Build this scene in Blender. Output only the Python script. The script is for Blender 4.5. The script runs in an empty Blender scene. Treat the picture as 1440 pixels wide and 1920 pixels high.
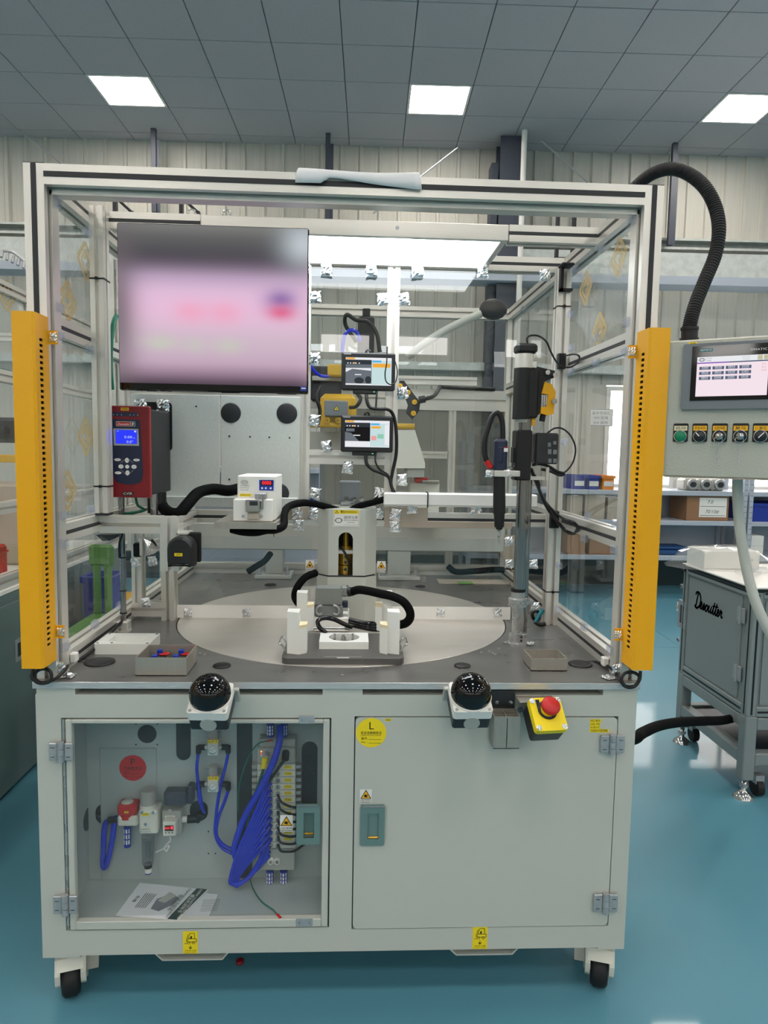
import bpy, math, random
from mathutils import Matrix, Vector
random.seed(7)
scene = bpy.context.scene
COL = scene.collection
# ---------------------------------------------------------------- camera, world, exposure
EYE = Vector((0, 0, 1.55)); FPX = 1289.16
YAW, PITCH, ROLL = -0.0461, 0.0897, 0.0179
HALL = -0.025                         # the hall's axes are turned this much from the machine's
def cam_axes(yaw):
    cy, sy, cp, sp = math.cos(yaw), math.sin(yaw), math.cos(PITCH), math.sin(PITCH)
    F = Vector((-sy*cp, cy*cp, -sp)); R = Vector((cy, sy, 0)); U = R.cross(F)
    cr, sr = math.cos(ROLL), math.sin(ROLL)
    return cr*R + sr*U, -sr*R + cr*U, F
AX = cam_axes(YAW)
cd = bpy.data.cameras.new('camera'); cam = bpy.data.objects.new('camera', cd); COL.objects.link(cam)
cd.sensor_fit = 'VERTICAL'; cd.sensor_height = 36.0; cd.lens = 36.0*FPX/1920.0
cd.clip_start = 0.05; cd.clip_end = 100
_r, _u, _f = AX
cam.matrix_world = Matrix(((_r.x, _u.x, -_f.x, EYE.x), (_r.y, _u.y, -_f.y, EYE.y), (_r.z, _u.z, -_f.z, EYE.z), (0, 0, 0, 1)))
scene.camera = cam
w = bpy.data.worlds.new('daylight'); scene.world = w; w.use_nodes = True
w.node_tree.nodes['Background'].inputs[0].default_value = (1.0, 0.95, 0.92, 1)
w.node_tree.nodes['Background'].inputs[1].default_value = 9.0
scene.view_settings.view_transform = 'Standard'; scene.view_settings.look = 'None'
scene.view_settings.gamma = 1.0; scene.view_settings.use_curve_mapping = False
scene.view_settings.exposure = 0.0
scene.cycles.transparent_max_bounces = 40
scene.cycles.max_bounces = 8
CEIL_LAMP, TASK_LAMP = 29.0, 11.0       # brightness of the ceiling panels and of the lamp in the machine
# ---------------------------------------------------------------- measuring helpers
def ray(px, py):
    r, u, f = AX
    return f + r*((px-720)/FPX) - u*((py-960)/FPX)
def PY(px, py, y):
    d = ray(px, py); return EYE + d*((y-EYE.y)/d.y)
def PZ(px, py, z):
    d = ray(px, py); return EYE + d*((z-EYE.z)/d.z)
def PX(px, py, x):
    d = ray(px, py); return EYE + d*((x-EYE.x)/d.x)
def rect(a, b, c, d, y):              # extent on the plane y of the patch a..c, b..d
    mx, my = (a+c)/2, (b+d)/2
    return PY(a, my, y).x, PY(c, my, y).x, PY(mx, d, y).z, PY(mx, b, y).z
# ---------------------------------------------------------------- materials
def lin(c):
    return tuple((v/255/12.92 if v/255 <= .04045 else ((v/255+.055)/1.055)**2.4) for v in c) + (1,)
MATS = {}
def mat(name, rgb, rough=.5, metal=0., var=0., scale=20., stretch=(1, 1, 1), bump=0., bscale=200., coat=0., spec=None, emit=0., trans=0.):
    m = bpy.data.materials.new(name); m.use_nodes = True; nt = m.node_tree; b = nt.nodes['Principled BSDF']
    b.inputs['Base Color'].default_value = lin(rgb); b.inputs['Roughness'].default_value = rough; b.inputs['Metallic'].default_value = metal
    if coat: b.inputs['Coat Weight'].default_value = coat; b.inputs['Coat Roughness'].default_value = .045
    if spec is not None: b.inputs['Specular IOR Level'].default_value = spec
    if trans: b.inputs['Transmission Weight'].default_value = trans
    if emit:
        b.inputs['Emission Color'].default_value = lin(rgb); b.inputs['Emission Strength'].default_value = emit
    if var or bump:
        tc = nt.nodes.new('ShaderNodeTexCoord'); mp = nt.nodes.new('ShaderNodeMapping'); mp.inputs['Scale'].default_value = stretch
        nt.links.new(tc.outputs['Object'], mp.inputs[0])
    if var:
        n = nt.nodes.new('ShaderNodeTexNoise'); n.inputs['Scale'].default_value = scale; n.inputs['Detail'].default_value = 5
        nt.links.new(mp.outputs[0], n.inputs['Vector'])
        cr = nt.nodes.new('ShaderNodeValToRGB'); c = lin(rgb)
        cr.color_ramp.elements[0].position = .3; cr.color_ramp.elements[1].position = .7
        cr.color_ramp.elements[0].color = tuple(max(0, v*(1-var)) for v in c[:3])+(1,)
        cr.color_ramp.elements[1].color = tuple(min(1, v*(1+var)) for v in c[:3])+(1,)
        nt.links.new(n.outputs[0], cr.inputs[0]); nt.links.new(cr.outputs[0], b.inputs['Base Color'])
        mr = nt.nodes.new('ShaderNodeMapRange'); mr.inputs[3].default_value = max(.03, rough-.08); mr.inputs[4].default_value = rough+.08
        nt.links.new(n.outputs[0], mr.inputs[0]); nt.links.new(mr.outputs[0], b.inputs['Roughness'])
    if bump:
        n2 = nt.nodes.new('ShaderNodeTexNoise'); n2.inputs['Scale'].default_value = bscale; n2.inputs['Detail'].default_value = 3
        nt.links.new(mp.outputs[0], n2.inputs['Vector'])
        bp = nt.nodes.new('ShaderNodeBump'); bp.inputs['Strength'].default_value = bump; bp.inputs['Distance'].default_value = .002
        nt.links.new(n2.outputs[0], bp.inputs['Height']); nt.links.new(bp.outputs[0], b.inputs['Normal'])
    MATS[name] = m; return m
def clear(name, tint=(1, 1, 1), veil=0., veilcol=(220, 225, 225), rough=0., ior=1.45):
    """Thin clear sheet: lets light straight through, reflects by Fresnel, with an optional milky veil."""
    m = bpy.data.materials.new(name); m.use_nodes = True; nt = m.node_tree; nt.nodes.clear()
    out = nt.nodes.new('ShaderNodeOutputMaterial'); tr = nt.nodes.new('ShaderNodeBsdfTransparent'); tr.inputs[0].default_value = tint+(1,)
    gl = nt.nodes.new('ShaderNodeBsdfGlossy'); gl.inputs['Roughness'].default_value = rough
    fr = nt.nodes.new('ShaderNodeFresnel'); fr.inputs[0].default_value = ior
    base = tr
    if veil:
        df = nt.nodes.new('ShaderNodeBsdfDiffuse'); df.inputs[0].default_value = lin(veilcol)
        mv = nt.nodes.new('ShaderNodeMixShader'); mv.inputs[0].default_value = veil
        nt.links.new(tr.outputs[0], mv.inputs[1]); nt.links.new(df.outputs[0], mv.inputs[2]); base = mv
    ge = nt.nodes.new('ShaderNodeNewGeometry'); fb = nt.nodes.new('ShaderNodeMath'); fb.operation = 'SUBTRACT'; fb.inputs[0].default_value = 1; nt.links.new(ge.outputs['Backfacing'], fb.inputs[1])
    fm = nt.nodes.new('ShaderNodeMath'); fm.operation = 'MULTIPLY'; nt.links.new(fr.outputs[0], fm.inputs[0]); nt.links.new(fb.outputs[0], fm.inputs[1])
    mx = nt.nodes.new('ShaderNodeMixShader'); nt.links.new(fm.outputs[0], mx.inputs[0])
    nt.links.new(base.outputs[0], mx.inputs[1]); nt.links.new(gl.outputs[0], mx.inputs[2]); nt.links.new(mx.outputs[0], out.inputs[0])
    MATS[name] = m; return m
def lamp_mat(name, rgb, s):
    m = bpy.data.materials.new(name); m.use_nodes = True; nt = m.node_tree; nt.nodes.clear()
    out = nt.nodes.new('ShaderNodeOutputMaterial'); e = nt.nodes.new('ShaderNodeEmission')
    e.inputs[0].default_value = lin(rgb); e.inputs[1].default_value = s; nt.links.new(e.outputs[0], out.inputs[0])
    MATS[name] = m; return m
for n_, a in dict(
    paint=((194, 196, 187), .38), paint_in=((178, 186, 182), .45), dark_grey=((34, 35, 39), .5), slot_shade=((44, 45, 48), .5), black=((10, 10, 12), .5), rubber=((20, 20, 22), .65),
    gloss_black=((6, 6, 8), .06), white=((232, 230, 224), .5), cream=((226, 223, 210), .4), nylon=((238, 238, 232), .35), aged=((236, 224, 186), .5),
    red=((196, 26, 26), .4), blue=((20, 52, 168), .35), tube_blue=((28, 52, 206), .2), green=((0, 132, 92), .4), cable_green=((20, 110, 84), .5),
    ink=((16, 16, 18), .6), label=((238, 236, 230), .5), label_yellow=((248, 220, 20), .5), label_red=((206, 28, 36), .5), sign_amber=((246, 186, 20), .5), maroon=((128, 14, 26), .4),
    card=((150, 112, 82), .8), bin_blue=((26, 52, 150), .4), orange=((240, 140, 20), .5), handle_teal=((104, 132, 130), .35),
    hmi_grey=((120, 124, 130), .45), navy=((30, 38, 66), .4), pale_grey=((176, 177, 169), .45), knob_grey=((172, 168, 160), .45), tan=((176, 164, 148), .55), teal_dark=((0, 106, 116), .4),
    slab_white=((244, 241, 235), .35), shelf_grey=((176, 184, 196), .45), cart_grey=((134, 142, 142), .45), near_grey=((104, 122, 122), .45), beam_grey=((66, 72, 84), .5), clear_blue=((150, 196, 206), .3),
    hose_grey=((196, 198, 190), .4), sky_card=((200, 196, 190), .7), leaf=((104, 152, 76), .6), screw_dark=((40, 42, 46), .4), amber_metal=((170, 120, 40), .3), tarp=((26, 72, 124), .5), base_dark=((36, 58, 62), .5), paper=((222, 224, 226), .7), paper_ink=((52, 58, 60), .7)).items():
    mat(n_, *a)
mat('alu', (224, 220, 212), .33, .55, var=.025, scale=14, stretch=(40, 40, 1))
mat('alu_x', (224, 220, 212), .33, .55, var=.025, scale=14, stretch=(1, 40, 40))
mat('steel', (184, 184, 182), .28, .7, var=.08, scale=30)
mat('chrome', (190, 190, 190), .1, .9)
mat('rod', (150, 150, 150), .1, .9)
mat('edge_steel', (196, 198, 198), .25, .3, var=.12, scale=30, stretch=(.4, 1, 14))
mat('zinc', (176, 178, 180), .36, .45, var=.08, scale=90)
mat('galv', (190, 196, 192), .42, .4, var=.12, scale=16)
mat('brass', (210, 164, 66), .25, .7)
mat('bronze', (140, 106, 46), .3, .6)
mat('table', (122, 121, 119), .3, .55, var=.13, scale=7, stretch=(1, 2.4, 1))
mat('disk', (206, 200, 192), .32, .5, var=.05, scale=5, stretch=(1, 3, 1))
mat('brushed', (172, 167, 157), .32, .5, var=.05, scale=12, stretch=(8, 8, 1))
mat('fixture', (98, 96, 94), .42, .4, var=.06, scale=40)
mat('yellow', (246, 176, 2), .38, bump=.12, bscale=420.)
mat('robot_yellow', (214, 170, 40), .4)
mat('hammered', (186, 187, 175), .34, bump=.55, bscale=260.)
mat('connector', (130, 134, 130), .45)
mat('sleeve', (9, 9, 10), .8, bump=.5, bscale=120., spec=.12)
mat('plastic_dark', (24, 24, 26), .5, bump=.1, bscale=900.)
mat('foil', (226, 228, 230), .16, .95, bump=.8, bscale=150.)
mat('plate', (196, 200, 194), .5, .1, var=.05, scale=120)
mat('wall', (200, 197, 187), .55, var=.04, scale=6, stretch=(6, 6, .3))
mat('tile', (182, 179, 182), .85, var=.03, scale=40)
mat('film_ceiling', (90, 96, 98), .6)
mat('floor', (88, 144, 162), .42, var=.06, scale=.7, coat=.26, spec=.3)
mat('floor_line', (34, 100, 116), .3)
lamp_mat('panel_light', (255, 247, 238), CEIL_LAMP); lamp_mat('task_light', (244, 250, 255), TASK_LAMP)
lamp_mat('led_red', (255, 40, 50), 2.2); lamp_mat('led_amber', (255, 150, 60), 2.); lamp_mat('lcd_blue', (48, 62, 246), 1.05); lamp_mat('lcd_text', (190, 205, 255), 1.1)
lamp_mat('scr_white', (238, 240, 244), .95); lamp_mat('scr_pink', (250, 232, 240), .95); lamp_mat('scr_grey', (70, 76, 82), .6); lamp_mat('scr_mid', (126, 134, 142), .7); lamp_mat('scr_dark', (40, 38, 40), .6)
lamp_mat('scr_orange', (252, 178, 64), .9); lamp_mat('scr_blue', (96, 184, 240), .9); lamp_mat('scr_violet', (150, 100, 200), .8); lamp_mat('scr_slate', (98, 108, 136), .8); lamp_mat('scr_cyan', (206, 232, 234), .9); lamp_mat('scr_rose', (246, 170, 168), .9); lamp_mat('scr_mint', (150, 212, 186), .9); lamp_mat('led_green', (120, 240, 190), 1.)
clear('gold_print', (.97, .93, .8), .45, (212, 176, 104), rough=.3, ior=1.2); clear('glass', (.985, .99, .985)); clear('acrylic', (.955, .97, .97), ior=1.7); clear('film', (.96, .97, .97), .13, rough=.08, ior=1.3); clear('clip_clear', (.92, .93, .96), .12, (222, 224, 232)); clear('bag', (.95, .95, .95), .16, rough=.05); clear('bowl', (.75, .76, .78), .08); clear('door_acrylic', (.95, .965, .97), .02, ior=1.32)
# ---------------------------------------------------------------- mesh builder
class B:
    def __init__(s, m='alu'):
        s.v = []; s.f = []; s.fm = []; s.sm = []; s.ms = []; s.T = Matrix.Identity(4); s.cur = 0; s.m(m)
    def m(s, n):
        if n not in s.ms: s.ms.append(n)
        s.cur = s.ms.index(n); return s
    def add(s, vs, fs, smooth=False):
        o = len(s.v); s.v += [s.T @ Vector(p) for p in vs]
        for f in fs: s.f.append([i+o for i in f]); s.fm.append(s.cur); s.sm.append(smooth)
        return s
    def box(s, x0, x1, y0, y1, z0, z1, c=0.):
        if x0 > x1: x0, x1 = x1, x0
        if y0 > y1: y0, y1 = y1, y0
        if z0 > z1: z0, z1 = z1, z0
        c = min(c, (x1-x0)*.45, (y1-y0)*.45, (z1-z0)*.45)
        if c <= 0:
            return s.add([(x, y, z) for x in (x0, x1) for y in (y0, y1) for z in (z0, z1)],
                         [(0, 1, 3, 2), (4, 6, 7, 5), (0, 4, 5, 1), (2, 3, 7, 6), (0, 2, 6, 4), (1, 5, 7, 3)])
        C = [(x0, x1), (y0, y1), (z0, z1)]; vs = []; idx = {}
        for ix in (0, 1):
            for iy in (0, 1):
                for iz in (0, 1):
                    for ax in range(3):
                        p = []
                        for k, i in enumerate((ix, iy, iz)):
                            e = C[k][i]; p.append(e if k == ax else e+(c if i == 0 else -c))
                        idx[(ix, iy, iz, ax)] = len(vs); vs.append(tuple(p))
        fs = []
        for ax in range(3):
            a, b_ = [k for k in range(3) if k != ax]
            for i in (0, 1):
                q = []
                for u, w_ in ((0, 0), (1, 0), (1, 1), (0, 1)):
                    t = [0, 0, 0]; t[ax] = i; t[a] = u; t[b_] = w_; q.append(idx[tuple(t)+(ax,)])
                fs.append(q)
            for i in (0, 1):
                for j in (0, 1):
                    t0 = [0, 0, 0]; t1 = [0, 0, 0]; t0[a] = t1[a] = i; t0[b_] = t1[b_] = j; t1[ax] = 1
                    fs.append([idx[tuple(t0)+(a,)], idx[tuple(t1)+(a,)], idx[tuple(t1)+(b_,)], idx[tuple(t0)+(b_,)]])
        for ix in (0, 1):
            for iy in (0, 1):
                for iz in (0, 1): fs.append([idx[(ix, iy, iz, 0)], idx[(ix, iy, iz, 1)], idx[(ix, iy, iz, 2)]])
        return s.add(vs, fs)
    def pbox(s, a, b, c, d, y, depth, ch=0.):     # box whose front face lies on plane y
        x0, x1, z0, z1 = rect(a, b, c, d, y); return s.box(x0, x1, y, y+depth, z0, z1, ch)
    def cyl(s, p0, p1, r, r2=None, n=16, caps=True):
        p0, p1 = Vector(p0), Vector(p1); d = (p1-p0).normalized()
        a = d.orthogonal().normalized(); b = d.cross(a); r2 = r if r2 is None else r2; vs = []
        for k in range(n):
            t = 2*math.pi*k/n; e = a*math.cos(t)+b*math.sin(t); vs += [p0+e*r, p1+e*r2]
        s.add(vs, [(2*k, 2*((k+1) % n), 2*((k+1) % n)+1, 2*k+1) for k in range(n)], True)
        if caps: s.add([v for v in vs], [[2*k for k in range(n)][::-1], [2*k+1 for k in range(n)]])
        return s
    def tube(s, pts, r, n=8, sub=5, taper=None):
        pts = [Vector(p) for p in pts]
        if sub > 1 and len(pts) > 2:
            q = []; P = [2*pts[0]-pts[1]]+pts+[2*pts[-1]-pts[-2]]
            for i in range(1, len(P)-2):
                for k in range(sub):
                    t = k/sub
                    q.append(.5*((2*P[i])+(P[i+1]-P[i-1])*t+(2*P[i-1]-5*P[i]+4*P[i+1]-P[i+2])*t*t+(3*P[i]-P[i-1]-3*P[i+1]+P[i+2])*t**3))
            q.append(pts[-1]); pts = q
        vs = []; nrm = None
        for i, p in enumerate(pts):
            d = (pts[min(i+1, len(pts)-1)]-pts[max(i-1, 0)]).normalized()
            nrm = d.orthogonal().normalized() if nrm is None else (nrm-d*nrm.dot(d)).normalized()
            b = d.cross(nrm); rr = r(i/(len(pts)-1)) if callable(r) else r
            for k in range(n):
                t = 2*math.pi*k/n; vs.append(p+(nrm*math.cos(t)+b*math.sin(t))*rr)
        fs = [(i*n+k, i*n+(k+1) % n, (i+1)*n+(k+1) % n, (i+1)*n+k) for i in range(len(pts)-1) for k in range(n)]
        s.add(vs, fs, True); L = len(pts)-1
        return s.add(vs[:n]+vs[L*n:], [list(range(n))[::-1], list(range(n, 2*n))])
    def ptube(s, pts, r, n=8, sub=5):
        return s.tube([PY(*p) for p in pts], r, n, sub)
    def lathe(s, prof, c=(0, 0, 0), axis='z', n=24, smooth=True):
        vs = []
        for k in range(n):
            t = 2*math.pi*k/n
            for r, h in prof:
                p = (r*math.cos(t), r*math.sin(t), h)
                if axis == 'y': p = (p[0], h, p[1])
                if axis == 'x': p = (h, p[0], p[1])
                vs.append((p[0]+c[0], p[1]+c[1], p[2]+c[2]))
        L = len(prof); fs = []
        for k in range(n):
            for j in range(L-1): fs.append((k*L+j, ((k+1) % n)*L+j, ((k+1) % n)*L+j+1, k*L+j+1))
        return s.add(vs, fs, smooth)
    def prism(s, poly, axis, a0, a1):             # 2-D outline pushed along an axis
        def P(u, w_, a): return {'x': (a, u, w_), 'y': (u, a, w_), 'z': (u, w_, a)}[axis]
        n = len(poly); vs = [P(u, w_, a0) for u, w_ in poly]+[P(u, w_, a1) for u, w_ in poly]
        return s.add(vs, [list(range(n))[::-1], list(range(n, 2*n))]+[(k, (k+1) % n, n+(k+1) % n, n+k) for k in range(n)])
    def ring(s, outer, inner, axis, a0, a1):      # plate with a hole, outlines of equal length
        def P(u, w_, a): return {'x': (a, u, w_), 'y': (u, a, w_), 'z': (u, w_, a)}[axis]
        n = len(outer); vs = []
        for a in (a0, a1): vs += [P(u, w_, a) for u, w_ in outer]+[P(u, w_, a) for u, w_ in inner]
        fs = []
        for k in range(n):
            j = (k+1) % n
            fs += [(k, j, n+j, n+k), (2*n+k, 3*n+k, 3*n+j, 2*n+j), (k, 2*n+k, 2*n+j, j), (n+k, n+j, 3*n+j, 3*n+k)]
        return s.add(vs, fs)
    def ball(s, c, r, sc=(1, 1, 1), n=16, lo=-90, hi=90):
        m_ = n//2; prof = []
        for i in range(m_+1):
            t = math.radians(lo+(hi-lo)*i/m_); prof.append((r*math.cos(t), r*math.sin(t)))
        o = len(s.v); T = s.T; s.T = T @ Matrix.Translation(Vector(c)) @ Matrix.Diagonal(Vector(sc).to_4d()); s.lathe(prof, n=n); s.T = T
        return s
    # flat print in a local frame (x right, y up, z towards the reader)
    def frame(s, c, k=1., right=(1, 0, 0), up=(0, 0, 1)):
        r, u = Vector(right).normalized(), Vector(up).normalized(); n = r.cross(u)
        s.T = Matrix(((r.x*k, u.x*k, n.x, c[0]), (r.y*k, u.y*k, n.y, c[1]), (r.z*k, u.z*k, n.z, c[2]), (0, 0, 0, 1))); return s
    def r2(s, x0, y0, x1, y1, l=0):
        z = l*.0003; return s.add([(x0, y0, z), (x1, y0, z), (x1, y1, z), (x0, y1, z)], [(0, 1, 2, 3)])
    def p2(s, pts, l=0):
        return s.add([(x, y, l*.0003) for x, y in pts], [list(range(len(pts)))])
    def d2(s, x, y, r, l=0, n=28, ry=None):
        return s.p2([(x+r*math.cos(2*math.pi*k/n), y+(ry or r)*math.sin(2*math.pi*k/n)) for k in range(n)], l)
    def o2(s, pts, t, l=0):                       # closed or open stroke along points
        for (x0, y0), (x1, y1) in zip(pts, pts[1:]):
            d = math.hypot(x1-x0, y1-y0) or 1; nx, ny = -(y1-y0)/d*t/2, (x1-x0)/d*t/2
            s.p2([(x0+nx, y0+ny), (x0-nx, y0-ny), (x1-nx, y1-ny), (x1+nx, y1+ny)], l)
        return s
    def c2(s, x, y, r, t, l=0, a0=0, a1=360, n=24, ry=None):
        return s.o2([(x+r*math.cos(math.radians(a0+(a1-a0)*k/n)), y+(ry or r)*math.sin(math.radians(a0+(a1-a0)*k/n))) for k in range(n+1)], t, l)
    def t2(s, txt, size, x, y, l=1, wid=None, shear=0., thick=0., rot=0.):
        key = (txt, round(shear, 2), round(thick, 3))
        if key not in TXT:
            c = bpy.data.curves.new('lettering', 'FONT'); c.body = txt; c.align_x = 'CENTER'; c.align_y = 'CENTER'; c.resolution_u = 2; c.shear = shear; c.offset = thick
            o = bpy.data.objects.new('lettering', c); me = o.to_mesh()
            TXT[key] = ([tuple(v.co) for v in me.vertices], [tuple(p.vertices) for p in me.polygons])
            o.to_mesh_clear(); bpy.data.objects.remove(o); bpy.data.curves.remove(c)
        vs, fs = TXT[key]
        if not vs: return s
        k = size; kx = k
        if wid:
            ex = max(v[0] for v in vs)-min(v[0] for v in vs); kx = wid/ex if ex else k
        ca, sa = math.cos(rot), math.sin(rot)
        return s.add([(x+(v[0]*kx*ca-v[1]*k*sa), y+(v[0]*kx*sa+v[1]*k*ca), l*.0003) for v in vs], fs)
    def mesh(s, name, off=(0, 0, 0)):
        me = bpy.data.meshes.new(name); o = Vector(off)
        me.from_pydata([tuple(p-o) for p in s.v], [], s.f)
        for n in s.ms: me.materials.append(MATS[n])
        me.polygons.foreach_set('material_index', s.fm); me.polygons.foreach_set('use_smooth', s.sm)
        me.validate(); me.update(); return me
    def build(s, name, parent=None, label=None, kind=None):
        off = ROOT.get(root_of(parent).name, (0, 0, 0)) if parent else (0, 0, 0)
        o = bpy.data.objects.new(name, s.mesh(name, off)); COL.objects.link(o)
        if parent: o.parent = parent
        if label: o['label'] = label
        if kind: o['kind'] = kind
        return o
TXT = {}; ROOT = {}
def root_of(o):
    while o.parent: o = o.parent
    return o
def thing(name, label, cat, loc=(0, 0, 0), group=None, local=False, rz=0., rot=None):
    """Empty at the thing's base; parts are given in room coordinates unless local."""
    o = bpy.data.objects.new(name, None); COL.objects.link(o); o.location = loc; o.empty_display_size = .05
    o.rotation_euler = rot or (0, 0, rz)
    o['label'] = label; o['category'] = cat
    if group: o['group'] = group
    ROOT[o.name] = (0, 0, 0) if local else tuple(loc)
    return o
def single(b, name, label, cat, group=None, kind=None):
    """A thing that is one mesh: its origin goes to the middle of its base."""
    xs = [p.x for p in b.v]; ys = [p.y for p in b.v]; zs = [p.z for p in b.v]
    c = Vector(((min(xs)+max(xs))/2, (min(ys)+max(ys))/2, min(zs)))
    o = bpy.data.objects.new(name, b.mesh(name, c)); COL.objects.link(o); o.location = c
    if kind: o['kind'] = kind
    if label: o['label'] = label
    if cat: o['category'] = cat
    if group: o['group'] = group
    return o
def struct(b, name, parent=None):
    o = b.build(name, parent)
    if not parent: o['kind'] = 'structure'
    return o
def dup(root, loc, label=None, rot=None):
    r = root.copy(); COL.objects.link(r); r.location = loc
    if rot: r.rotation_euler = rot
    if label: r['label'] = label
    def kids(a, b):
        for ch in list(a.children):
            c = ch.copy(); COL.objects.link(c); c.parent = b; kids(ch, c)
    kids(root, r); return r
def inst(src, parent, loc, rz=0., name=None, rot=None, scale=None):     # one more piece sharing a mesh
    o = bpy.data.objects.new(name or src.name, src); COL.objects.link(o)
    if parent:
        o.parent = parent; off = Vector(ROOT.get(root_of(parent).name, (0, 0, 0)))
    else: off = Vector((0, 0, 0))
    o.location = Vector(loc)-off; o.rotation_euler = rot or (0, 0, rz)
    if scale: o.scale = scale
    return o
def rr(x0, x1, y0, y1, r, n=4):                   # rounded rectangle outline
    p = []
    for cx, cy, a in ((x1-r, y1-r, 0), (x0+r, y1-r, 90), (x0+r, y0+r, 180), (x1-r, y0+r, 270)):
        for k in range(n+1):
            t = math.radians(a+90*k/n); p.append((cx+r*math.cos(t), cy+r*math.sin(t)))
    return p
def holed(x0, x1, y0, y1, cx, cy, rx, ry, N=48):   # rectangle with an elliptical hole, matching outlines
    o = []; i = []
    for k in range(N):
        t = 2*math.pi*k/N; c, s = math.cos(t), math.sin(t); q = min((x1-cx)/c if c > 1e-6 else 9e9, (x0-cx)/c if c < -1e-6 else 9e9, (y1-cy)/s if s > 1e-6 else 9e9, (y0-cy)/s if s < -1e-6 else 9e9)
        o.append((cx+c*q, cy+s*q)); i.append((cx+rx*c, cy+ry*s))
    for X, Y in ((x0, y0), (x0, y1), (x1, y0), (x1, y1)):
        j = min(range(N), key=lambda k: (o[k][0]-X)**2+(o[k][1]-Y)**2); o[j] = (X, Y)
    return o, i
def circ(cx, cy, r, n=20, ry=None):
    return [(cx+r*math.cos(2*math.pi*k/n), cy+(ry or r)*math.sin(2*math.pi*k/n)) for k in range(n)]
def tslot(w, h, s=.011, lip=.003, cav=.010, d=.014):   # outline of an aluminium extrusion, an undercut slot in every face
    a, b = w/2, h/2; q = s/2; d = min(d, a*.62, b*.62); cav = min(cav, a-d-.0015, b-d-.0015) if min(a-d, b-d) > q+.003 else q
    def side(L, H):                     # along +u on the lower face, as (u, depth)
        return [(-L, 0), (-q, 0), (-q, lip), (-cav, lip), (-cav, d), (cav, d), (cav, lip), (q, lip), (q, 0)]
    p = [(u, -b+v) for u, v in side(a, b)]+[(a-v, u) for u, v in [(-b, 0)]+side(b, a)[1:]]+[(-u, b-v) for u, v in side(a, b)]+[(-a+v, -u) for u, v in side(b, a)]
    return p
def profile(name, parent, axis, a0, a1, cu, cw, w_=.05, h=.05, m='alu', s=.011, cover=0):
    b = B(m if axis != 'x' else 'alu_x'); o = [(u+cu, v+cw) for u, v in tslot(w_, h, s)]
    b.prism(o, axis, min(a0, a1), max(a0, a1)); r = b.build(name, parent)
    if cover:                            # dark strip pushed into one face's slot, standing in for its inner shade
        lo, hi = min(a0, a1), max(a0, a1); b = B('slot_shade')
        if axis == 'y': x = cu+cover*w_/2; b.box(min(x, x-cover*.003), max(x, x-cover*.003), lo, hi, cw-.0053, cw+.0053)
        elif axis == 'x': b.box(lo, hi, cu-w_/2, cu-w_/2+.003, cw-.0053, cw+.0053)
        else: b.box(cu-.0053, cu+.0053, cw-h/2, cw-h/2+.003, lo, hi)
        b.build('slot_insert', r)
    return r
def foil_mesh(sx, sy, sd):                        # crumpled foil cap pressed over a bolt
    rnd = random.Random(sd); n = 7; vs = []; fs = []
    for j in range(n):
        for i in range(n):
            u, v = (i/(n-1)-.5), (j/(n-1)-.5); e = max(abs(u), abs(v))*2
            h = (1-e)**.5*.32+rnd.uniform(-.13, .13)*(e < .99)
            vs.append((u*sx*(1+rnd.uniform(-.12, .12)), -max(0., h)*min(sx, sy)*.5-.0006, v*sy*(1+rnd.uniform(-.12, .12))))
    for j in range(n-1):
        for i in range(n-1): fs.append((j*n+i, j*n+i+1, (j+1)*n+i+1, (j+1)*n+i))
    b = B('foil'); b.add(vs, fs); return b.mesh('foil_patch')
FOILS = [foil_mesh(.038, .042, i) for i in range(4)]
def foil(parent, px, py, y, k=1., i=0, rz=0.):
    p = PY(px, py, y); return inst(FOILS[i % 4], parent, p, name='foil_patch', rot=(0, random.uniform(-.2, .2), rz), scale=(k, k, k))
def warn_tri(b, x, y, s, l=1):                    # yellow hazard triangle with a pinched-hand mark
    b.m('ink').p2([(x-s*.6, y-s*.5), (x+s*.6, y-s*.5), (x, y+s*.55)], l)
    b.m('sign_amber').p2([(x-s*.47, y-s*.42), (x+s*.47, y-s*.42), (x, y+s*.4)], l+1)
    b.m('ink').d2(x-s*.06, y-s*.16, s*.15, l+2, 10).o2([(x, y-.05*s), (x+.2*s, y-.05*s)], s*.07, l+2).o2([(x, y-.17*s), (x+.22*s, y-.17*s)], s*.07, l+2).o2([(x, y-.28*s), (x+.18*s, y-.28*s)], s*.07, l+2)
    return b
def pinch_sticker(parent, px, py, y, w_=24., h=33.):
    k = (PY(px+50, py, y).x-PY(px-50, py, y).x)/100; p = PY(px, py, y-.0008)
    b = B('label').frame(p, k); b.r2(-w_/2, -h/2, w_/2, h/2); warn_tri(b, 0, h*.14, w_*.78)
    b.m('ink').o2([(-w_*.42, -h*.44), (w_*.42, -h*.44), (w_*.42, -h*.25), (-w_*.42, -h*.25), (-w_*.42, -h*.44)], .7, 1).t2('当心夹手', h*.15, 0, -h*.315, 1, w_*.66).t2('Watch your hands', h*.07, 0, -h*.41, 1, w_*.7)
    return b.build('warning_sticker', parent)
def tag_sticker(parent, px, py, y, w_, h, txt, m='label_yellow', name='label_tag'):
    k = (PY(px+50, py, y).x-PY(px-50, py, y).x)/100; p = PY(px, py, y-.0006)
    b = B(m).frame(p, k); b.r2(-w_/2, -h/2, w_/2, h/2); b.m('ink').t2(txt, h*.75, 0, 0, 1, w_*.7)
    return b.build(name, parent)
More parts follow.
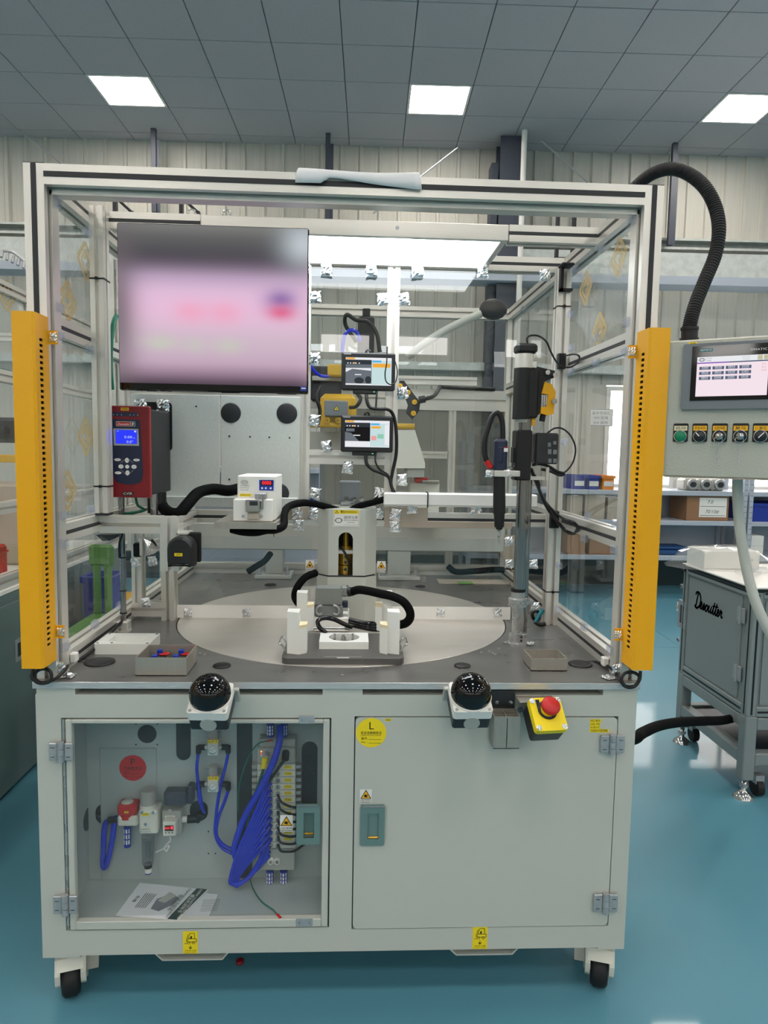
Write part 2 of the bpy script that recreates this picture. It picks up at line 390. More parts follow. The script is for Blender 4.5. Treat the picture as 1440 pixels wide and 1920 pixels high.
# ================================================================ the hall
RZ = Matrix.Rotation(HALL, 4, 'Z'); HALL_OBJS = []
def hall(o):
    HALL_OBJS.append(o); return o
def hxz(px, py, y):                   # point in the hall's own axes on the wall plane y
    r, u, f = cam_axes(YAW-HALL); d = f + r*((px-720)/FPX) - u*((py-960)/FPX); return EYE + d*((y-EYE.y)/d.y)
WX0, WX1, WY0, WY1, CZ = -13., 15., -10., 8.1, 4.955
b = B('floor'); b.box(WX0, WX1, WY0, WY1, -.12, 0); floor = hall(struct(b, 'floor'))
for x, y, dx, dy in ((0, 5.4, 28, .004), (0, .6, 28, .004), (2.55, 0, .004, 36), (-3.6, 0, .004, 36)):
    b = B('floor_line'); b.box(max(WX0, x-dx/2), min(WX1, x+dx/2), max(WY0, y-dy/2), min(WY1, y+dy/2), -.01, .0006); b.build('floor_joint', floor)
# ceiling: dark grid above, every tile its own piece where it can be seen
b = B('film_ceiling'); b.box(WX0, WX1, WY0, WY1, CZ+.018, CZ+.1)
ceiling = hall(struct(b, 'ceiling'))
b = B('tile'); b.box(WX0, WX1, WY0, 4.97, CZ, CZ+.017); b.box(WX0, -5.70, 4.975, WY1, CZ, CZ+.017); b.box(6.31, WX1, 4.975, WY1, CZ, CZ+.017)
b.build('ceiling_field', ceiling)
b = B('tile'); b.box(-.2965, .2965, -.289, .289, 0, .016, .003); TILE = b.mesh('ceiling_tile')
LX = [-.293+.3+3.0*k for k in range(-4, 5)]; LY = [7.027-2.34*k for k in range(7)]
for i in range(20):
    for j in range(6):
        x = -5.393+.6*i; y = 7.9-.2925-.585*j+.585*.0
        if min(abs(x-l-.598) for l in LX) < .05 and abs(y-7.0225) < .1: continue
        inst(TILE, ceiling, (x, y, CZ))
b = B('tile'); b.box(-.2965, .2965, -.095, .095, 0, .016, .003); EDGE = b.mesh('ceiling_tile')
for i in range(20): inst(EDGE, ceiling, (-5.393+.6*i, 8.0, CZ))
# square panel lights, flush with the tiles
lt = thing('ceiling_light', 'glowing square ceiling panel nearest the dark steel column, middle one of the row', 'ceiling light', (LX[4]+.598, 7.0225, CZ), local=True)
b = B('white'); b.ring(rr(-.295, .295, -.288, .288, .004, 1), rr(-.272, .272, -.266, .266, .004, 1), 'z', -.004, .016); b.build('frame', lt)
b = B('panel_light'); b.box(-.272, .272, -.266, .266, 0, .01); b.build('diffuser', lt)
hall(lt)
for i, x in enumerate(LX):
    for j, y in enumerate(LY):
        if i == 4 and j == 0: continue
        lab = 'square ceiling panel light in the rows over and behind the viewer'
        if j == 0: lab = {3: 'glowing square ceiling panel at the left, above the monitor side of the machine', 5: 'glowing square ceiling panel at the right edge, above the black corrugated hose'}.get(i, 'square ceiling panel light of the far row beyond the picture edges')
        o = dup(lt, (x+.598, 7.0225 if j == 0 else y, CZ if j == 0 else CZ-.003), lab); o['group'] = 'ceiling panel lights'; hall(o)
lt['group'] = 'ceiling panel lights'
# back wall: ribbed cladding sheets, each a piece
def sheet(z0, z1):
    b = B('wall'); p = []; x = -.33
    for k in range(3): p += [(x, 0), (x+.145, 0), (x+.155, .003), (x+.165, 0), (x+.170, 0), (x+.178, -.026), (x+.207, -.026), (x+.215, 0)]; x += .22
    p += [(.33, 0)]
    vs = [(u, v, z0) for u, v in p]+[(u, v, z1) for u, v in p]; n = len(p)
    b.add(vs, [(k, k+1, n+k+1, n+k) for k in range(n-1)]); return b.mesh('cladding_sheet')
S_FULL, S_LOW, S_HIGH = sheet(0, 5.02), sheet(0, 1.14), sheet(2.36, 5.02)
b = B('wall'); wy = WY1+.03
b.box(WX0, 2.3, wy, wy+.1, 0, 5.1); b.box(7.7, WX1, wy, wy+.1, 0, 5.1); b.box(2.3, 7.7, wy, wy+.1, 0, 1.14); b.box(2.3, 7.7, wy, wy+.1, 2.36, 5.1)
for x in (2.3, 3.6, 4.8, 6.0, 7.2): b.box(x, x+(.45 if x == 2.3 else .5 if x == 7.2 else .34), wy-.028, wy+.1, 1.14, 2.36)
wall_back = hall(struct(b, 'wall_back'))
for k in range(-13, 12):
    x = .2+.66*k
    if 2.3 <= x-.33 < 7.6:
        inst(S_LOW, wall_back, (x, WY1, 0)); inst(S_HIGH, wall_back, (x, WY1, 0))
    else: inst(S_FULL, wall_back, (x, WY1, 0))
for k, x in enumerate((2.75, 3.95, 5.15, 6.35)):
    b = B('white'); b.ring(rr(x, x+.84, 1.15, 2.34, .005, 1), rr(x+.05, x+.79, 1.2, 2.29, .005, 1), 'y', WY1-.02, WY1+.08); win = hall(struct(b, 'window_%d' % (k+1)))
    b = B('white'); b.box(x+.4, x+.44, WY1, WY1+.05, 1.2, 2.29); b.build('mullion', win)
    for q in (0, 1):
        b = B('glass'); b.box(x+.05+q*.39, x+.4+q*.39, WY1+.02, WY1+.026, 1.2, 2.29); b.build('pane', win)
for n_, x0, x1 in (('wall_left', WX0-.1, WX0), ('wall_right', WX1, WX1+.1)):
    b = B('wall'); b.box(x0, x1, WY0, WY1+.1, 0, 5.1); hall(struct(b, n_))
FW = [(-10.6, -9.2), (-8.7, -7.3), (-6.8, -5.4), (-4.9, -3.5), (-2.9, -1.6), (-1.0, .6), (1.1, 2.3), (3.5, 4.9), (5.4, 6.8), (7.3, 8.7), (9.2, 10.6), (11.1, 12.5)]  # unseen windows behind the viewer; outer ones added as fill light for the front
b = B('wall'); b.box(WX0, WX1, WY0-.1, WY0, 0, 3.58); b.box(WX0, WX1, WY0-.1, WY0, 4.04, 5.1); xs = [WX0]+[v for p in FW for v in p]+[WX1]
for k in range(0, len(xs), 2): b.box(xs[k], xs[k+1], WY0-.1, WY0, 3.58, 4.04)
wall_front = hall(struct(b, 'wall_front'))
for k, (x0, x1) in enumerate(FW):
    b = B('white'); b.ring(rr(x0, x1, 3.58, 4.04, .005, 1), rr(x0+.04, x1-.04, 3.62, 4.0, .005, 1), 'y', WY0-.08, WY0+.02); win = hall(struct(b, 'window_%d' % (k+5)))
    b = B('glass'); b.box(x0+.05, x1-.05, WY0-.05, WY0-.044, 3.62, 4.0); b.build('pane', win)
# steel along the wall
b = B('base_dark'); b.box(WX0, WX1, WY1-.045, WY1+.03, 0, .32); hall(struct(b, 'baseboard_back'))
k_ = [0]
def trim(b, name=None):
    k_[0] += 1; return hall(struct(b, name or 'trim_%d' % k_[0]))
b = B('galv'); b.prism([(8.06, 3.87), (8.06, 3.98), (7.9, 3.98), (7.9, 3.955), (8.03, 3.955), (8.03, 3.895), (7.94, 3.895), (7.94, 3.87)], 'x', WX0, WX1); trim(b)
b = B('galv'); b.box(WX0, WX1, 7.72, 7.76, 3.5, 3.77); g = trim(b)
b = B('shelf_grey'); b.box(WX0, WX1, 7.6, 7.9, 3.40, 3.49); trim(b)
for x0, x1 in ((-.75, -.05), (.35, 1.05)):
    b = B('zinc'); b.box(x0, x1, 7.705, 7.72, 3.52, 3.75); sp = b.build('splice_plate', g)
    for q in range(6):
        p = (x0+.09+q*.104, 7.705, 3.66); b = B('galv'); b.cyl(p, (p[0], 7.69, p[2]), .018, n=6); b.build('bolt', sp)
b = B('galv'); b.box(-6, 3.0, 7.9, 8.05, 2.47, 2.56); trim(b)
p = hxz(955, 300, 7.85); b = B('beam_grey')
b.box(p.x-.125, p.x+.125, 7.7, 7.715, 0, 4.94); b.box(p.x-.125, p.x+.125, 7.965, 7.98, 0, 4.94); b.box(p.x-.006, p.x+.006, 7.715, 7.965, 0, 4.94); b.box(p.x-.2, p.x-.126, 7.8, 8.0, 0, 4.7); trim(b, 'steel_column')
for px, py0, py1 in ((288, 258, 398), (615, 270, 520), (1265, 287, 460)):
    p = hxz(px, py0, 7.8); q = hxz(px, py1, 7.8); b = B('beam_grey'); b.box(p.x-.026, p.x+.026, 7.78, 7.83, q.z, CZ); b.box(p.x+.026, p.x+.06, 7.81, 7.815, q.z, CZ-.1); trim(b, 'hanger_post')
for a, c in (((40, 247), (170, 350)), ((858, 277), (700, 400)), ((1015, 264), (1120, 358))):
    b = B('zinc'); b.cyl(hxz(*a, 7.6), hxz(*c, 7.6), .009, n=6); trim(b, 'brace_rod')
p = hxz(983, 265, 7.6); b = B('white'); b.cyl((p.x, 7.6, 2.6), (p.x, 7.6, CZ), .03, n=10); trim(b, 'conduit')
# ---------------------------------------------------------------- racks along the wall, right of the machine
def rack(x0, x1, y0, y1, zs, top, label):
    t = thing('storage_rack', label, 'shelf', ((x0+x1)/2, (y0+y1)/2, 0), group='storage racks by the windows')
    for x in (x0, x1-.045):
        for y in (y0, y1-.04):
            b = B('shelf_grey'); b.box(x, x+.045, y, y+.04, 0, top, .003)
            up = b.build('upright', t)
            if y == y0:
                b = B('screw_dark')
                for k in range(int(top/.06)):
                    for u in (.013, .031): b.frame((x+u, y-.0008, .05+.06*k), 1).d2(0, 0, .005, 0, 6)
                b.T = Matrix.Identity(4); b.build('punched_holes', up, kind='stuff')
    for z in zs:
        b = B('shelf_grey'); b.box(x0+.004, x1-.004, y0+.003, y1-.003, z-.05, z, .004); b.build('shelf_board', t)
    b = B('shelf_grey'); b.box(x0+.046, x1-.046, y1-.002, y1, min(zs)-.04, max(zs)-.05); b.build('back_panel', t)
    return t
p0 = PY(1050, 1000, 7.2).x; p1 = PY(1398, 1000, 7.2).x
z1, z2, z3, z0 = (PY(1300, v, 7.2).z for v in (921, 977, 1043, 838))
rack(p0-1.0, p1, 7.2, 7.75, (z1, z2, z3), 1.75, 'pale grey storage rack with a carton on its middle shelf')
rack(p1+.02, p1+2.0, 7.2, 7.75, (z1, z2, z3), 1.75, 'pale grey storage rack at the picture edge with blue bins')
rack(-1.95, -.3, 7.0, 7.5, (.35, .85, 1.35), 1.6, 'pale grey storage rack seen low through the machine with blue bins')
def carton(a, c, y, d, z, h, label, m='card', group=None, cat='carton', name='carton', lab=False):
    x0 = PY(a, 960, y).x; x1 = PY(c, 960, y).x; t = thing(name, label, cat, ((x0+x1)/2, y+d/2, z), group)
    b = B(m); b.box(x0, x1, y, y+d, z, z+h, .004); b.build('body', t)
    b = B('tan' if m == 'card' else 'label'); b.box((x0+x1)/2-.03, (x0+x1)/2+.03, y-.001, y+d+.001, z+h-.01, z+h+.0015); b.build('tape', t)
    if lab:
        b = B('label'); k = (x1-x0)/80; b.frame(((x0+x1)/2+.12*(x1-x0), y-.002, z+h*.5), k); b.r2(-26, -18, 26, 18); b.m('ink').t2('7.0', 9, -6, 10, 1, shear=.2).o2([(-24, 2), (24, 2)], .8, 1).t2('70/10#', 9, -2, -8, 1, shear=.3).o2([(-24, -15), (24, -15)], .8, 1); b.T = Matrix.Identity(4); b.build('shipping_label', t)
    return t
def bin_(x0, x1, y0, y1, z, h, m, label, group=None):
    t = thing('storage_bin', label, 'bin', ((x0+x1)/2, (y0+y1)/2, z), group)
    b = B(m); b.ring(rr(x0, x1, y0, y1, .02, 2), rr(x0+.012, x1-.012, y0+.012, y1-.012, .015, 2), 'z', z, z+h); b.box(x0+.01, x1-.01, y0+.01, y1-.01, z, z+.01); b.build('body', t)
    b = B(m); b.ring(rr(x0-.012, x1+.012, y0-.012, y1+.012, .02, 2), rr(x0, x1, y0, y1, .02, 2), 'z', z+h-.03, z+h); b.build('rim', t)
    b = B('label'); b.box((x0+x1)/2-.05, (x0+x1)/2+.05, y0-.004, y0-.002, z+h*.25, z+h*.6); b.build('card_label', t); return t
carton(1287, 1366, 7.25, .4, z2, .29, 'brown carton with hand-written white label on the middle shelf', lab=True)
xx = PY(1410, 960, 7.22).x
bin_(xx, xx+.5, 7.22, 7.7, z2, .2, 'bin_blue', 'blue bin on the middle shelf at the picture edge')
for i in range(2): carton(1412, 1436, 7.24, .35, z3+.115*i, .113, 'white box on the lower rack shelf at the picture edge, %s of two' % ('bottom', 'top')[i], 'white', 'white boxes on the lower shelf')
for i, (a, c) in enumerate(((1072, 1096), (1100, 1122), (1127, 1150))):
    x0 = PY(a, 960, 7.22).x; x1 = PY(c, 960, 7.22).x
    bin_(x0, x1, 7.22, 7.6, z1, .15, ('bin_blue', 'bin_blue', 'orange')[i], ('blue bin seen through the right glass, nearer the profile post', 'second blue bin from the profile post, behind the right glass', 'orange bin beside two blue bins behind the right glass')[i])
for i, (a, c) in enumerate(((1062, 1092), (1096, 1134), (1139, 1176))):
    carton(a, c, 7.25, .38, z2, (.26, .3, .24)[i], ('carton behind the right glass nearest the profile post', 'tallest carton behind the right glass', 'carton behind the right glass nearest the yellow guard')[i], 'tan')
for i, (a, c) in enumerate(((1066, 1100), (1108, 1150))):
    carton(a, c, 7.25, .38, z3, .34, ('tall brown carton low behind the right glass by the post', 'wider brown carton low behind the right glass')[i])
def roll_item(i, px):
    x = PY(px, 960, 7.3).x; t = thing('motor_unit', ('grey cast motor unit on top shelf, first after the plastic bag', 'grey cast motor unit on top shelf, between two others', 'grey cast motor unit on top shelf, nearest the rack post')[i], 'motor', (x, 7.35, z1), 'grey motor units on the top shelf')
    b = B('pale_grey'); b.box(x-.075, x+.075, 7.3, 7.5, z1, z1+.13, .02); b.build('body', t)
    b = B('zinc'); b.cyl((x, 7.3, z1+.07), (x, 7.26, z1+.07), .055); b.build('flange', t)
    b = B('screw_dark'); b.cyl((x, 7.26, z1+.07), (x, 7.24, z1+.07), .03); b.build('bore', t)
for i, px in enumerate((1293, 1318, 1344)): roll_item(i, px)
x = PY(1262, 960, 7.3).x; b = B('bag'); b.tube([(x-.17, 7.38, z1+.06), (x-.08, 7.36, z1+.085), (x+.05, 7.37, z1+.09), (x+.15, 7.38, z1+.06)], lambda t: .03+.05*math.sin(3.1*t), 10); single(b, 'plastic_bag', 'clear plastic bag bundle on top shelf beside the motor units', 'bag')
x = PY(1245, 960, 7.3).x; b = B('tarp'); b.box(x-.2, x+.35, 7.25, 7.6, z3, z3+.05, .015); b.box(x-.1, x+.3, 7.3, 7.6, z3+.05, z3+.085, .015); single(b, 'folded_tarp', 'folded dark blue tarp on the lower rack shelf', 'tarp')
for i, x in enumerate((-1.2, -.78)): bin_(x, x+.38, 7.02, 7.4, .85, .22, 'bin_blue', ('blue bin under the screw feeder, left one', 'blue bin under the screw feeder, right one')[i], 'blue bins on the far low rack')
carton(318, 352, 7.05, .3, .85, .26, 'white carton low behind the scanner bracket', 'white')
p = PY(1126, 783, 7.9); b = B('label').frame((p.x, 7.88, p.z), .0062); b.r2(-22, -16, 22, 16); b.m('hmi_grey').o2([(-21, -15), (21, -15), (21, 15), (-21, 15), (-21, -15)], 1, 1).t2('备件存放区', 6, 0, 8, 1, 34).t2('SW 区域', 6, 0, -1, 1, 26).t2('XX 部件', 6, 0, -10, 1, 28)
b.T = Matrix.Identity(4); single(b, 'wall_sign', 'white paper sign on the wall seen through the right glass', 'sign')
# ================================================================ machine base
YC = 1.7975; XL, XR = -.827, .786; TZ = .93; YR = 3.45
base = thing('machine_cabinet', 'pale green grey steel machine cabinet carrying the round indexing table', 'cabinet', ((XL+XR)/2, (YC+YR)/2, 0))
lx0, lx1, lz0, lz1 = rect(119, 1346, 619, 1742, YC); rx0, rx1, rz0, rz1 = rect(662, 1343, 1150, 1739, YC)
zt = PY(630, 1303, YC).z; zb = PY(630, 1784, YC).z; zf = PY(100, 1796, YC).z
D = .06
def member(name, *a): b = B('paint'); b.box(*a); b.build(name, base)
for x0, x1 in ((XL, lx0), (lx1, rx0), (rx1, XR)): member('frame_member', x0, x1, YC, YC+D, zb, zt)
for x0, x1, z0, z1 in ((lx0, lx1, lz1, zt), (lx0, lx1, zb, lz0), (rx0, rx1, rz1, zt), (rx0, rx1, zb, rz0)): member('frame_member', x0, x1, YC, YC+D, z0, z1)
for a, c in ((68, 141), (605, 680), (1131, 1196)):
    x0, x1, _, _ = rect(a, 1290, c, 1303, YC); member('table_spacer', max(x0, XL), min(x1, XR), YC, YC+.08, zt, TZ-.02)
member('recess_plate', XL, XR, YC+.05, YC+.049, zt, TZ-.02)
for x0, x1 in ((XL, XL+.1), (XR-.075, XR)):
    for y0, y1 in ((YC, YC+.16), (YR-.16, YR)): member('corner_foot', x0, x1, y0, y1, zf, zb)
b = B('paint'); b.box(XL, XL+.003, YC+D, YR, zb, TZ-.02); b.box(XR-.003, XR, YC+D, YR, zb, TZ-.02); b.box(XL, XR, YR-.003, YR, zb, TZ-.02); b.box(XL, XR, YC+D, YR, zb, zb+.004)
for x0, x1 in ((XL, XL+.06), (XR-.06, XR)): b.box(x0, x1, YR-.06, YR-.003, zb, TZ-.02)
b.build('cabinet_shell', base)
# inside of the left bay: back plate with cut-outs, floor, left side
zi = lz0+.022; yb = 1.99
xa = XL+.055; xb = lx1+.03; zt2 = lz1+.06
def on(px, py): return PY(px, py, yb)
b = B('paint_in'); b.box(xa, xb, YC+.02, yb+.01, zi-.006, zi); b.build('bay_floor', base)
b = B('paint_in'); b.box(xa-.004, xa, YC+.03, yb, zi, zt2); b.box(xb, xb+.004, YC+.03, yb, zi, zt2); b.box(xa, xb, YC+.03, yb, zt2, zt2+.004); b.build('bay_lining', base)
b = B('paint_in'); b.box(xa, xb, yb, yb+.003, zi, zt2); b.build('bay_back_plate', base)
b = B('screw_dark')
def hole(px0, py0, px1, py1, r_=None):
    p, q = on(px0, py0), on(px1, py1); r = min(abs(q.x-p.x), abs(p.z-q.z))/2
    o = rr(min(p.x, q.x), max(p.x, q.x), min(p.z, q.z), max(p.z, q.z), r*.999 if r_ is None else r_, 6); b.prism(o, 'y', yb-.0015, yb+.002)
hole(258, 1359, 294, 1393); hole(330, 1330, 358, 1425); hole(444, 1330, 473, 1660, .004); hole(566, 1390, 594, 1560)
for px, py in ((196, 1526), (373, 1520)): hole(px-17, py-19, px+17, py+19)
b.build('cut_out', base)
b = B('paint_in'); p, q = on(187, 1402), on(297, 1648); b.box(p.x, q.x, yb-.004, yb, q.z, p.z, .002); b.build('cover_plate', base)
b = B('screw_dark'); p = PX(165, 1535, xa+.0005); b.prism([(v, w_) for v, w_ in circ(p.y, p.z, .034, 20)], 'x', xa-.001, xa+.0008); b.build('side_hole', base)
for px, py in ((255, 1357), (295, 1357), (255, 1396), (295, 1396), (391, 1559), (391, 1600), (404, 1600)):
    b = B('screw_dark'); b.cyl(on(px, py), on(px, py)-Vector((0, .0015, 0)), .0022, n=8); b.build('rivet_hole', base)
# left door: painted frame around a clear pane
dl = thing('glazed_door', 'hinged cabinet door with clear window showing blue pneumatic tubes', 'door', ((lx0+lx1)/2, YC, lz0))
g = .004; wx0, wx1, wz0, wz1 = rect(138, 1357, 604, 1726, YC-.004)
b = B('paint'); y0, y1 = YC-.004, YC+.016
b.box(lx0+.012, wx0, y0, y1, lz0+g, lz1-g, .002); b.box(wx1, lx1-g, y0, y1, lz0+g, lz1-g, .002); b.box(wx0, wx1, y0, y1, lz0+g, wz0, .002); b.box(wx0, wx1, y0, y1, wz1, lz1-g, .002)
b.build('door_frame', dl)
b = B('steel'); b.cyl((lx0+.005, YC+.004, lz0+g), (lx0+.005, YC+.004, lz1-g), .0042, n=8); b.build('pivot_rod', dl)
b = B('screw_dark'); b.box(lx1-g+.0005, lx1-.0005, YC+.004, YC+.02, lz0, lz1); b.build('gap_seal', dl)
b = B('door_acrylic'); b.box(wx0-.01, wx1+.01, YC+.017, YC+.020, wz0-.01, wz1+.01); b.build('pane', dl)
for px0, py0, px1, py1 in ((560, 1342, 590, 1357), (555, 1722, 586, 1738)):
    b = B('zinc'); b.pbox(px0, py0, px1, py1, y0-.0015, .0015, .0008); cl = b.build('clip_plate', dl)
    for f in (.2, .8):
        p = PY(px0+(px1-px0)*f, (py0+py1)/2, y0-.002); b = B('chrome'); b.cyl(p, p-Vector((0, .001, 0)), .0022, n=8); b.build('screw', cl)
def cup_handle(par, px0, py0, px1, py1, y, dep=.014):
    x0, x1, z0, z1 = rect(px0, py0, px1, py1, y); w_ = x1-x0; h = z1-z0
    b = B('handle_teal'); b.ring(rr(x0, x1, z0, z1, .006, 3), rr(x0+w_*.31, x1-w_*.24, z0+h*.16, z1-h*.2, .002, 3), 'y', y-.007, y); hd = b.build('recessed_handle', par)
    yk_ = y+dep; b = B('handle_teal'); xa_, xb_, za, zb_ = x0+w_*.31, x1-w_*.24, z0+h*.16, z1-h*.2; b.box(xa_, xb_, yk_-.0015, yk_, za, zb_); b.box(xa_-.002, xa_, y-.004, yk_, za, zb_); b.box(xb_, xb_+.002, y-.004, yk_, za, zb_); b.box(xa_, xb_, y-.004, yk_, za-.002, za); b.box(xa_, xb_, y-.004, yk_, zb_, zb_+.002); b.build('cup', hd)
    b = B('chrome'); b.box(x0+.002, x1-.002, y-.009, y-.001, z1-.007, z1-.001, .003); b.build('top_edge', hd)
    b = B('brass'); b.box(xa_, xb_, yk_-.006, yk_-.001, za, za+.006, .002); b.build('pull_lip', hd); return hd
cup_handle(dl, 556, 1507, 600, 1581, y0)
pinch_sticker(dl, 537, 1544, YC+.016)
def hinge(par, px, py, w_=45, h=33):
    x0, x1, z0, z1 = rect(px-w_/2, py-h/2, px+w_/2, py+h/2, YC-.005); xm = (x0+x1)/2
    b = B('zinc'); b.box(x0, xm-.009, YC-.013, YC-.0045, z0, z1, .002); b.box(xm+.009, x1, YC-.013, YC-.0045, z0, z1, .002); hg = b.build('hinge', par)
    b = B('zinc'); dz = (z1-z0)
    for f0, f1 in ((-.06, .3), (.32, .68), (.7, 1.06)): b.cyl((xm, YC-.012, z0+dz*f0), (xm, YC-.012, z0+dz*f1), .009, n=14)
    b.build('knuckle', hg)
    for x in (x0+.011, x1-.011):
        for z in (z0+dz*.24, z0+dz*.76):
            b = B('zinc'); b.cyl((x, YC-.013, z), (x, YC-.0145, z), .0068, n=14); b.m('screw_dark').box(x-.005, x+.005, YC-.0152, YC-.0144, z-.0008, z+.0008); b.build('screw', hg)
hinge(dl, 116, 1408); hinge(dl, 124, 1694)
# right door
dr = thing('plain_door', 'closed plain cabinet door with round yellow sticker', 'door', ((rx0+rx1)/2, YC, rz0))
b = B('paint'); b.prism(rr(rx0+.003, rx1-.003, rz0+.003, rz1-.003, .012, 3), 'y', YC-.002, YC+.016); b.build('door_leaf', dr)
b = B('screw_dark'); b.box(rx0, rx1, YC+.017, YC+.02, rz0, rz1); b.build('gap_seal', dr)
cup_handle(dr, 675, 1508, 721, 1583, YC-.002, -.0004); pinch_sticker(dr, 686, 1493, YC-.002, 22, 27)
hinge(dr, 1147, 1394); hinge(dr, 1134, 1691)
def round_sticker(par, px, py, y, r, m, big, lines, nm):
    k = (PY(px+50, py, y).x-PY(px-50, py, y).x)/100; p = PY(px, py, y-.0008); b = B(m).frame(p, k); b.d2(0, 0, r, 0, 40)
    b.m('ink').t2(big, r*.72, 0, r*.45, 1); b.t2(lines[0], r*.22, 0, r*-.02, 1, r*1.36, thick=.01); b.t2(lines[1], r*.12, 0, -r*.17, 1, r*1.3)
    b.t2('编号:', r*.2, -r*.44, -r*.4, 1, r*.42).o2([(-r*.16, -r*.46), (r*.66, -r*.46)], .6, 1).t2('No. :', r*.2, -r*.44, -r*.64, 1, r*.42).o2([(-r*.16, -r*.7), (r*.66, -r*.7)], .6, 1)
    return b.build(nm, par)
round_sticker(dr, 696, 1374, YC-.002, 28.5, 'label_yellow', 'L', ('安全连锁锁定点', 'Safety Interlock Lockout'), 'round_sticker')
round_sticker(base, 249, 1440, yb-.004, 25.5, 'label_red', 'P', ('气源锁定点', 'Air Source Lockout Point'), 'round_sticker')
tag_sticker(dr, 728, 1350, YC-.002, 12, 5, '贴标')
k = (PY(1170, 1361, YC).x-PY(1070, 1361, YC).x)/100; b = B('label_yellow').frame(PY(1123, 1361, YC-.003), k)
for i, (t_, w_) in enumerate((('网口通讯', 20), ('100 网', 18), ('X1接 P7', 18), ('外部通讯外部控制器', 35))):
    y = 9.5-6.3*i; b.m('label_yellow').r2(-17, y-3.1, -17+w_+1, y+3.1, 0).m('ink').t2(t_, 4.6, -17+w_/2, y, 1, w_*.9)
b.build('label_tag', dr)
# forklift pockets, castors, fork stickers
for px0, px1, py in ((283, 434, 1788), (836, 978, 1778)):
    x0, x1, _, _ = rect(px0, py, px1, py+2, YC+.01); z = PY((px0+px1)/2, py+14, YC+.01).z
    b = B('paint'); y0, y1 = YC+.012, YR-.02; zz = zb+.001
    prof = [(x0, zz), (x0+.03, z), (x1-.025, z), (x1, zz), (x1-.005, zz), (x1-.027, z+.004), (x0+.032, z+.004), (x0+.005, zz)]
    b.prism(prof, 'y', y0, y1); b.build('fork_pocket', base)
def fork_sticker(px, py, y=YC):
    k = (PY(px+50, py, y).x-PY(px-50, py, y).x)/100; b = B('label_yellow').frame(PY(px, py, y-.0008), k); b.r2(-14, -22.5, 14, 22.5)
    b.m('ink').o2([(-5, 4), (-1, 18), (8, 18), (8, 7), (-4, 7)], 1, 1).o2([(-8, 2), (-4, 16)], 1, 1).o2([(8, 7), (11, 7), (11, 1), (-6, 1), (-6, 4)], 1, 1).o2([(-11, -2), (-6, -2)], 1, 1).p2([(-1, 8), (3, 8), (3, 13), (1, 13)], 1).c2(-3, -.5, 2.4, .9, 1).c2(6, -.5, 2.4, .9, 1)
    b.o2([(0, -6), (0, -13)], 1.3, 1).o2([(-3, -9.5), (0, -13), (3, -9.5)], 1.3, 1).t2('叉车进入位置', 3.6, 0, -16.7, 1, 21).t2('FORKLIFT ENTRY', 2, 0, -20.3, 1, 22)
    return b.build('forklift_sticker', base)
fork_sticker(357, 1767); fork_sticker(900, 1758)
def castor(x, y, rot, lab):
    def Rm(u, v, z): return (x+u*math.cos(rot)-v*math.sin(rot), y+u*math.sin(rot)+v*math.cos(rot), z)
    T = Matrix.Translation((x, y, 0)) @ Matrix.Rotation(rot, 4, 'Z')
    b = B('cream'); b.T = T; b.box(-.045, .045, -.05, .05, zf-.008, zf, .002); b.cyl((0, 0, zf-.03), (0, 0, zf-.006), .036)
    for s in (-1, 1): b.prism([(-.036, .036), (-.05, .052), (-.058, .085), (-.045, .125), (-.03, zf-.026), (.055, zf-.026), (.075, .085), (.055, .045), (.0, .075)], 'x', s*.033-.007, s*.033+.007)
    b.prism([(-.062, .098), (-.045, .125), (-.03, zf-.026), (.055, zf-.026), (.068, .11), (0, .104)], 'x', -.034, .034)
    c = b.build('castor_fork', base)
    b = B('rubber'); b.T = T; b.lathe([(.0, -.023), (.042, -.023), (.05, -.014), (.05, .014), (.042, .023), (0, .023)], (0, -.02, .05), 'x', 24); b.build('wheel', c)
    b = B('zinc'); b.T = T; b.cyl((-.043, -.02, .05), (.043, -.02, .05), .008, n=10); b.build('axle', c)
    sx_ = .042 if rot > 0 else -.042; T = T @ Matrix.Translation((sx_, 0, 0))
    b = B('cream'); b.T = T; b.prism([(.02, .03), (.05, .02), (.095, .075), (.1, .13), (.075, .12)], 'x', -.026, .026); b.cyl((0, .085, .0), (0, .085, .03), .022, n=14); b.build('levelling_foot', c)
    b = B('maroon'); b.T = T; b.cyl((-.02, .08, .098), (.02, .08, .098), .028, n=14); b.build('levelling_wheel', c)
for x, y, r in ((XL+.045, YC+.08, .3), (XR-.04, YC+.08, -.3), (XL+.05, YR-.08, 0), (XR-.05, YR-.08, 0)): castor(x, y, r, '')
# ---------------------------------------------------------------- table top and turntable
DC = Vector((-.028, 2.512)); DR = .592
wt = thing('worktop', 'brushed steel machine table with black cable grommets', 'table', ((XL+XR)/2, (YC+YR)/2, TZ-.02))
b = B('table'); ring_o = []; N = 96
for k in range(N):
    t = 2*math.pi*k/N; c, s = math.cos(t), math.sin(t); hx = (XR-XL)/2+.004; hy0 = DC.y-(YC-.003); hy1 = YR-DC.y
    cx0 = (XL+XR)/2-DC.x; q = min((hx+cx0)/c if c > 1e-6 else 1e9, (hx-cx0)/-c if c < -1e-6 else 1e9, hy1/s if s > 1e-6 else 1e9, hy0/-s if s < -1e-6 else 1e9)
    ring_o.append((DC.x+c*q, DC.y+s*q))
for cx, cy in ((XL-.004, YC-.003), (XR+.004, YC-.003), (XL-.004, YR), (XR+.004, YR)):
    i = min(range(N), key=lambda k: (ring_o[k][0]-cx)**2+(ring_o[k][1]-cy)**2); ring_o[i] = (cx, cy)
b.ring(ring_o, circ(DC.x, DC.y, DR+.0035, N), 'z', TZ-.019, TZ); b.build('table_plate', wt)
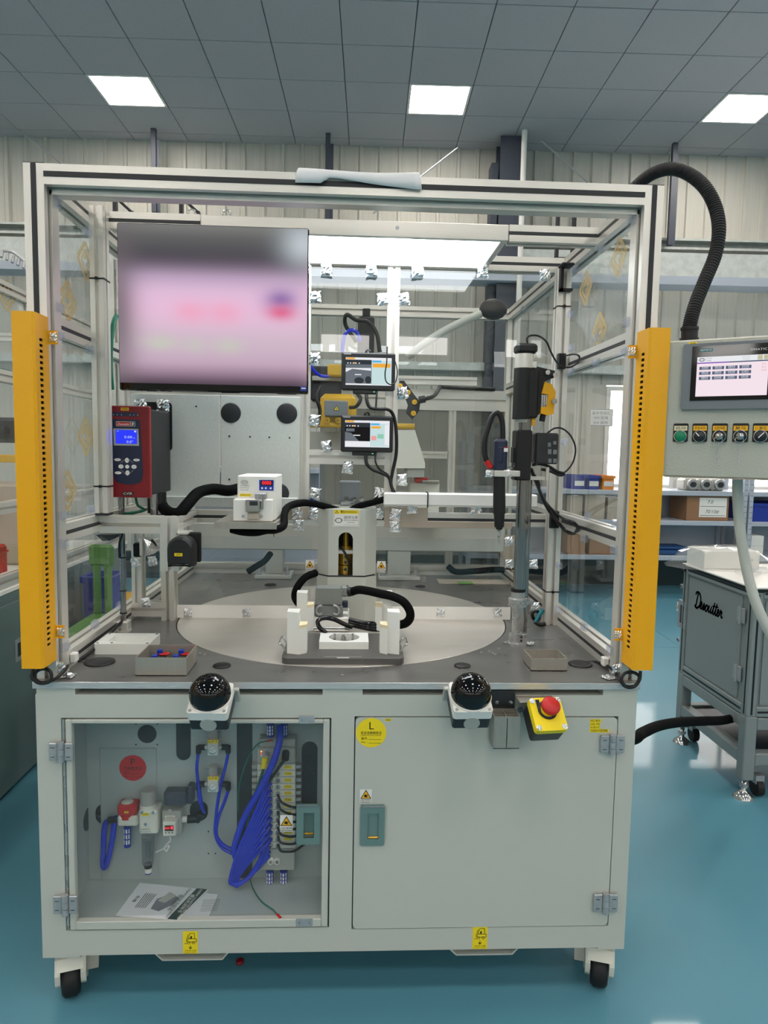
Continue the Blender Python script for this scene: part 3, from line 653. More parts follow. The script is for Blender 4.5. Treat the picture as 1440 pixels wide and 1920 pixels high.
b = B('edge_steel'); b.box(XL-.005, XR+.005, YC-.0055, YC-.003, TZ-.019, TZ-.001, .0008); b.build('front_edge', wt)
b = B('screw_dark'); b.lathe([(DR-.001, TZ-.016), (DR+.006, TZ-.016)], (DC.x, DC.y, 0), n=96); b.build('ring_gap', wt)
def grommet(px, py, rx, par=wt):
    p = PZ(px, py, TZ); r = rx*p.y/FPX; b = B('black'); b.lathe([(0, TZ+.005), (r*.85, TZ+.005), (r, TZ+.003), (r, TZ)], (p.x, p.y, 0), n=28); b.build('cable_grommet', par)
for a in ((187, 1242, 28), (416, 1249, 17), (867, 1249, 16), (1088, 1246, 23), (507, 1097, 11), (788, 1100, 10)): grommet(*a)
for px, py in ((375, 1226), (384, 1228), (918, 1222), (924, 1225), (928, 1228), (935, 1217), (642, 1267), (902, 1224)):
    p = PZ(px, py, TZ); b = B('zinc'); b.cyl((p.x, p.y, TZ), (p.x, p.y, TZ+.003), .004, n=8); b.build('table_screw', wt)
tt = thing('turntable', 'round steel turntable disc set flush into the machine table', 'turntable', (DC.x, DC.y, TZ-.02))
b = B('disk'); b.lathe([(0, TZ+.001), (DR-.001, TZ+.001), (DR, TZ), (DR, TZ-.018), (0, TZ-.018)], (DC.x, DC.y, 0), n=96, smooth=False); b.build('disc', tt)
# divider standing across the disc
dv = thing('turntable_divider', 'clear divider sheet standing on white foot bar across the turntable', 'screen', (DC.x, 2.49, TZ+.001))
x0, x1, z0, z1 = rect(338, 1142, 946, 1160, 2.482); xl_, xr_ = -.64, .59
for a, c in ((xl_, DC.x-.12), (DC.x+.12, xr_)):
    b = B('slab_white'); b.prism([(2.482, TZ+.001), (2.53, TZ+.001), (2.53, TZ+.004), (2.486, TZ+.004), (2.486, TZ+.048), (2.482, TZ+.048)], 'x', a, c); b.build('foot_bar', dv)
    b = B('acrylic'); b.box(a, c, 2.487, 2.491, TZ+.004, TZ+.30); b.build('clear_sheet', dv)
for i, (px, py) in enumerate(((352, 1149), (462, 1149), (826, 1149), (933, 1149))): foil(dv, px, py, 2.481, .75, i)
for px, py in ((581, 1061), (715, 1063)): pinch_sticker(dv, px, py, 2.4865, 16, 22)
# ================================================================ guard frame of aluminium profiles
YF = 1.8175; FXL, FXR = -.83, .7965; FZ = 2.246; W = .05
gf = thing('guard_enclosure', 'tall guard enclosure of slotted aluminium profiles with clear panels', 'frame', ((FXL+FXR)/2, (YF+YR)/2, TZ))
xl, xr = FXL+W/2, FXR-W/2; yf, yr = YF+W/2, YR-W/2-.005
for x in (xl, xr):
    for y in (yf, yr):
        p = profile('post', gf, 'z', TZ, FZ, x, y)
        if y == yf:
            b = B('dark_grey'); b.box(x-.0065, x+.0065, YF-.0015, YF+.004, 1.86, FZ-.001); b.build('slot_insert', p)
            b = B('dark_grey'); b.box(x-.0249, x+.0249, YF+.001, YF+W-.001, FZ, FZ+.002); b.build('end_cap', p)
p = profile('rail', gf, 'x', FXL+W, FXR-W, yf, FZ-W/2); b = B('dark_grey'); b.box(FXL+W, FXR-W, YF-.0015, YF+.004, FZ-W/2-.0065, FZ-W/2+.0065); b.build('slot_insert', p)
profile('rail', gf, 'x', FXL+W, FXR-W, yr, FZ-W/2); profile('rail', gf, 'x', FXL+W, FXR-W, yr, 1.80, W, .1); profile('rail', gf, 'x', FXL+W, FXR-W, yr, .955)
for x in (xl, xr):
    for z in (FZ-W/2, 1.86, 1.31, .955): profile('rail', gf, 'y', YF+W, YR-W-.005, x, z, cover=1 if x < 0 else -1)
# inner edge strip of the opening
for x, sx in ((FXL+W, 1), (FXR-W, -1)):
    b = B('alu'); b.box(x, x+sx*.006, YF+.03, YF+W+.02, TZ, FZ-W-.002); b.build('seal_strip', gf)
b = B('alu_x'); b.box(FXL+W, FXR-W, YF+.03, YF+W+.02, FZ-W-.014, FZ-W); b.build('seal_strip', gf)
# inner posts, cross bars
lpx = PY(166, 390, 2.11).x
profile('post', gf, 'z', PY(180, 962, 2.11).z, FZ, FXL+W+.02, 2.135, .04, .05)
b = B('dark_grey'); b.box(FXL+W+.001, FXL+W+.039, 2.112, 2.158, PY(180, 962, 2.11).z-.008, PY(180, 962, 2.11).z); b.build('end_cap', gf)
x0, x1, z0, z1 = rect(1022, 1090, 1043, 1173, 2.41)
profile('post', gf, 'z', TZ, FZ-W, FXR-W-.0225, 2.435, .045, .05)
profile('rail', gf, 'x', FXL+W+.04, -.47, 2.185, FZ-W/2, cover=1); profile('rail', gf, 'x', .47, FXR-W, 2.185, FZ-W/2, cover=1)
YM = 2.5
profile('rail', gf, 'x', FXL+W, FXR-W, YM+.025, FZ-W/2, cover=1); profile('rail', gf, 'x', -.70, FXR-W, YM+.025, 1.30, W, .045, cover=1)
xA0, xA1, _, _ = rect(562, 600, 582, 700, YM); xB0, xB1, _, _ = rect(725, 600, 748, 700, YM)
for a, c in ((xA0, xA1), (xB0, xB1)): profile('post', gf, 'z', 1.3225, FZ-W, (a+c)/2, YM+.02, c-a, .04)
x0, x1, z0, z1 = rect(585, 844, 722, 871, YM); profile('rail', gf, 'x', xA1, xB0, YM+.02, (z0+z1)/2, .04, z1-z0)
x0, x1, z0, z1 = rect(246, 724, 562, 741, 2.44); profile('rail', gf, 'x', x0, xA0, YM+.02, (z0+z1)/2, .04, z1-z0)
x0, x1, z0, z1 = rect(222, 735, 243, 960, YM); profile('post', gf, 'z', 1.3225, FZ-W, (x0+x1)/2-.02, YM+.02, .045, .04)
# left inner L-shaped stand
x0, x1, z0, z1 = rect(157, 968, 300, 1000, 2.15); profile('rail', gf, 'x', FXL+W, x1, 2.175, (z0+z1)/2, .05, z1-z0)
xs0, xs1, zs0, zs1 = rect(300, 970, 335, 1071, 2.15); profile('post', gf, 'z', zs0, zs1, (xs0+xs1)/2, 2.175, xs1-xs0, .05)
xq0, xq1, _, _ = rect(302, 1080, 327, 1159, 2.44); profile('post', gf, 'z', TZ, 1.277, (xq0+xq1)/2, 2.465, xq1-xq0, .05)
profile('rail', gf, 'x', FXL+W, xq0, 2.465, 1.03-.06, .05, .05)
profile('post', gf, 'z', .995, 1.277, FXL+W+.02, 2.465, .035, .05); profile('rail', gf, 'y', 2.20, 2.44, (xs0+xs1)/2, (z0+z1)/2, .04, .04)
b = B('acrylic'); b.box(FXL+W+.04, xq0, 2.463, 2.467, .995, 1.27); b.build('panel', gf)
# clear panels
for x in (xl, xr):
    for z0_, z1_ in ((.98, 1.285), (1.335, 1.835), (1.885, FZ-W)):
        for y0_, y1_ in ((YF+W, 2.6), (2.605, YR-W)):
            b = B('acrylic'); b.box(x-.0025, x+.0025, y0_, y1_, z0_, z1_); b.build('panel', gf)
    for z0_, z1_ in ((.98, 1.285), (1.335, 1.835), (1.885, FZ-W)):
        b = B('alu'); b.box(x-.012, x+.012, 2.592, 2.613, z0_, z1_); b.build('panel_joint', gf)
for a, c, z0_, z1_ in ((xA1, xB0, z1, FZ-W), (xB1, FXR-W, 1.3225, FZ-W), (xA1, xB0, 1.3225, z0)):
    pass
pz0, pz1 = PY(650, 871, YM).z, PY(650, 844, YM).z
for a, c, z0_, z1_ in ((xA1, xB0, pz1, FZ-W), (xB1, FXR-W-.045, 1.3225, FZ-W), (xA1, xB0, 1.3225, pz0)):
    b = B('acrylic'); b.box(a, c, YM+.008, YM+.012, z0_, z1_); b.build('panel', gf)
# rear doors with dusty film
clear('dusty', (.9, .9, .88), .42, (112, 114, 108), rough=.2, ior=1.3)
dzs = (PY(820, 936, yr).z, PY(820, 853, yr).z, PY(820, 785, yr).z)
xd = [PY(v, 850, yr).x for v in (600, 846, 1040)]
for x in xd[1:2]: profile('post', gf, 'z', .98, 1.75, x, yr, .035, .04)
for z in (dzs[1],): profile('rail', gf, 'x', xd[0], xd[1]-.02, yr, z, .035, .035)
for x0_, x1_, z0_, z1_ in ((xd[0], xd[1]-.02, .98, dzs[1]-.018), (xd[0], xd[1]-.02, dzs[1]+.018, 1.75), (xd[1]+.02, FXR-W, .98, 1.75)):
    b = B('dusty'); b.box(x0_, x1_, yr-.002, yr+.002, z0_, z1_); b.build('rear_panel', gf)
b = B('acrylic'); b.box(FXL+W, xd[0]-.02, yr-.002, yr+.002, .98, 1.75); b.box(FXL+W, FXR-W, yr-.002, yr+.002, 1.85, FZ-W); b.build('rear_panel', gf)
profile('rail', gf, 'x', xd[0]-.1, xd[1]+.1, YR-.12, 1.885, .04, .04)
# clear clips holding the panels
b = B('clip_clear'); b.box(-.016, 0, -.018, .018, -.012, .012, .003); b.box(-.018, -.004, -.006, .006, -.009, .009, .002); CLIP = b.mesh('panel_clip')
for px, py in ((1192, 415), (1133, 466), (1082, 506), (1075, 588), (1181, 605), (1123, 634), (1076, 652), (1178, 660), (1123, 680), (1075, 697), (1063, 828), (1107, 967), (1160, 983), (1100, 1010), (1158, 1030), (1052, 1060), (1052, 1143), (1100, 1175), (1150, 1218), (985, 580)):
    inst(CLIP, gf, PX(px, py, FXR-W))
for px, py in ((101, 380), (157, 435), (106, 577), (106, 630), (162, 655), (112, 966), (165, 955), (113, 1018), (220, 1135), (173, 1170), (117, 1212)):
    inst(CLIP, gf, PX(px, py, FXL+W), rz=math.pi)
# protective film with printed gold diamonds, left on some panels
def film(x, poly, logos, sgn):
    b = B('film'); pts = [PX(px, py, x) for px, py in poly]; n = len(pts)
    c = sum(pts, Vector())/n; vs = [c+Vector((sgn*.008, 0, 0))]
    rnd = random.Random(n)
    for t in (.5, .8, 1.): vs += [c+(p-c)*t+Vector((sgn*(.003+rnd.uniform(0, .012)), 0, 0)) for p in pts]
    fs = [(0, 1+k, 1+(k+1) % n) for k in range(n)]
    for j in (0, 1): fs += [(1+j*n+k, 1+(j+1)*n+k, 1+(j+1)*n+(k+1) % n, 1+j*n+(k+1) % n) for k in range(n)]
    b.add(vs, fs, True); f = b.build('protective_film', gf)
    for px, py in logos:
        p = PX(px, py, x); b = B('gold_print').frame((p.x+sgn*.016, p.y, p.z), .001, right=(0, sgn, 0))
        D = lambda s, dy=0: [(0, 54*s+dy), (58*s, dy), (0, -54*s+dy), (-58*s, dy), (0, 54*s+dy)]
        b.o2(D(1), 14).o2(D(.58)[1:]+[(58*.58, 0)], 11).o2([(0, 20), (20, 0), (0, -12)], 9).o2([(-8, 8), (0, 14)], 9); b.build('printed_logo', f)
film(xl+.006, [(102, 395), (122, 400), (138, 440), (168, 470), (168, 590), (140, 600), (106, 575)], [(150, 490), (116, 565)], 1)
film(xl+.006, [(104, 700), (130, 660), (172, 690), (174, 905), (140, 940), (108, 975)], [(151, 818), (116, 920)], 1)
film(xr-.006, [(1195, 450), (1170, 470), (1130, 490), (1100, 530), (1085, 600), (1110, 640), (1180, 600)], [(1170, 482), (1107, 540), (1133, 620)], -1)
# crumpled foil caps over bolts
for i, (px, py) in enumerate(((612, 505), (697, 508), (783, 508), (905, 510), (1022, 516), (591, 557), (718, 561), (757, 561), (590, 673), (589, 788), (755, 737), (612, 838), (652, 877), (590, 925), (712, 925), (753, 900), (590, 963), (708, 963), (742, 965), (740, 987), (772, 952), (892, 952), (557, 962), (559, 985))):
    foil(gf, px, py, YM-.012, 1.0 if i != 2 else 1.1, i)
for i, (px, py) in enumerate(((955, 1015), (955, 1057), (985, 1012), (1000, 1058), (1003, 1138), (254, 1054), (286, 1052), (273, 1130))): foil(gf, px, py, 2.40, .8, i)
for i, (px, py) in enumerate(((111, 1252), (1158, 1255))): foil(gf, px, py, YF+.01, .8, i)
for i, (px, py) in enumerate(((128, 1267), (1141, 1270), (957, 1205), (990, 1206))):
    p = PZ(px, py, TZ+.002); o = inst(FOILS[i], wt, p, name='foil_patch', rot=(-math.pi/2, 0, .4*i), scale=(.9, .9, .9))
# zip ties round posts
def tie(x0, x1, y0, y1, z, tail=0):
    b = B('black'); b.ring(rr(x0-.002, x1+.002, y0-.002, y1+.002, .003, 2), rr(x0, x1, y0, y1, .002, 2), 'z', z-.0022, z+.0022); b.box((x0+x1)/2-.004+tail, (x0+x1)/2+.004+tail, y0-.007, y0-.001, z-.004, z+.004)
    b.build('cable_tie', gf)
tie(FXL+W, FXL+W+.04, 2.11, 2.16, PY(185, 522, 2.11).z); tie(FXL+W, FXL+W+.04, 2.11, 2.16, PY(190, 912, 2.11).z)
tie(FXR-W-.045, FXR-W, 2.41, 2.46, PY(1052, 574, 2.41).z); tie(FXR-W-.045, FXR-W, 2.41, 2.46, PY(1032, 1110, 2.41).z)
for px0, py0, px1, py1 in ((1045, 663, 1060, 692), (1030, 958, 1047, 990)):
    x0, x1, z0, z1 = rect(px0, py0, px1, py1, 2.405); b = B('black'); b.box(x0, x1, 2.395, 2.41, z0, z1, .002)
    for q in range(4): b.box(x0+.002+q*(x1-x0)/4, x0+(q+.6)*(x1-x0)/4, 2.392, 2.395, z0+.004, z1-.004)
    b.build('corner_bracket', gf)
p = PY(1068, 478, 2.3); b = B('black'); b.box(FXR-W-.05, FXR-W-.006, 2.36, 2.41, FZ-W-.012, FZ-W-.002, .003); b.box(FXR-W-.045, FXR-W-.035, 2.385, 2.408, FZ-W-.09, FZ-W-.004); b.box(FXR-W-.045, FXR-W-.002, 2.385, 2.408, FZ-W-.09, FZ-W-.082); b.build('corner_bracket', gf)
# folded white paper over the top rail, eye bolts, brackets above
q0, q1 = PY(557, 335, YF), PY(788, 335, YF); zt_ = FZ+.006
b = B('paper'); n = 16; vs = []; prof = [(.055, .0), (.03, .004), (0, .005), (-.006, 0), (-.008, -.02), (-.009, -.042)]
for i in range(n+1):
    t = i/n; x = q0.x+(q1.x-q0.x)*t; hang = .75 if t < .22 else (.42 if t < .3 else .42+.75*(t-.3))
    for j, (dy, dz) in enumerate(prof): vs.append((x+.004*math.sin(9*t+j), YF+dy-.002*math.sin(7*t), FZ+.003+(dz*hang if dz < 0 else dz)+.0025*math.sin(5*t+j)*(j < 3)))
m_ = len(prof); b.add(vs, [(i*m_+j, (i+1)*m_+j, (i+1)*m_+j+1, i*m_+j+1) for i in range(n) for j in range(m_-1)], True)
pp = single(b, 'paper_sheet', 'white paper sheet folded over the front top rail', 'paper'); sm = pp.modifiers.new('thickness', 'SOLIDIFY'); sm.thickness = .0008
for px in (358, 424):
    p = PY(px, 418, 2.17); b = B('chrome'); b.tube([(p.x+.011*math.cos(t/12*6.283), 2.18, FZ+.0095+.011*math.sin(t/12*6.283)) for t in range(13)], .003, 6, 1); b.build('eye_bolt', gf)
for px, s_ in ((213, 1), (337, 1), (1080, -1)):
    p = PY(px, 398, 2.52); b = B('dark_grey'); x = p.x; z = p.z; b.box(x, x+.012*s_, 2.51, 2.53, FZ, z+.055); b.box(x, x+.075*s_, 2.51, 2.53, FZ, FZ+.006); b.box(x+.06*s_, x+.07*s_, 2.51, 2.53, FZ, z+.004); b.tube([(x+.005*s_, 2.52, z+.052), (x+.065*s_, 2.52, z)], .005, 6, 1); b.build('top_bracket', gf)
# covered plates on the lower mid rail
for a in ((531, 950, 578, 975), (720, 951, 802, 978), (721, 978, 960, 990)):
    x0, x1, z0, z1 = rect(*a, YM-.004); b = B('tan'); b.box(x0, x1, YM-.006, YM-.001, z0, z1, .001); b.build('joint_plate', gf)
x0, x1, z0, z1 = rect(720, 926, 1008, 951, 2.40); b = B('slab_white'); b.box(x0, x1, 2.40, 2.46, z0, z1, .004); cd_ = thing('cable_duct', 'white plastic cable duct crossing behind the screwdriver', 'duct', ((x0+x1)/2, 2.43, z0)); b.build('duct_body', cd_)
b = B('pale_grey'); b.box(x0-.0, x1, 2.398, 2.4, z0+.004, z0+.007); b.build('lid_seam', cd_)
b = B('black'); xx = PY(802, 938, 2.40).x; b.ring(rr(2.397, 2.463, z0-.003, z1+.003, .003, 2), rr(2.4, 2.46, z0, z1, .002, 2), 'x', xx-.002, xx+.002); b.build('cable_tie', cd_)
# ---------------------------------------------------------------- yellow light-curtain guards
def curtain(side, px0, px1, py0, py1, label):
    y0 = 1.735; xa, xb, z0, z1 = rect(px0, py0, px1, py1, y0); x0, x1 = (FXL, FXL+W+.004) if side < 0 else (FXR-W-.004, FXR)
    t = thing('light_curtain_guard', label, 'guard', ((x0+x1)/2, 1.77, z0), 'yellow guards on the front posts')
    sx = -side; xo, xi = (x0, x1) if side < 0 else (x1, x0)
    c = .006; b = B('yellow'); th = .003; yb_ = YF-.004
    # front sheet, outer sheet, chamfered corner, inner sheet with the row of square openings
    b.box(min(xo, xi-sx*c), max(xo, xi-sx*c), y0, y0+th, z0, z1); b.box(min(xo, xo+sx*th), max(xo, xo+sx*th), y0+th, yb_, z0, z1)
    b.add([(xi-sx*c, y0, z0), (xi, y0+c, z0), (xi, y0+c, z1), (xi-sx*c, y0, z1)], [(0, 1, 2, 3)])
    b.box(x0+.001, x1-.001, y0+c, yb_, z1-.004, z1-.001)
    b.box(x0+.001, x1-.001, y0+c, yb_, z0+.001, z0+.004)
    n = 56; za, zb_ = z0+.05, z1-.052; st = (zb_-za)/n; h = st*.52; ya, yc = y0+.026, y0+.045; xs_, xe = min(xi, xi-sx*.002), max(xi, xi-sx*.002)
    b.box(xs_, xe, y0+c, ya, z0, z1); b.box(xs_, xe, yc, yb_, z0, z1); b.box(xs_, xe, ya, yc, z0, za); b.box(xs_, xe, ya, yc, zb_, z1)
    for k in range(n): b.box(xs_, xe, ya, yc, za+k*st+h, za+(k+1)*st)
    hs = b.build('housing', t)
    b = B('gloss_black'); b.box((x0+x1)/2-.012, (x0+x1)/2+.012, y0+.012, yb_-.006, z0+.01, z1-.01); b.build('sensor_bar', t)
    for z in (z1-.05, z0+.075):
        b = B('yellow'); b.box(min(xi, xi+sx*.022), max(xi, xi+sx*.022), YF-.006, YF-.002, z-.017, z+.017); br = b.build('mounting_tab', t)
        inst(FOILS[0], br, (xi+sx*.012, YF-.007, z), name='foil_patch', scale=(.55, .55, .55))
    return t, x0, x1, z0
cl = curtain(-1, 26, 72, 583, 1254, 'tall yellow perforated guard on the left front post')
cr = curtain(1, 1212, 1252, 614, 1257, 'tall yellow perforated guard on the right front post')
# cables below the guards
def cable(name, label, r, pts, m='black', n=8, sub=5, cat='cable', parts=None):
    b = B(m); b.ptube(pts, r, n, sub); return single(b, name, label, cat)
cable('coiled_cable', 'black cable coiled below the left yellow guard', .0045, [(62, 1254, 1.77), (60, 1270, 1.76), (74, 1281, 1.765), (94, 1277, 1.77), (95, 1260, 1.775), (83, 1254, 1.78), (70, 1258, 1.775), (64, 1270, 1.77), (78, 1280, 1.775), (103, 1273, 1.786), (122, 1256, 1.83), (133, 1240, 1.95), (160, 1238, 1.985), (181, 1243, 1.985)])
cable('coiled_cable', 'black cable coiled below the right yellow guard', .0045, [(1201, 1258, 1.77), (1199, 1275, 1.765), (1188, 1288, 1.765), (1172, 1287, 1.77), (1165, 1274, 1.775), (1172, 1262, 1.78), (1188, 1261, 1.778), (1199, 1270, 1.772), (1190, 1286, 1.77), (1172, 1286, 1.776), (1158, 1268, 1.82), (1145, 1252, 1.88), (1120, 1242, 1.97), (1096, 1242, 1.99)])
cable('floor_cable', 'black cable lying along the lower left rail on the worktop', .005, [(146, 1240, 1.96), (180, 1214, 2.05), (222, 1172, 2.25), (235, 1160, 2.33)])
for px, py, sx in ((133, 1232, 1), (1140, 1240, -1)):
    p = PX(px, py, FXL+W if sx > 0 else FXR-W); b = B('white'); b.box(p.x, p.x+sx*.018, p.y-.012, p.y+.012, p.z-.013, p.z+.013, .003); b.build('cable_clip', gf)
# ================================================================ fittings in the upper half
# task lamp
lz = 2.197; lp = thing('task_lamp', 'wide flat glowing lamp panel under the guard frame roof', 'lamp', (0, 2.32, lz))
b = B('alu_x'); b.box(-.465, .465, 2.15, 2.165, lz-.003, FZ-.004, .002); b.box(-.465, .465, 2.485, 2.5-.001, lz, lz+.03, .002); b.box(-.465, -.445, 2.165, 2.485, lz, lz+.03, .002); b.box(.445, .465, 2.165, 2.485, lz, lz+.03, .002); b.box(-.46, .46, 2.16, 2.49, lz+.03, lz+.036); b.build('housing', lp)
b = B('task_light'); b.box(-.445, .445, 2.165, 2.485, lz+.006, lz+.016); b.build('diffuser', lp)
p = PY(745, 427, 2.149); b = B('zinc'); b.cyl(p, p+Vector((0, .004, 0)), .006, n=10); b.build('screw', lp)
# monitor
ym = 2.098; mx0, mx1, mz0, mz1 = rect(221, 422, 578, 735, ym)
mo = thing('monitor', 'large flat monitor showing a soft pink blurred picture', 'monitor', ((mx0+mx1)/2, ym+.02, mz0))
b = B('gloss_black'); b.box(mx0, mx1, ym, ym+.035, mz0, mz1, .004); b.box(mx0+.1, mx1-.1, ym+.035, ym+.058, mz0+.08, mz1-.1, .01); b.build('case', mo)
m = bpy.data.materials.new('blurred_screen'); m.use_nodes = True; nt = m.node_tree; nt.nodes.clear(); L = nt.links.new
out = nt.nodes.new('ShaderNodeOutputMaterial'); em = nt.nodes.new('ShaderNodeEmission'); L(em.outputs[0], out.inputs[0]); tc = nt.nodes.new('ShaderNodeTexCoord'); sp = nt.nodes.new('ShaderNodeSeparateXYZ'); L(tc.outputs['Generated'], sp.inputs[0])
def math_(op, a, b_=None):
    n = nt.nodes.new('ShaderNodeMath'); n.operation = op
    for i, v in enumerate((a, b_)):
        if v is None: continue
        if isinstance(v, (int, float)): n.inputs[i].default_value = v
        else: L(v, n.inputs[i])
    return n.outputs[0]
def mixc(f, a, c):
    n = nt.nodes.new('ShaderNodeMix'); n.data_type = 'RGBA'; L(f, n.inputs[0])
    if isinstance(a, tuple): n.inputs[6].default_value = lin(a)
    else: L(a, n.inputs[6])
    n.inputs[7].default_value = lin(c); return n.outputs[2]
rp = nt.nodes.new('ShaderNodeValToRGB'); L(sp.outputs[2], rp.inputs[0]); e = rp.color_ramp; e.interpolation = 'B_SPLINE'
stops = [(0, (70, 58, 70)), (.06, (140, 116, 134)), (.14, (202, 172, 194)), (.3, (206, 186, 200)), (.44, (232, 190, 218)), (.58, (228, 192, 220)), (.68, (186, 162, 190)), (.75, (110, 98, 112)), (.82, (72, 70, 76)), (.93, (100, 100, 100)), (1, (126, 126, 124))]
while len(e.elements) < len(stops): e.elements.new(.5)
for el, (pos, c) in zip(e.elements, stops): el.position = pos; el.color = lin(c)
def blob(x, z, rx, rz):
    dx = math_('DIVIDE', math_('SUBTRACT', sp.outputs[0], x), rx); dz = math_('DIVIDE', math_('SUBTRACT', sp.outputs[2], z), rz)
    return math_('EXPONENT', math_('MULTIPLY', math_('ADD', math_('MULTIPLY', dx, dx), math_('MULTIPLY', dz, dz)), -1.))
col = rp.outputs[0]
for x, z, rx, rz, c, k in ((.0, .45, .1, .6, (110, 102, 106), .85), (.38, .46, .09, .07, (244, 158, 186), .6), (.56, .46, .09, .07, (244, 158, 186), .6), (.86, .55, .09, .07, (120, 90, 160), .8), (.86, .47, .08, .05, (224, 90, 130), .8), (.22, .26, .09, .05, (196, 204, 184), .7), (.4, .25, .06, .05, (196, 200, 186), .6), (.58, .25, .08, .05, (196, 204, 184), .6), (.98, .9, .12, .14, (196, 206, 212), .9), (1.02, .4, .05, .3, (212, 180, 200), .6)):
    col = mixc(math_('MULTIPLY', blob(x, z, rx, rz), k), col, c)
L(col, em.inputs[0]); em.inputs[1].default_value = 1.0; MATS['blurred_screen'] = m
b = B('blurred_screen'); b.box(mx0+.003, mx1-.003, ym-.0015, ym, mz0+.022, mz1-.003); b.build('screen', mo)
b = B('blue'); q = rect(563, 723, 575, 733, ym-.002); b.box(q[0], q[1], ym-.001, ym, q[2], q[3]); b.m('label').box(q[0]+.003, q[1]-.003, ym-.0015, ym-.001, (q[2]+q[3])/2-.002, (q[2]+q[3])/2+.002); b.build('power_label', mo)
b = B('dark_grey'); b.box(mx0+.2, mx1-.2, ym+.058, 2.16, mz1-.16, mz1-.02, .003); b.build('mount_bracket', mo)
# backing plates with round openings
yp = 2.475; x0, x1, z0, z1 = rect(246, 741, 562, 931, yp); pl = thing('equipment_panel', 'pale sheet metal panel with round black cable holes below the monitor', 'panel', ((x0+x1)/2, yp, z0))
xm = PY(413, 840, yp).x
b = B('plate'); b.box(x0, xm-.002, yp, yp+.004, z0, z1, .001); b.build('sheet', pl); b = B('plate'); b.box(xm+.002, x1, yp, yp+.004, z0, z1, .001); b.build('sheet', pl)
for px, py, r in ((433, 774, 18.5), (538, 775, 19), (523, 925, 19)):
    p = PY(px, py, yp); r = r*p.y/FPX; b = B('dark_grey'); b.lathe([(0, yp-.003), (r*.9, yp-.003), (r, yp-.0015), (r, yp)], (p.x, 0, p.z), 'y', 28); b.build('grommet', pl)
for px, py in ((430, 818), (469, 819), (505, 820), (543, 821), (430, 899), (368, 762), (470, 899)):
    p = PY(px, py, yp); b = B('screw_dark'); b.cyl(p, p-Vector((0, .001, 0)), .0035, n=8); b.build('screw_hole', pl)
x0, x1, z0, z1 = rect(262, 931, 560, 950, yp); b = B('plate'); b.box(x0, x1, yp-.02, yp+.004, z0, z1, .002); b.build('lower_flange', pl)
# torque controller
yc = 2.19; x0, x1, z0, z1 = rect(208, 761, 281, 933, yc)
tc_ = thing('torque_controller', 'dark red and black controller box with blue display and arrow keys', 'controller', ((x0+x1)/2, yc+.12, z0))
b = B('maroon'); b.box(x0, x1, yc, yc+.02, z0, z1, .003); b.build('front_cover', tc_)
b = B('plastic_dark'); b.box(x0+.002, x1-.002, yc+.02, 2.44, z0+.008, z1-.008, .002); b.build('body', tc_)
k = (x1-x0)/73; zc = (z0+z1)/2; T0 = ((x0+x1)/2, yc-.0005, zc)
def lc(px, py): return px-244.5, 847-py
b = B('navy').frame(T0, k); b.p2([lc(*p) for p in ((209, 785), (263, 786), (267, 860), (268, 890), (264, 904), (250, 909), (232, 909), (216, 904), (211, 890))], 0); b.p2([lc(*p) for p in ((210, 772), (260, 772), (260, 780), (210, 780))], 0)
for px in (214, 221, 229, 245, 252, 259): b.m('pale_grey').d2(*lc(px, 777), 1, 1, 8)
b.m('red').r2(*lc(219, 798), *lc(246, 790), 1).m('label').o2([lc(219, 798), lc(254, 798), lc(254, 790), lc(219, 790), lc(219, 798)], .6, 2).o2([lc(246, 798), lc(246, 790)], .6, 2).t2('Desoutter', 6.5, *lc(232.5, 794.4), 2, 24, .35).d2(*lc(250, 793.5), 2.2, 2, 12).o2([lc(249, 794), lc(249, 797)], 2, 2)
b.m('pale_grey').p2([lc(213, 803), lc(260, 803), lc(261, 835), lc(214, 835)], 1)
b.m('ink').r2(*lc(229, 930), *lc(249, 923), 1).m('label').t2('CVIR', 6.5, *lc(238.5, 926.5), 2, 17)
b.m('label').o2([lc(226, 868), lc(238, 858), lc(250, 868)], .35, 1).o2([lc(226, 881), lc(238, 892), lc(250, 881)], .35, 1)
b.build('printed_face', tc_)
b = B('lcd_blue').frame(T0, k); b.r2(*lc(217.5, 831.5), *lc(257.5, 805.5), 3); b.m('lcd_text').t2('0.00', 6.6, *lc(241, 819), 4, 14.5).t2('Nm', 2.4, *lc(252, 820.5), 4).t2('0.0°', 6.6, *lc(244, 828), 4, 12).r2(*lc(252.5, 809.5), *lc(256, 806.5), 4).t2('P01', 2.6, *lc(222, 808), 4); b.build('display', tc_)
for px, py, rx, ry, tx in ((220.5, 862, 6.2, 2.7, 'Esc'), (238, 863, 3.7, 4.8, '∧'), (256, 862, 6, 2.6, 'Fn'), (226.6, 874.8, 4.8, 4, '<'), (238.3, 875, 3.7, 3.7, '••'), (251, 875, 4.8, 4, '>'), (238.7, 886.7, 3.7, 4.8, '∨'), (221, 887, 6.2, 2.7, 'Menu')):
    b = B('label').frame((T0[0], T0[1]-.0015, T0[2]), k); x, y = lc(px, py); o = circ(x, y, rx, 16, ry); n = len(o)
    b.add([(u, v, .0) for u, v in o]+[(u, v, -.0018) for u, v in o], [list(range(n))]+[(j, n+j, n+(j+1) % n, (j+1) % n) for j in range(n)]); b.m('ink').t2(tx, 3 if len(tx) < 3 else 2.4, x, y, 1); b.build('key', tc_)
tag_sticker(tc_, 234, 767, yc-.001, 15, 6, '控制器', 'sign_amber')
q = rect(250, 753, 319, 790, 2.42); b = B('black'); b.prism(rr(q[0], q[1], q[2]-.1, q[3], .012, 3), 'y', 2.44, 2.446); br = b.build('bracket_plate', tc_)
for i, px in enumerate((264, 306)): foil(br, px, 761, 2.438, 1.1, i)
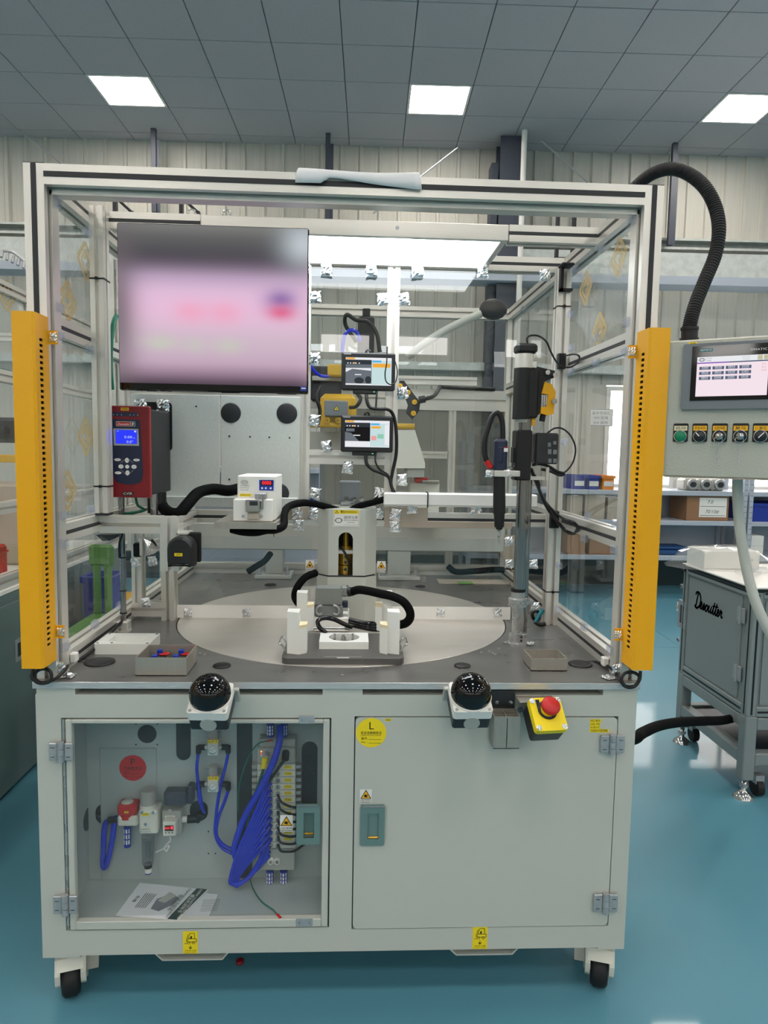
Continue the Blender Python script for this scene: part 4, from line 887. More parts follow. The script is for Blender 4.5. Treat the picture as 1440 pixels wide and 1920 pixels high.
b = B('chrome'); p = PY(289, 945, 2.3); b.cyl((p.x, 2.3, p.z+.05), (p.x, 2.3, PY(289, 968, 2.3).z-.01), .0125); pb = b.build('stand_rod', tc_)
b = B('black'); b.cyl((p.x+.01, 2.33, z0-.03), (p.x+.01, 2.33, z0+.01), .022); b.cyl((p.x-.01, 2.32, z0-.06), (p.x-.01, 2.32, z0-.01), .017); b.build('cable_gland', tc_)
cable('fabric_sleeve', 'thick black fabric cable sleeve rising from controller to screw feeder', .0195, [(300, 940, 2.36), (312, 958, 2.3), (335, 962, 2.28), (352, 945, 2.3), (372, 924, 2.36), (400, 917, 2.4), (428, 920, 2.4), (452, 915, 2.42)], 'sleeve', 10)
cable('earth_cable', 'green cable drooping under the red controller', .0045, [(254, 930, 2.3), (258, 947, 2.3), (270, 957, 2.32), (240, 962, 2.36), (210, 964, 2.4)], 'cable_green')
cable('green_cable', 'dark green cable bundle beside the monitor at the left post', .008, [(218, 592, 2.3), (213, 606, 2.28), (208, 640, 2.27), (207, 690, 2.28), (210, 730, 2.3)], 'cable_green')
# screw feeder on its shelf
yq = 2.13; sf = thing('screw_feeder', 'small white screw feeder box with red digits on a blue panel', 'machine', (PY(480, 980, yq).x, 2.24, PY(480, 979, yq).z))
x0, x1, z0, z1 = rect(437, 936, 511, 978, yq); X0, X1, Z0, Z1 = rect(445, 892, 517, 938, yq+.03)
b = B('white'); b.box(x0, x1, yq, yq+.14, z0, z1, .003); b.build('lower_housing', sf); b = B('white'); b.box(X0, X1, yq+.03, yq+.22, z0+.002, Z1, .003); b.build('upper_housing', sf)
k = (X1-X0)/72; b = B('blue').frame(((X0+X1)/2, yq+.029, (Z0+Z1)/2), k); f_ = lambda px, py: (px-481, 915-py)
b.r2(*f_(486, 919.5), *f_(513, 899.5), 0); b.m('ink').r2(*f_(489, 910), *f_(511, 901), 1); b.m('led_red').t2('0000', 10, *f_(500, 905.3), 2, 17)
for px in (491.5, 498.5, 507.5): b.m('label').d2(*f_(px, 915), 2, 1, 10)
b.m('ink').c2(*f_(458.5, 904.5), 6.5, .6, 1, ry=3.6).t2('ZCM', 4, *f_(458.5, 904.5), 1, 9).t2('AUTOMATIC', 2.6, *f_(459, 911), 1, 16).t2('Screw Feeder', 2.6, *f_(459, 914.8), 1, 18).t2('ZCM 801', 2.6, *f_(459, 919), 1, 15)
b.m('label_yellow').r2(*f_(449, 931), *f_(471.5, 926), 0).m('ink').t2('自动螺丝供给机', 3, *f_(460, 928.6), 1, 18); b.build('printed_face', sf)
b = B('chrome'); q = rect(461, 937, 488, 960, yq-.006); b.box(q[0], q[1], yq-.02, yq, q[2], q[3], .003); b.box(q[1]+.002, q[1]+.01, yq-.014, yq, q[2]+.01, q[3]+.02, .002); ck = b.build('chute_cover', sf)
b = B('screw_dark'); b.pbox(468, 940, 483, 948, yq-.021, .002); b.build('chute_window', ck); b = B('tan'); q = rect(464, 962, 486, 974, yq-.01); b.box(q[0], q[1], yq-.012, yq, q[2], q[3], .002); b.build('outlet_block', sf)
b = B('zinc'); q = rect(478, 924, 500, 936, yq+.01); b.box(q[0], q[1], yq-.0, yq+.03, q[2], q[3], .003); b.build('hopper_latch', sf)
for px in (456, 490): p = PY(px, 968, yq); b = B('zinc'); b.cyl(p, p-Vector((0, .003, 0)), .005, n=12); b.build('screw', sf)
b = B('pale_grey'); q = rect(513, 950, 517, 960, yq); b.box(x1, x1+.001, yq+.06, yq+.09, q[2], q[3]); b.build('side_switch', sf)
sh = thing('feeder_shelf', 'dark grey bent steel shelf carrying the white screw feeder', 'shelf', (PY(465, 985, 2.2).x, 2.28, PY(465, 988, 2.2).z))
zs = z0-.0008; q = rect(404, 978, 520, 988, yq); b = B('brushed'); b.box(q[0], q[1], yq-.02, 2.47, zs-.006, zs, .001); b.box(q[0], q[1], yq-.022, yq-.018, zs-.02, zs-.0); b.build('shelf_plate', sh)
b = B('tan'); b.prism([(2.3, zs), (2.47, zs), (2.47, zs+.08)], 'x', q[0]+.03, q[0]+.034); b.prism([(2.3, zs-.006), (2.47, zs-.006), (2.47, zs-.09)], 'x', q[1]-.05, q[1]-.046); b.build('gusset', sh)
cable('fabric_sleeve', 'black fabric sleeve hanging below the feeder shelf towards the column', .0125, [(434, 992, 2.16), (455, 997, 2.15), (480, 998, 2.15), (500, 994, 2.15), (518, 993, 2.16), (532, 985, 2.2), (533, 965, 2.25), (541, 950, 2.3), (565, 943, 2.36), (590, 945, 2.42), (622, 953, 2.49), (640, 960, 2.52)], 'sleeve', 10)
cable('fabric_sleeve', 'black sleeved cable rising from the column cover to the white duct', .0115, [(652, 960, 2.52), (670, 950, 2.5), (700, 942, 2.47), (722, 936, 2.44)], 'sleeve', 10)
# two small touch screens on the centre post
def touch(px0, py0, px1, py1, n_):
    y = 2.42; x0, x1, z0, z1 = rect(px0, py0, px1, py1, y); t = thing('touch_display', ('upper small black touch display on the centre profile post', 'lower small black touch display on the centre profile post')[n_], 'display', ((x0+x1)/2, y+.02, z0), 'small touch displays on the centre post')
    w_, h = px1-px0, py1-py0; k = (x1-x0)/w_; c = ((x0+x1)/2, y-.0006, (z0+z1)/2)
    b = B('plastic_dark'); b.box(x0, x1, y, y+.028, z0, z1, .005); b.box((x0+x1)/2-.014, (x0+x1)/2+.014, y+.028, YM+.001, z0+.03, z1-.02); b.build('case', t)
    b = B('plastic_dark'); b.box(x0+w_*.22*k, x0+w_*.66*k, y+.002, y+.026, z0-.012, z0+.002, .003); b.m('led_green').box(x0+w_*.6*k, x0+w_*.63*k, y+.001, y+.002, z0-.006, z0-.003); b.build('base_unit', t)
    b = B('black'); b.lathe([(.004, y+.01), (.011, y+.01), (.011, y+.014), (.004, y+.014), (.004, y+.01)], ((x0+x1)/2-.001, 0, z1+.003), 'y', 16); b.build('hanger_ring', t)
    f = lambda u, v: ((u-.5)*w_, (.5-v)*h)
    b = B('scr_white').frame(c, k); b.r2(*f(.08, .86), *f(.93, .14), 0); b.m('scr_cyan').r2(*f(.56, .84), *f(.92, .22), 1); b.m('scr_grey').r2(*f(.08, .32), *f(.56, .2), 1)
    b.m('scr_orange').r2(*f(.09, .19), *f(.25, .145), 1)
    for u in (.12, .17, .22, .27, .33): b.m('scr_white').d2(*f(u, .29), 1.3, 2, 6)
    b.m('scr_orange').r2(*f(.225, .305), *f(.26, .27), 3)
    b.m('scr_blue').r2(*f(.57, .26), *f(.74, .21), 2)
    if n_ == 0:
        b.m('scr_orange').r2(*f(.58, .39), *f(.91, .29), 2).m('scr_mid').r2(*f(.08, .82), *f(.56, .32), 2).m('scr_white').p2([f(.08, .53), f(.2, .44), f(.55, .48), f(.55, .41), f(.08, .42)], 3).m('scr_grey').d2(*f(.33, .74), 9, 3, 16, 6).d2(*f(.5, .72), 6, 3, 16, 7).m('scr_white').r2(*f(.25, .6), *f(.37, .575), 4).r2(*f(.08, .86), *f(.56, .82), 4)
    else:
        b.m('scr_dark').r2(*f(.08, .7), *f(.56, .32), 2).m('scr_mid').p2([f(.08, .7), f(.35, .7), f(.2, .48), f(.08, .45)], 3).r2(*f(.1, .44), *f(.26, .36), 3).m('scr_white').r2(*f(.24, .555), *f(.37, .53), 4).m('scr_orange').r2(*f(.58, .35), *f(.76, .29), 2).m('scr_rose').r2(*f(.58, .67), *f(.68, .55), 2).m('scr_mint').r2(*f(.7, .62), *f(.82, .5), 2).m('scr_white').r2(*f(.84, .8), *f(.92, .24), 2)
    b.m('label').t2('KEYENCE', h*.045, *f(.11, .06), 1); b.build('screen_face', t); return t
touch(640, 661, 741, 732, 0); touch(639, 779, 737, 848, 1)
cable('sensor_cable', 'black cable from the upper touch display into the tied bundle', .006, [(687, 738, 2.43), (688, 752, 2.42), (694, 764, 2.42), (710, 767, 2.42), (728, 768, 2.43), (738, 780, 2.44), (743, 810, 2.44), (743, 850, 2.44), (736, 885, 2.44), (733, 905, 2.44), (737, 922, 2.44)])
cable('sensor_cable', 'black cable from the lower touch display to the white duct', .006, [(686, 850, 2.43), (687, 868, 2.42), (698, 880, 2.42), (715, 887, 2.42), (729, 895, 2.43), (734, 912, 2.43), (740, 924, 2.43)])
cable('thin_cable', 'thin black cable under the lower touch display right side', .0032, [(705, 845, 2.43), (704, 865, 2.42), (712, 880, 2.42), (727, 890, 2.425), (732, 905, 2.425), (737, 922, 2.42)])
cable('thin_cable', 'thin black cable under the upper touch display right side', .0032, [(707, 730, 2.43), (706, 745, 2.42), (705, 764, 2.415)])
cable('stylus_lead', 'thin looping antenna lead over the upper touch display edge', .0022, [(726, 650, 2.41), (725, 680, 2.405), (722, 700, 2.405), (724, 715, 2.405), (733, 721, 2.405), (742, 715, 2.41), (745, 695, 2.42), (739, 672, 2.43)])
# ================================================================ turntable centre column
yk = 2.44; cz0 = TZ+.001
X0, X1, _, _ = rect(596, 1010, 705, 1020, yk+.03); cxk = (X0+X1)/2; hw = (X1-X0)/2; zt_ = PY(650, 957, yk).z; zm = PY(650, 1079, yk).z
ck_ = thing('column_cover', 'pale green grey column cover in the middle of the turntable with arched window', 'cover', (cxk, yk+.1, cz0))
fw = hw*.62; dd = .2; ch = hw-fw
def octo(e=0.): return [(cxk-fw-e, yk-e), (cxk+fw+e, yk-e), (cxk+hw+e, yk+ch-e), (cxk+hw+e, yk+dd-ch+e), (cxk+fw+e, yk+dd+e), (cxk-fw-e, yk+dd+e), (cxk-hw-e, yk+dd-ch+e), (cxk-hw-e, yk+ch-e)]
# arched opening in the front sheet
ax0, ax1, az0, az1 = rect(634.5, 998, 661.5, 1079, yk); ar = (ax1-ax0)/2; acx = (ax0+ax1)/2; b = B('paint')
def wall(p, q, z0, z1): b.add([(p[0], p[1], z0), (q[0], q[1], z0), (q[0], q[1], z1), (p[0], p[1], z1)], [(0, 1, 2, 3)])
o = octo()
for i in range(1, 8): wall(o[i], o[(i+1) % 8], zm, zt_)
n = 12; arch = [(acx-ar*math.cos(math.pi*k/n), az1-ar+ar*math.sin(math.pi*k/n)) for k in range(n+1)]
wall((cxk-fw, yk), (ax0, yk), zm, zt_); wall((ax1, yk), (cxk+fw, yk), zm, zt_)
for (u0, v0), (u1, v1) in zip(arch, arch[1:]): b.add([(u0, yk, v0), (u1, yk, v1), (u1, yk, zt_), (u0, yk, zt_)], [(0, 1, 2, 3)])
b.prism(o, 'z', zt_-.001, zt_+.003); uc = b.build('upper_cover', ck_); so = uc.modifiers.new('sheet', 'SOLIDIFY'); so.thickness = .002; so.offset = 0
b = B('paint'); b.prism(octo(.003), 'z', cz0+.0, zm-.006); b.build('lower_cover', ck_)
b = B('screw_dark'); b.prism(octo(-.003), 'z', zm-.007, zm); b.build('joint_gap', ck_)
b = B('brass'); ym_ = yk+.034; b.cyl((acx, ym_+.02, zm), (acx, ym_+.02, zm+.031), .029); b.cyl((acx, ym_+.02, zm+.034), (acx, ym_+.02, zm+.075), .029); b.m('slab_white').box(acx-.05, acx+.05, ym_-.012, ym_+.06, zm+.075, zm+.087); b.m('brass').box(acx-.008, acx+.008, ym_-.0105, ym_-.006, zm+.002, zm+.031).box(acx-.008, acx+.008, ym_-.0105, ym_-.006, zm+.034, zm+.074); b.cyl((acx, ym_+.02, zm+.087), (acx, ym_+.02, zm+.1), .022); b.cyl((acx, ym_+.02, zm+.1), (acx, ym_+.02, zm+.15), .0105)
sr = b.build('slip_ring', ck_)
for q in (.018, .044, .063): b = B('screw_dark'); b.cyl((acx, ym_-.0103, zm+q), (acx, ym_-.0115, zm+q), .0055, n=12); b.build('port', sr)
b = B('black'); b.tube([(ax0+.002, yk+.03, zm+.105), (acx-.008, yk+.014, zm+.088), (acx+.012, yk+.012, zm+.05), (acx+.014, yk+.014, zm+.003)], .0045); b.build('cable', ck_)
b = B('dark_grey'); b.box(cxk-hw+.006, cxk+hw-.006, yk+.12, yk+.125, zm, zt_-.01); b.build('inner_plate', ck_)
k = (PY(700, 972, yk).x-PY(600, 972, yk).x)/100; b = B('label').frame(PY(649.5, 971.5, yk-.002), k); b.r2(-24.5, -16.5, 24.5, 16.5); b.m('label_yellow').r2(-23, 8, 23, 15, 1); b.m('ink').p2([(-21.5, 9), (-14.5, 9), (-18, 14.5)], 2).m('label_yellow').p2([(-20, 9.8), (-16, 9.8), (-18, 13)], 3).m('ink').t2('警告/WARNING', 5, 4, 11.6, 2, 30, thick=.01).t2('旋转注意', 6, 8.5, 1, 1, 26).t2('请勿将手伸入旋转部位', 2.6, 8.5, -4.2, 1, 26).t2('ATTENTION', 2.8, 8.5, -8.4, 1, 15).t2('Do not reach into rotating parts', 1.6, 8.5, -12, 1, 26).o2([(-23, -15), (23, -15), (23, 15), (-23, 15), (-23, -15)], .4, 1).c2(-14.5, -4.5, 6, 1.1, 1, 20, 170, ry=4.2).c2(-14.5, -4.5, 6, 1.1, 1, 200, 350, ry=4.2).p2([(-22, -4), (-19, -4), (-20.5, -7)], 1).p2([(-10, -5), (-7, -5), (-8.5, -2)], 1)
b.build('warning_label', ck_)
b = B('chrome'); p = PY(651, 946, 2.6); b.box(p.x-.028, p.x+.028, 2.6, 2.62, zt_+.003, zt_+.02, .004); b.build('top_clamp', ck_)
# heavy connector and its fabric cable
yh = 2.30; x0, x1, z0, z1 = rect(591, 1103, 641, 1155, yh)
hc = thing('cable_connector', 'grey metal plug connector with two locking levers behind the fixture plate', 'connector', ((x0+x1)/2, yh+.03, TZ+.003))
zb_ = PY(616, 1185, yh).z
b = B('slab_white'); bx1 = PY(654, 1170, yh).x; b.box(x0-.004, bx1, yh-.006, yh+.09, TZ+.003, z0-.004, .003); b.box(bx1-.003, bx1, yh-.008, yh+.09, TZ+.003, z0+.006); b.build('mounting_channel', hc)
zj = z0+(z1-z0)*.42
b = B('connector'); b.box(x0-.002, x1+.004, yh, yh+.055, z0-.002, zj-.003, .004); b.build('lower_shell', hc)
b = B('connector'); b.prism([(x0, zj), (x1, zj), (x1, z1-.018), (x1+.0, z1-.01), (x1-.006, z1), (x0+.006, z1), (x0, z1-.008)], 'y', yh-.003, yh+.055); b.box(x1-.004, PY(652, 1115, yh).x, yh+.01, yh+.045, z1-.032, z1+.004, .005); b.build('hood', hc)
kk = (x1-x0)/50; b = B('connector').frame((PY(616, 1125, yh).x, yh-.0035, PY(616, 1125, yh).z), kk); b.c2(0, 0, 7.5, .9, 2).o2([(-7, 2), (7, 2)], .8, 2).o2([(-7, -2), (7, -2)], .8, 2); b.build('embossed_mark', hc)
for px, s in ((600, 1), (629, -1)):
    b = B('zinc'); pts = [PY(px+s*u, v, yh-.006) for u, v in ((4, 1135), (-4, 1138), (-7, 1146), (-3, 1152), (4, 1150))]; b.tube(pts, .0042, 8); b.build('locking_lever', hc)
b = B('navy'); q = rect(642, 1129, 652, 1141, yh); b.box(q[0], q[1], yh+.01, yh+.03, q[2], q[3], .002); b.build('release_tab', hc)
b = B('black'); p, q = PY(646, 1108, yh+.03), PY(659, 1110, yh+.03); b.cyl(p, q, .0165, n=14); b.cyl(p+Vector((.006, 0, 0)), p+Vector((.012, 0, 0)), .019, n=14); b.build('cable_gland', hc)
cable('fabric_sleeve', 'thick black fabric sleeve arching right from the plug connector', .0145, [(658, 1110, 2.33), (672, 1106, 2.31), (690, 1108, 2.28), (712, 1113, 2.25), (735, 1118, 2.22), (756, 1128, 2.2), (768, 1145, 2.19), (768, 1160, 2.19), (757, 1170, 2.2), (738, 1171, 2.23)], 'sleeve', 10)
cable('fabric_sleeve', 'black fabric sleeve bowed left behind the plug connector', .0135, [(592, 1074, 2.46), (572, 1083, 2.42), (557, 1102, 2.4), (553, 1120, 2.4), (563, 1134, 2.38), (580, 1140, 2.36), (592, 1142, 2.34)], 'sleeve', 10)
b = B('gloss_black'); 
for o_ in (0, 9, 17): b.ptube([(655, 1162+o_*.5, 2.28), (680, 1168+o_*.5, 2.26), (702, 1170+o_*.6, 2.26), (725, 1172+o_*.4, 2.28)], .0085, 8)
single(b, 'hose_bundle', 'glossy black air hoses lying bundled behind the fixture plate', 'hose')
cable('air_hose', 'glossy black air hose looping in front of the plug connector', .0075, [(660, 1176, 2.2), (645, 1170, 2.19), (625, 1161, 2.18), (606, 1159, 2.17), (596, 1165, 2.16), (599, 1176, 2.15), (612, 1188, 2.14)], 'gloss_black')
b = B('steel'); b.cyl(PY(588, 1178, 2.22), PY(655, 1178, 2.22), .004, n=8); p = PY(651, 1177, 2.215); b.box(p.x-.008, p.x+.008, p.y-.006, p.y+.006, p.z-.008, p.z+.008, .002); single(b, 'tie_rod', 'thin steel rod with clamp block before the plug connector', 'rod')
# ---------------------------------------------------------------- fixture plate with four nylon posts
zf0 = TZ+.001; fp = [PZ(527, 1246, zf0), PZ(758, 1246, zf0)]; ft = .018; zp = zf0+ft
bl, br_ = PZ(590, 1186, zp), PZ(702, 1184, zp)
fx0, fx1 = fp[0].x, fp[1].x; fy0 = fp[0].y; fy1 = PZ(560, 1190, zp).y+.02
fx = thing('fixture_plate', 'dark grey fixture plate carrying four white nylon corner posts', 'fixture', ((fx0+fx1)/2, (fy0+fy1)/2, zf0))
b = B('fixture'); b.prism(rr(fx0, fx1, fy0, fy1, .022, 4), 'z', zf0, zp); b.build('base_plate', fx)
def npost(px0, px1, pyt, pyb, side, lab):
    p0, p1 = PZ(px0, pyb-5, zp), PZ(px1, pyb-5, zp); y = min(p0.y, p1.y); s = p1.x-p0.x; x0, x1 = p0.x, p1.x
    h = (PY((px0+px1)/2, pyt, y).z-zp); hs = h*.62
    xs = x0+s*.62 if side < 0 else x1-s*.62
    T = Matrix.Translation(((x0+x1)/2, y+s*.5, zp)) @ Matrix.Rotation(-.28*side*-1 if False else .0, 4, 'Z')
    b = B('nylon'); a, c = (x0, xs) if side < 0 else (xs, x1)
    b.prism([(a, y), (c, y-.012), (c, y+s*.7), (a, y+s*.7)], 'z', zp, zp+h); po = b.build('nylon_post', fx)
    a, c = (xs, x1) if side < 0 else (x0, xs)
    if side < 0: o = [(a, y-.012), (c, y+.004), (c, y+s*.7), (a, y+s*.7)]
    else: o = [(a, y+.004), (c, y-.012), (c, y+s*.7), (a, y+s*.7)]
    b = B('nylon'); b.prism(o, 'z', zp, zp+hs); b.m('aged').prism(o, 'z', zp+hs, zp+hs+.009); b.build('nylon_step', po)
npost(538, 575, 1147, 1230, -1, ''); npost(712, 748, 1147, 1230, 1, ''); npost(556, 588, 1111, 1187, -1, ''); npost(703, 735, 1111, 1187, 1, '')
p0, p1 = PZ(598, 1217, zp), PZ(691, 1217, zp); zn = zp+.022; y1 = PZ(645, 1186, zn).y; y0 = p0.y
cx, cy = (p0.x+p1.x)/2, (y0+y1)/2+.002; o, inner = holed(p0.x, p1.x, y0, y1, cx, cy, .047, (y1-y0)*.40)
b = B('nylon'); b.ring(o, inner, 'z', zp, zn); ns = b.build('nest_block', fx)
for u, v, h_ in ((-.03, -.004, .034), (.027, -.004, .034), (-.002, .006, .02), (.036, -.018, .012)):
    b = B('steel'); b.cyl((cx+u, cy+v, zp), (cx+u, cy+v, zp+h_), .0038 if h_ != .02 else .008, n=12)
    if h_ == .02: b.cyl((cx+u, cy+v, zp+h_), (cx+u, cy+v, zp+h_+.007), .004, n=10)
    b.build('locating_pin', ns)
for x, s in ((fx0, -1), (fx1, 1)):
    ya, yb_ = fy0+.07, fy0+.14; b = B('chrome'); b.tube([(x-s*.006, ya, zp-.002), (x+s*.004, ya, zp+.018), (x+s*.012, ya, zp+.024), (x+s*.012, yb_, zp+.024), (x+s*.004, yb_, zp+.018), (x-s*.006, yb_, zp-.002)], .0034, 8, 4); b.build('carry_handle', fx)
p = PZ(643, 1233, zp); b = B('label').frame((p.x, p.y, zp+.0006), .0016, up=(0, 1, 0)); b.m('brushed').r2(-34, 3, 34, 5.5, 0).m('label').r2(-11, -4.2, 11, .6, 0).m('ink').d2(-9.5, -1.8, .9, 1, 8).d2(9.5, -1.8, .9, 1, 8).t2('TYPE A-01', 2.6, 0, -1.8, 1, 13); b.build('name_plate', fx)
# ---------------------------------------------------------------- loose things on the worktop
a0 = PZ(176, 1227, TZ); a1 = PZ(270, 1227, TZ); h_ = .032; bk = PZ(213, 1187, TZ+h_); bk1 = PZ(305, 1187, TZ+h_)
wx0, wx1, wy0, wy1 = a0.x, bk1.x-.006, a0.y, bk.y; cx, cy = (wx0+wx1)/2, (wy0+wy1)/2
o = rr(wx0, wx1, wy0, wy1, .005, 5); i_ = [(cx+(u-cx)*.62, cy+(v-cy)*.55) for u, v in o]
nb = thing('nylon_block', 'white nylon frame block lying behind the black-lined steel tray', 'block', (cx, cy, TZ), None)
b = B('nylon'); b.ring(o, i_, 'z', TZ, TZ+h_); b.box(cx-(wx1-wx0)*.31, cx+(wx1-wx0)*.31, cy-(wy1-wy0)*.28, cy+(wy1-wy0)*.28, TZ, TZ+.008); b.build('frame_body', nb)
for u, v in ((-.45, -.42), (.45, -.42), (-.45, .42), (.45, .42), (-.2, -.4)):
    b = B('screw_dark'); b.cyl((cx+u*(wx1-wx0), cy+v*(wy1-wy0), TZ+h_), (cx+u*(wx1-wx0), cy+v*(wy1-wy0), TZ+h_+.0006), .004, n=10); b.build('bolt_hole', nb)
def tray(pa, pb, pyb, hgt, backpx, lab, lining):
    q0, q1 = PZ(pa, pyb, TZ), PZ(pb, pyb, TZ); x0, x1, y0 = q0.x, q1.x, q0.y; y1 = PZ(backpx[0], backpx[1], TZ+hgt).y
    t = thing('steel_tray', lab, 'tray', ((x0+x1)/2, (y0+y1)/2, TZ)); th = .0025
    b = B('brushed'); b.ring([(x0, y0), (x1, y0), (x1, y1), (x0, y1)], [(x0+th, y0+th), (x1-th, y0+th), (x1-th, y1-th), (x0+th, y1-th)], 'z', TZ, TZ+hgt); b.box(x0, x1, y0, y1, TZ, TZ+.002); b.build('tray_body', t)
    if lining: b = B('screw_dark'); b.box(x0+.004, x1-.004, y0+.004, y1-.004, TZ+.002, TZ+.012); b.build('foam_lining', t)
    return t, x0, x1, y0, y1
t1 = tray(254, 350, 1267, .05, (300, 1209), 'steel tray holding black and red plug parts, at the left', True)
t2_ = tray(996, 1063, 1258, .036, (1010, 1217), 'empty open steel tray at the right by the screwdriver pole', False)
_, x0, x1, y0, y1 = t1
for i, (u, v) in enumerate(((.3, .72), (.74, .72), (.3, .3), (.72, .3))):
    x, y = x0+(x1-x0)*u, y0+(y1-y0)*v; lab = ('plug part with blue cap in the tray, back left', 'plug part with blue cap in the tray, back right', 'plug part with red ring in the tray, front left', 'plug part with red ring in the tray, front right')[i]
    t = thing('plug_part', lab, 'connector', (x, y, TZ+.012), 'plug parts in the left tray')
    b = B('screw_dark'); b.box(x-.018, x+.018, y-.012, y+.012, TZ+.012, TZ+.03, .004); b.build('body', t)
    b = B('blue'); b.box(x-.007, x+.007, y-.006, y+.006, TZ+.03, TZ+.047, .002); b.build('cap', t)
    b = B('red'); b.tube([(x+.012+.014*math.cos(a*.5236), y+.008*math.sin(a*.5236), TZ+.034) for a in range(13)], .003, 6, 1); b.build('seal_ring', t)
# thin sensor pole on the left
p = PZ(232, 1183, TZ); px_, py_ = p.x, p.y
sp_ = thing('sensor_pole', 'thin chrome pole with clamp foot left of the white nylon block', 'pole', (px_, py_, TZ))
b = B('rod'); b.cyl((px_, py_, TZ), (px_, py_, PY(232, 930, py_).z), .0095, n=16); b.build('rod', sp_)
b = B('alu'); b.box(px_-.02, px_+.02, py_-.02, py_+.02, TZ, TZ+.036, .003); b.cyl((px_, py_, TZ), (px_, py_, TZ+.006), .026); b.build('clamp_foot', sp_)
for z in (.012, .026): b = B('zinc'); b.cyl((px_-.004, py_-.02, TZ+z), (px_-.004, py_-.024, TZ+z), .006, n=10); b.build('screw', sp_)
for py__ in (1045, 1107, 1149):
    z = PY(232, py__, py_).z; b = B('black'); b.lathe([(.0098, z-.002), (.0118, z-.002), (.0118, z+.002), (.0098, z+.002)], (px_, py_, 0), n=14); b.build('cable_tie', sp_)
cable('thin_cable', 'black cable tied along the left chrome pole', .004, [(224, 1045, py_-.01), (224, 1020, py_-.008), (229, 1000, py_-.012), (228, 985, py_-.01)])
# clamped black sensor lamp, scanner
yw = 2.28; sl = thing('sensor_lamp', 'small black and silver sensor head wrapped in foil behind the chrome pole', 'sensor', (PY(272, 1020, yw).x, yw, PY(272, 1045, yw).z))
q = rect(251, 1018, 266, 1044, yw); b = B('gloss_black'); b.box(q[0], q[1], yw-.01, yw+.03, q[2], q[3], .004); b.build('head', sl)
q = rect(264, 1008, 269, 1041, yw); b = B('alu'); b.box(q[0], q[1], yw-.014, yw+.03, q[2], q[3]); b.build('clamp', sl)
b = B('foil'); pts = [PY(u, v, yw-.005) for u, v in ((270, 1010), (283, 1016), (294, 1030), (285, 1040), (270, 1043))]; n = len(pts); b.add(pts+[p+Vector((.004, .03, .002)) for p in pts]+[sum(pts, Vector())/n+Vector((0, -.014, 0))], [(k, (k+1) % n, 2*n) for k in range(n)]+[(k, n+k, n+(k+1) % n, (k+1) % n) for k in range(n)]); b.build('foil_wrap', sl)
b = B('black'); b.tube([PY(284, 1012, yw+.01), PY(292, 1026, yw+.01), PY(283, 1041, yw+.01)], .005); b.build('lead', sl)
b = B('alu'); p = PY(268, 1024, yw); b.box(p.x, p.x+.012, yw+.03, 2.44, p.z-.006, p.z+.006); b.build('arm', sl)
b = B('screw_dark'); pts = [PY(u, v, 2.3) for u, v in ((180, 1003), (228, 1003), (205, 1014), (192, 1014))]; b.add(pts+[p+Vector((0, .04, 0)) for p in pts], [(0, 1, 2, 3), (4, 7, 6, 5), (0, 4, 5, 1), (1, 5, 6, 2), (2, 6, 7, 3), (3, 7, 4, 0)]); o_ = single(b, 'cable_chain_end', 'dark grey cable tray end under the left inner bar', 'tray')
ys = 2.08; sc_ = thing('barcode_scanner', 'dark grey hooded barcode scanner with yellow tag on the left inner post', 'scanner', (PY(342, 1062, ys).x, ys+.03, PY(342, 1064, ys).z))
x0, x1, z0, z1 = rect(312, 1006, 363, 1063, ys); xm, r = (x0+x1)/2, (x1-x0)/2
b = B('plastic_dark'); o = [(x0+.002, z0), (x0, z0+r*.5)]+[(xm-r*math.cos(math.pi*k/14), z1-r*.92+r*.92*math.sin(math.pi*k/14)) for k in range(15)]+[(x1, z0+r*.5), (x1-.002, z0)]
L_ = [(.94, 0.), (1., .012), (1., .05), (.85, .068)]; n = len(o); vs = []
zc = (z0+z1)/2
for s, dy in [(.8, -.006)]+L_: vs += [(xm+(u-xm)*s, ys+dy, zc+(v-zc)*s) for u, v in o]
m_ = len(L_)+1; b.add(vs, [list(range(n)), [(m_-1)*n+k for k in range(n)][::-1]]+[(j*n+k, (j+1)*n+k, (j+1)*n+(k+1) % n, j*n+(k+1) % n) for j in range(m_-1) for k in range(n)], False); b.build('housing', sc_)
b = B('gloss_black'); q = rect(316, 1056, 358, 1064, ys); b.tube([(q[0], ys-.0, q[2]+.006), (xm-.015, ys-.004, q[2]+.009), (xm+.015, ys-.004, q[2]+.009), (q[1], ys-.0, q[2]+.006)], .005, 8); b.build('window_lip', sc_)
tag_sticker(sc_, 334.5, 1040, ys-.0068, 15, 6, '扫码枪')
b = B('black').frame(PY(337, 1027, ys-.0068), .0016); b.o2([(-9, 0), (-3, 0)], .8).o2([(1, -1), (1, 1)], 1).o2([(3, .4), (9, .4)], 1.8).c2(0, 12, 9, .7, 0, 20, 160, ry=2); b.build('printed_marks', sc_)
b = B('black'); q = rect(345, 1000, 373, 1057, ys+.04); b.box(q[0], q[1], ys+.068, 2.16, q[2], q[3], .004); b.build('mounting_block', sc_)
b = B('alu'); q = rect(335, 983, 356, 1000, 2.15); b.box(q[0], q[1], 2.12, 2.20, q[2], q[2]+.004); b.box(q[0], q[0]+.004, 2.12, 2.20, q[2], q[3]); b.build('angle_bracket', sc_)
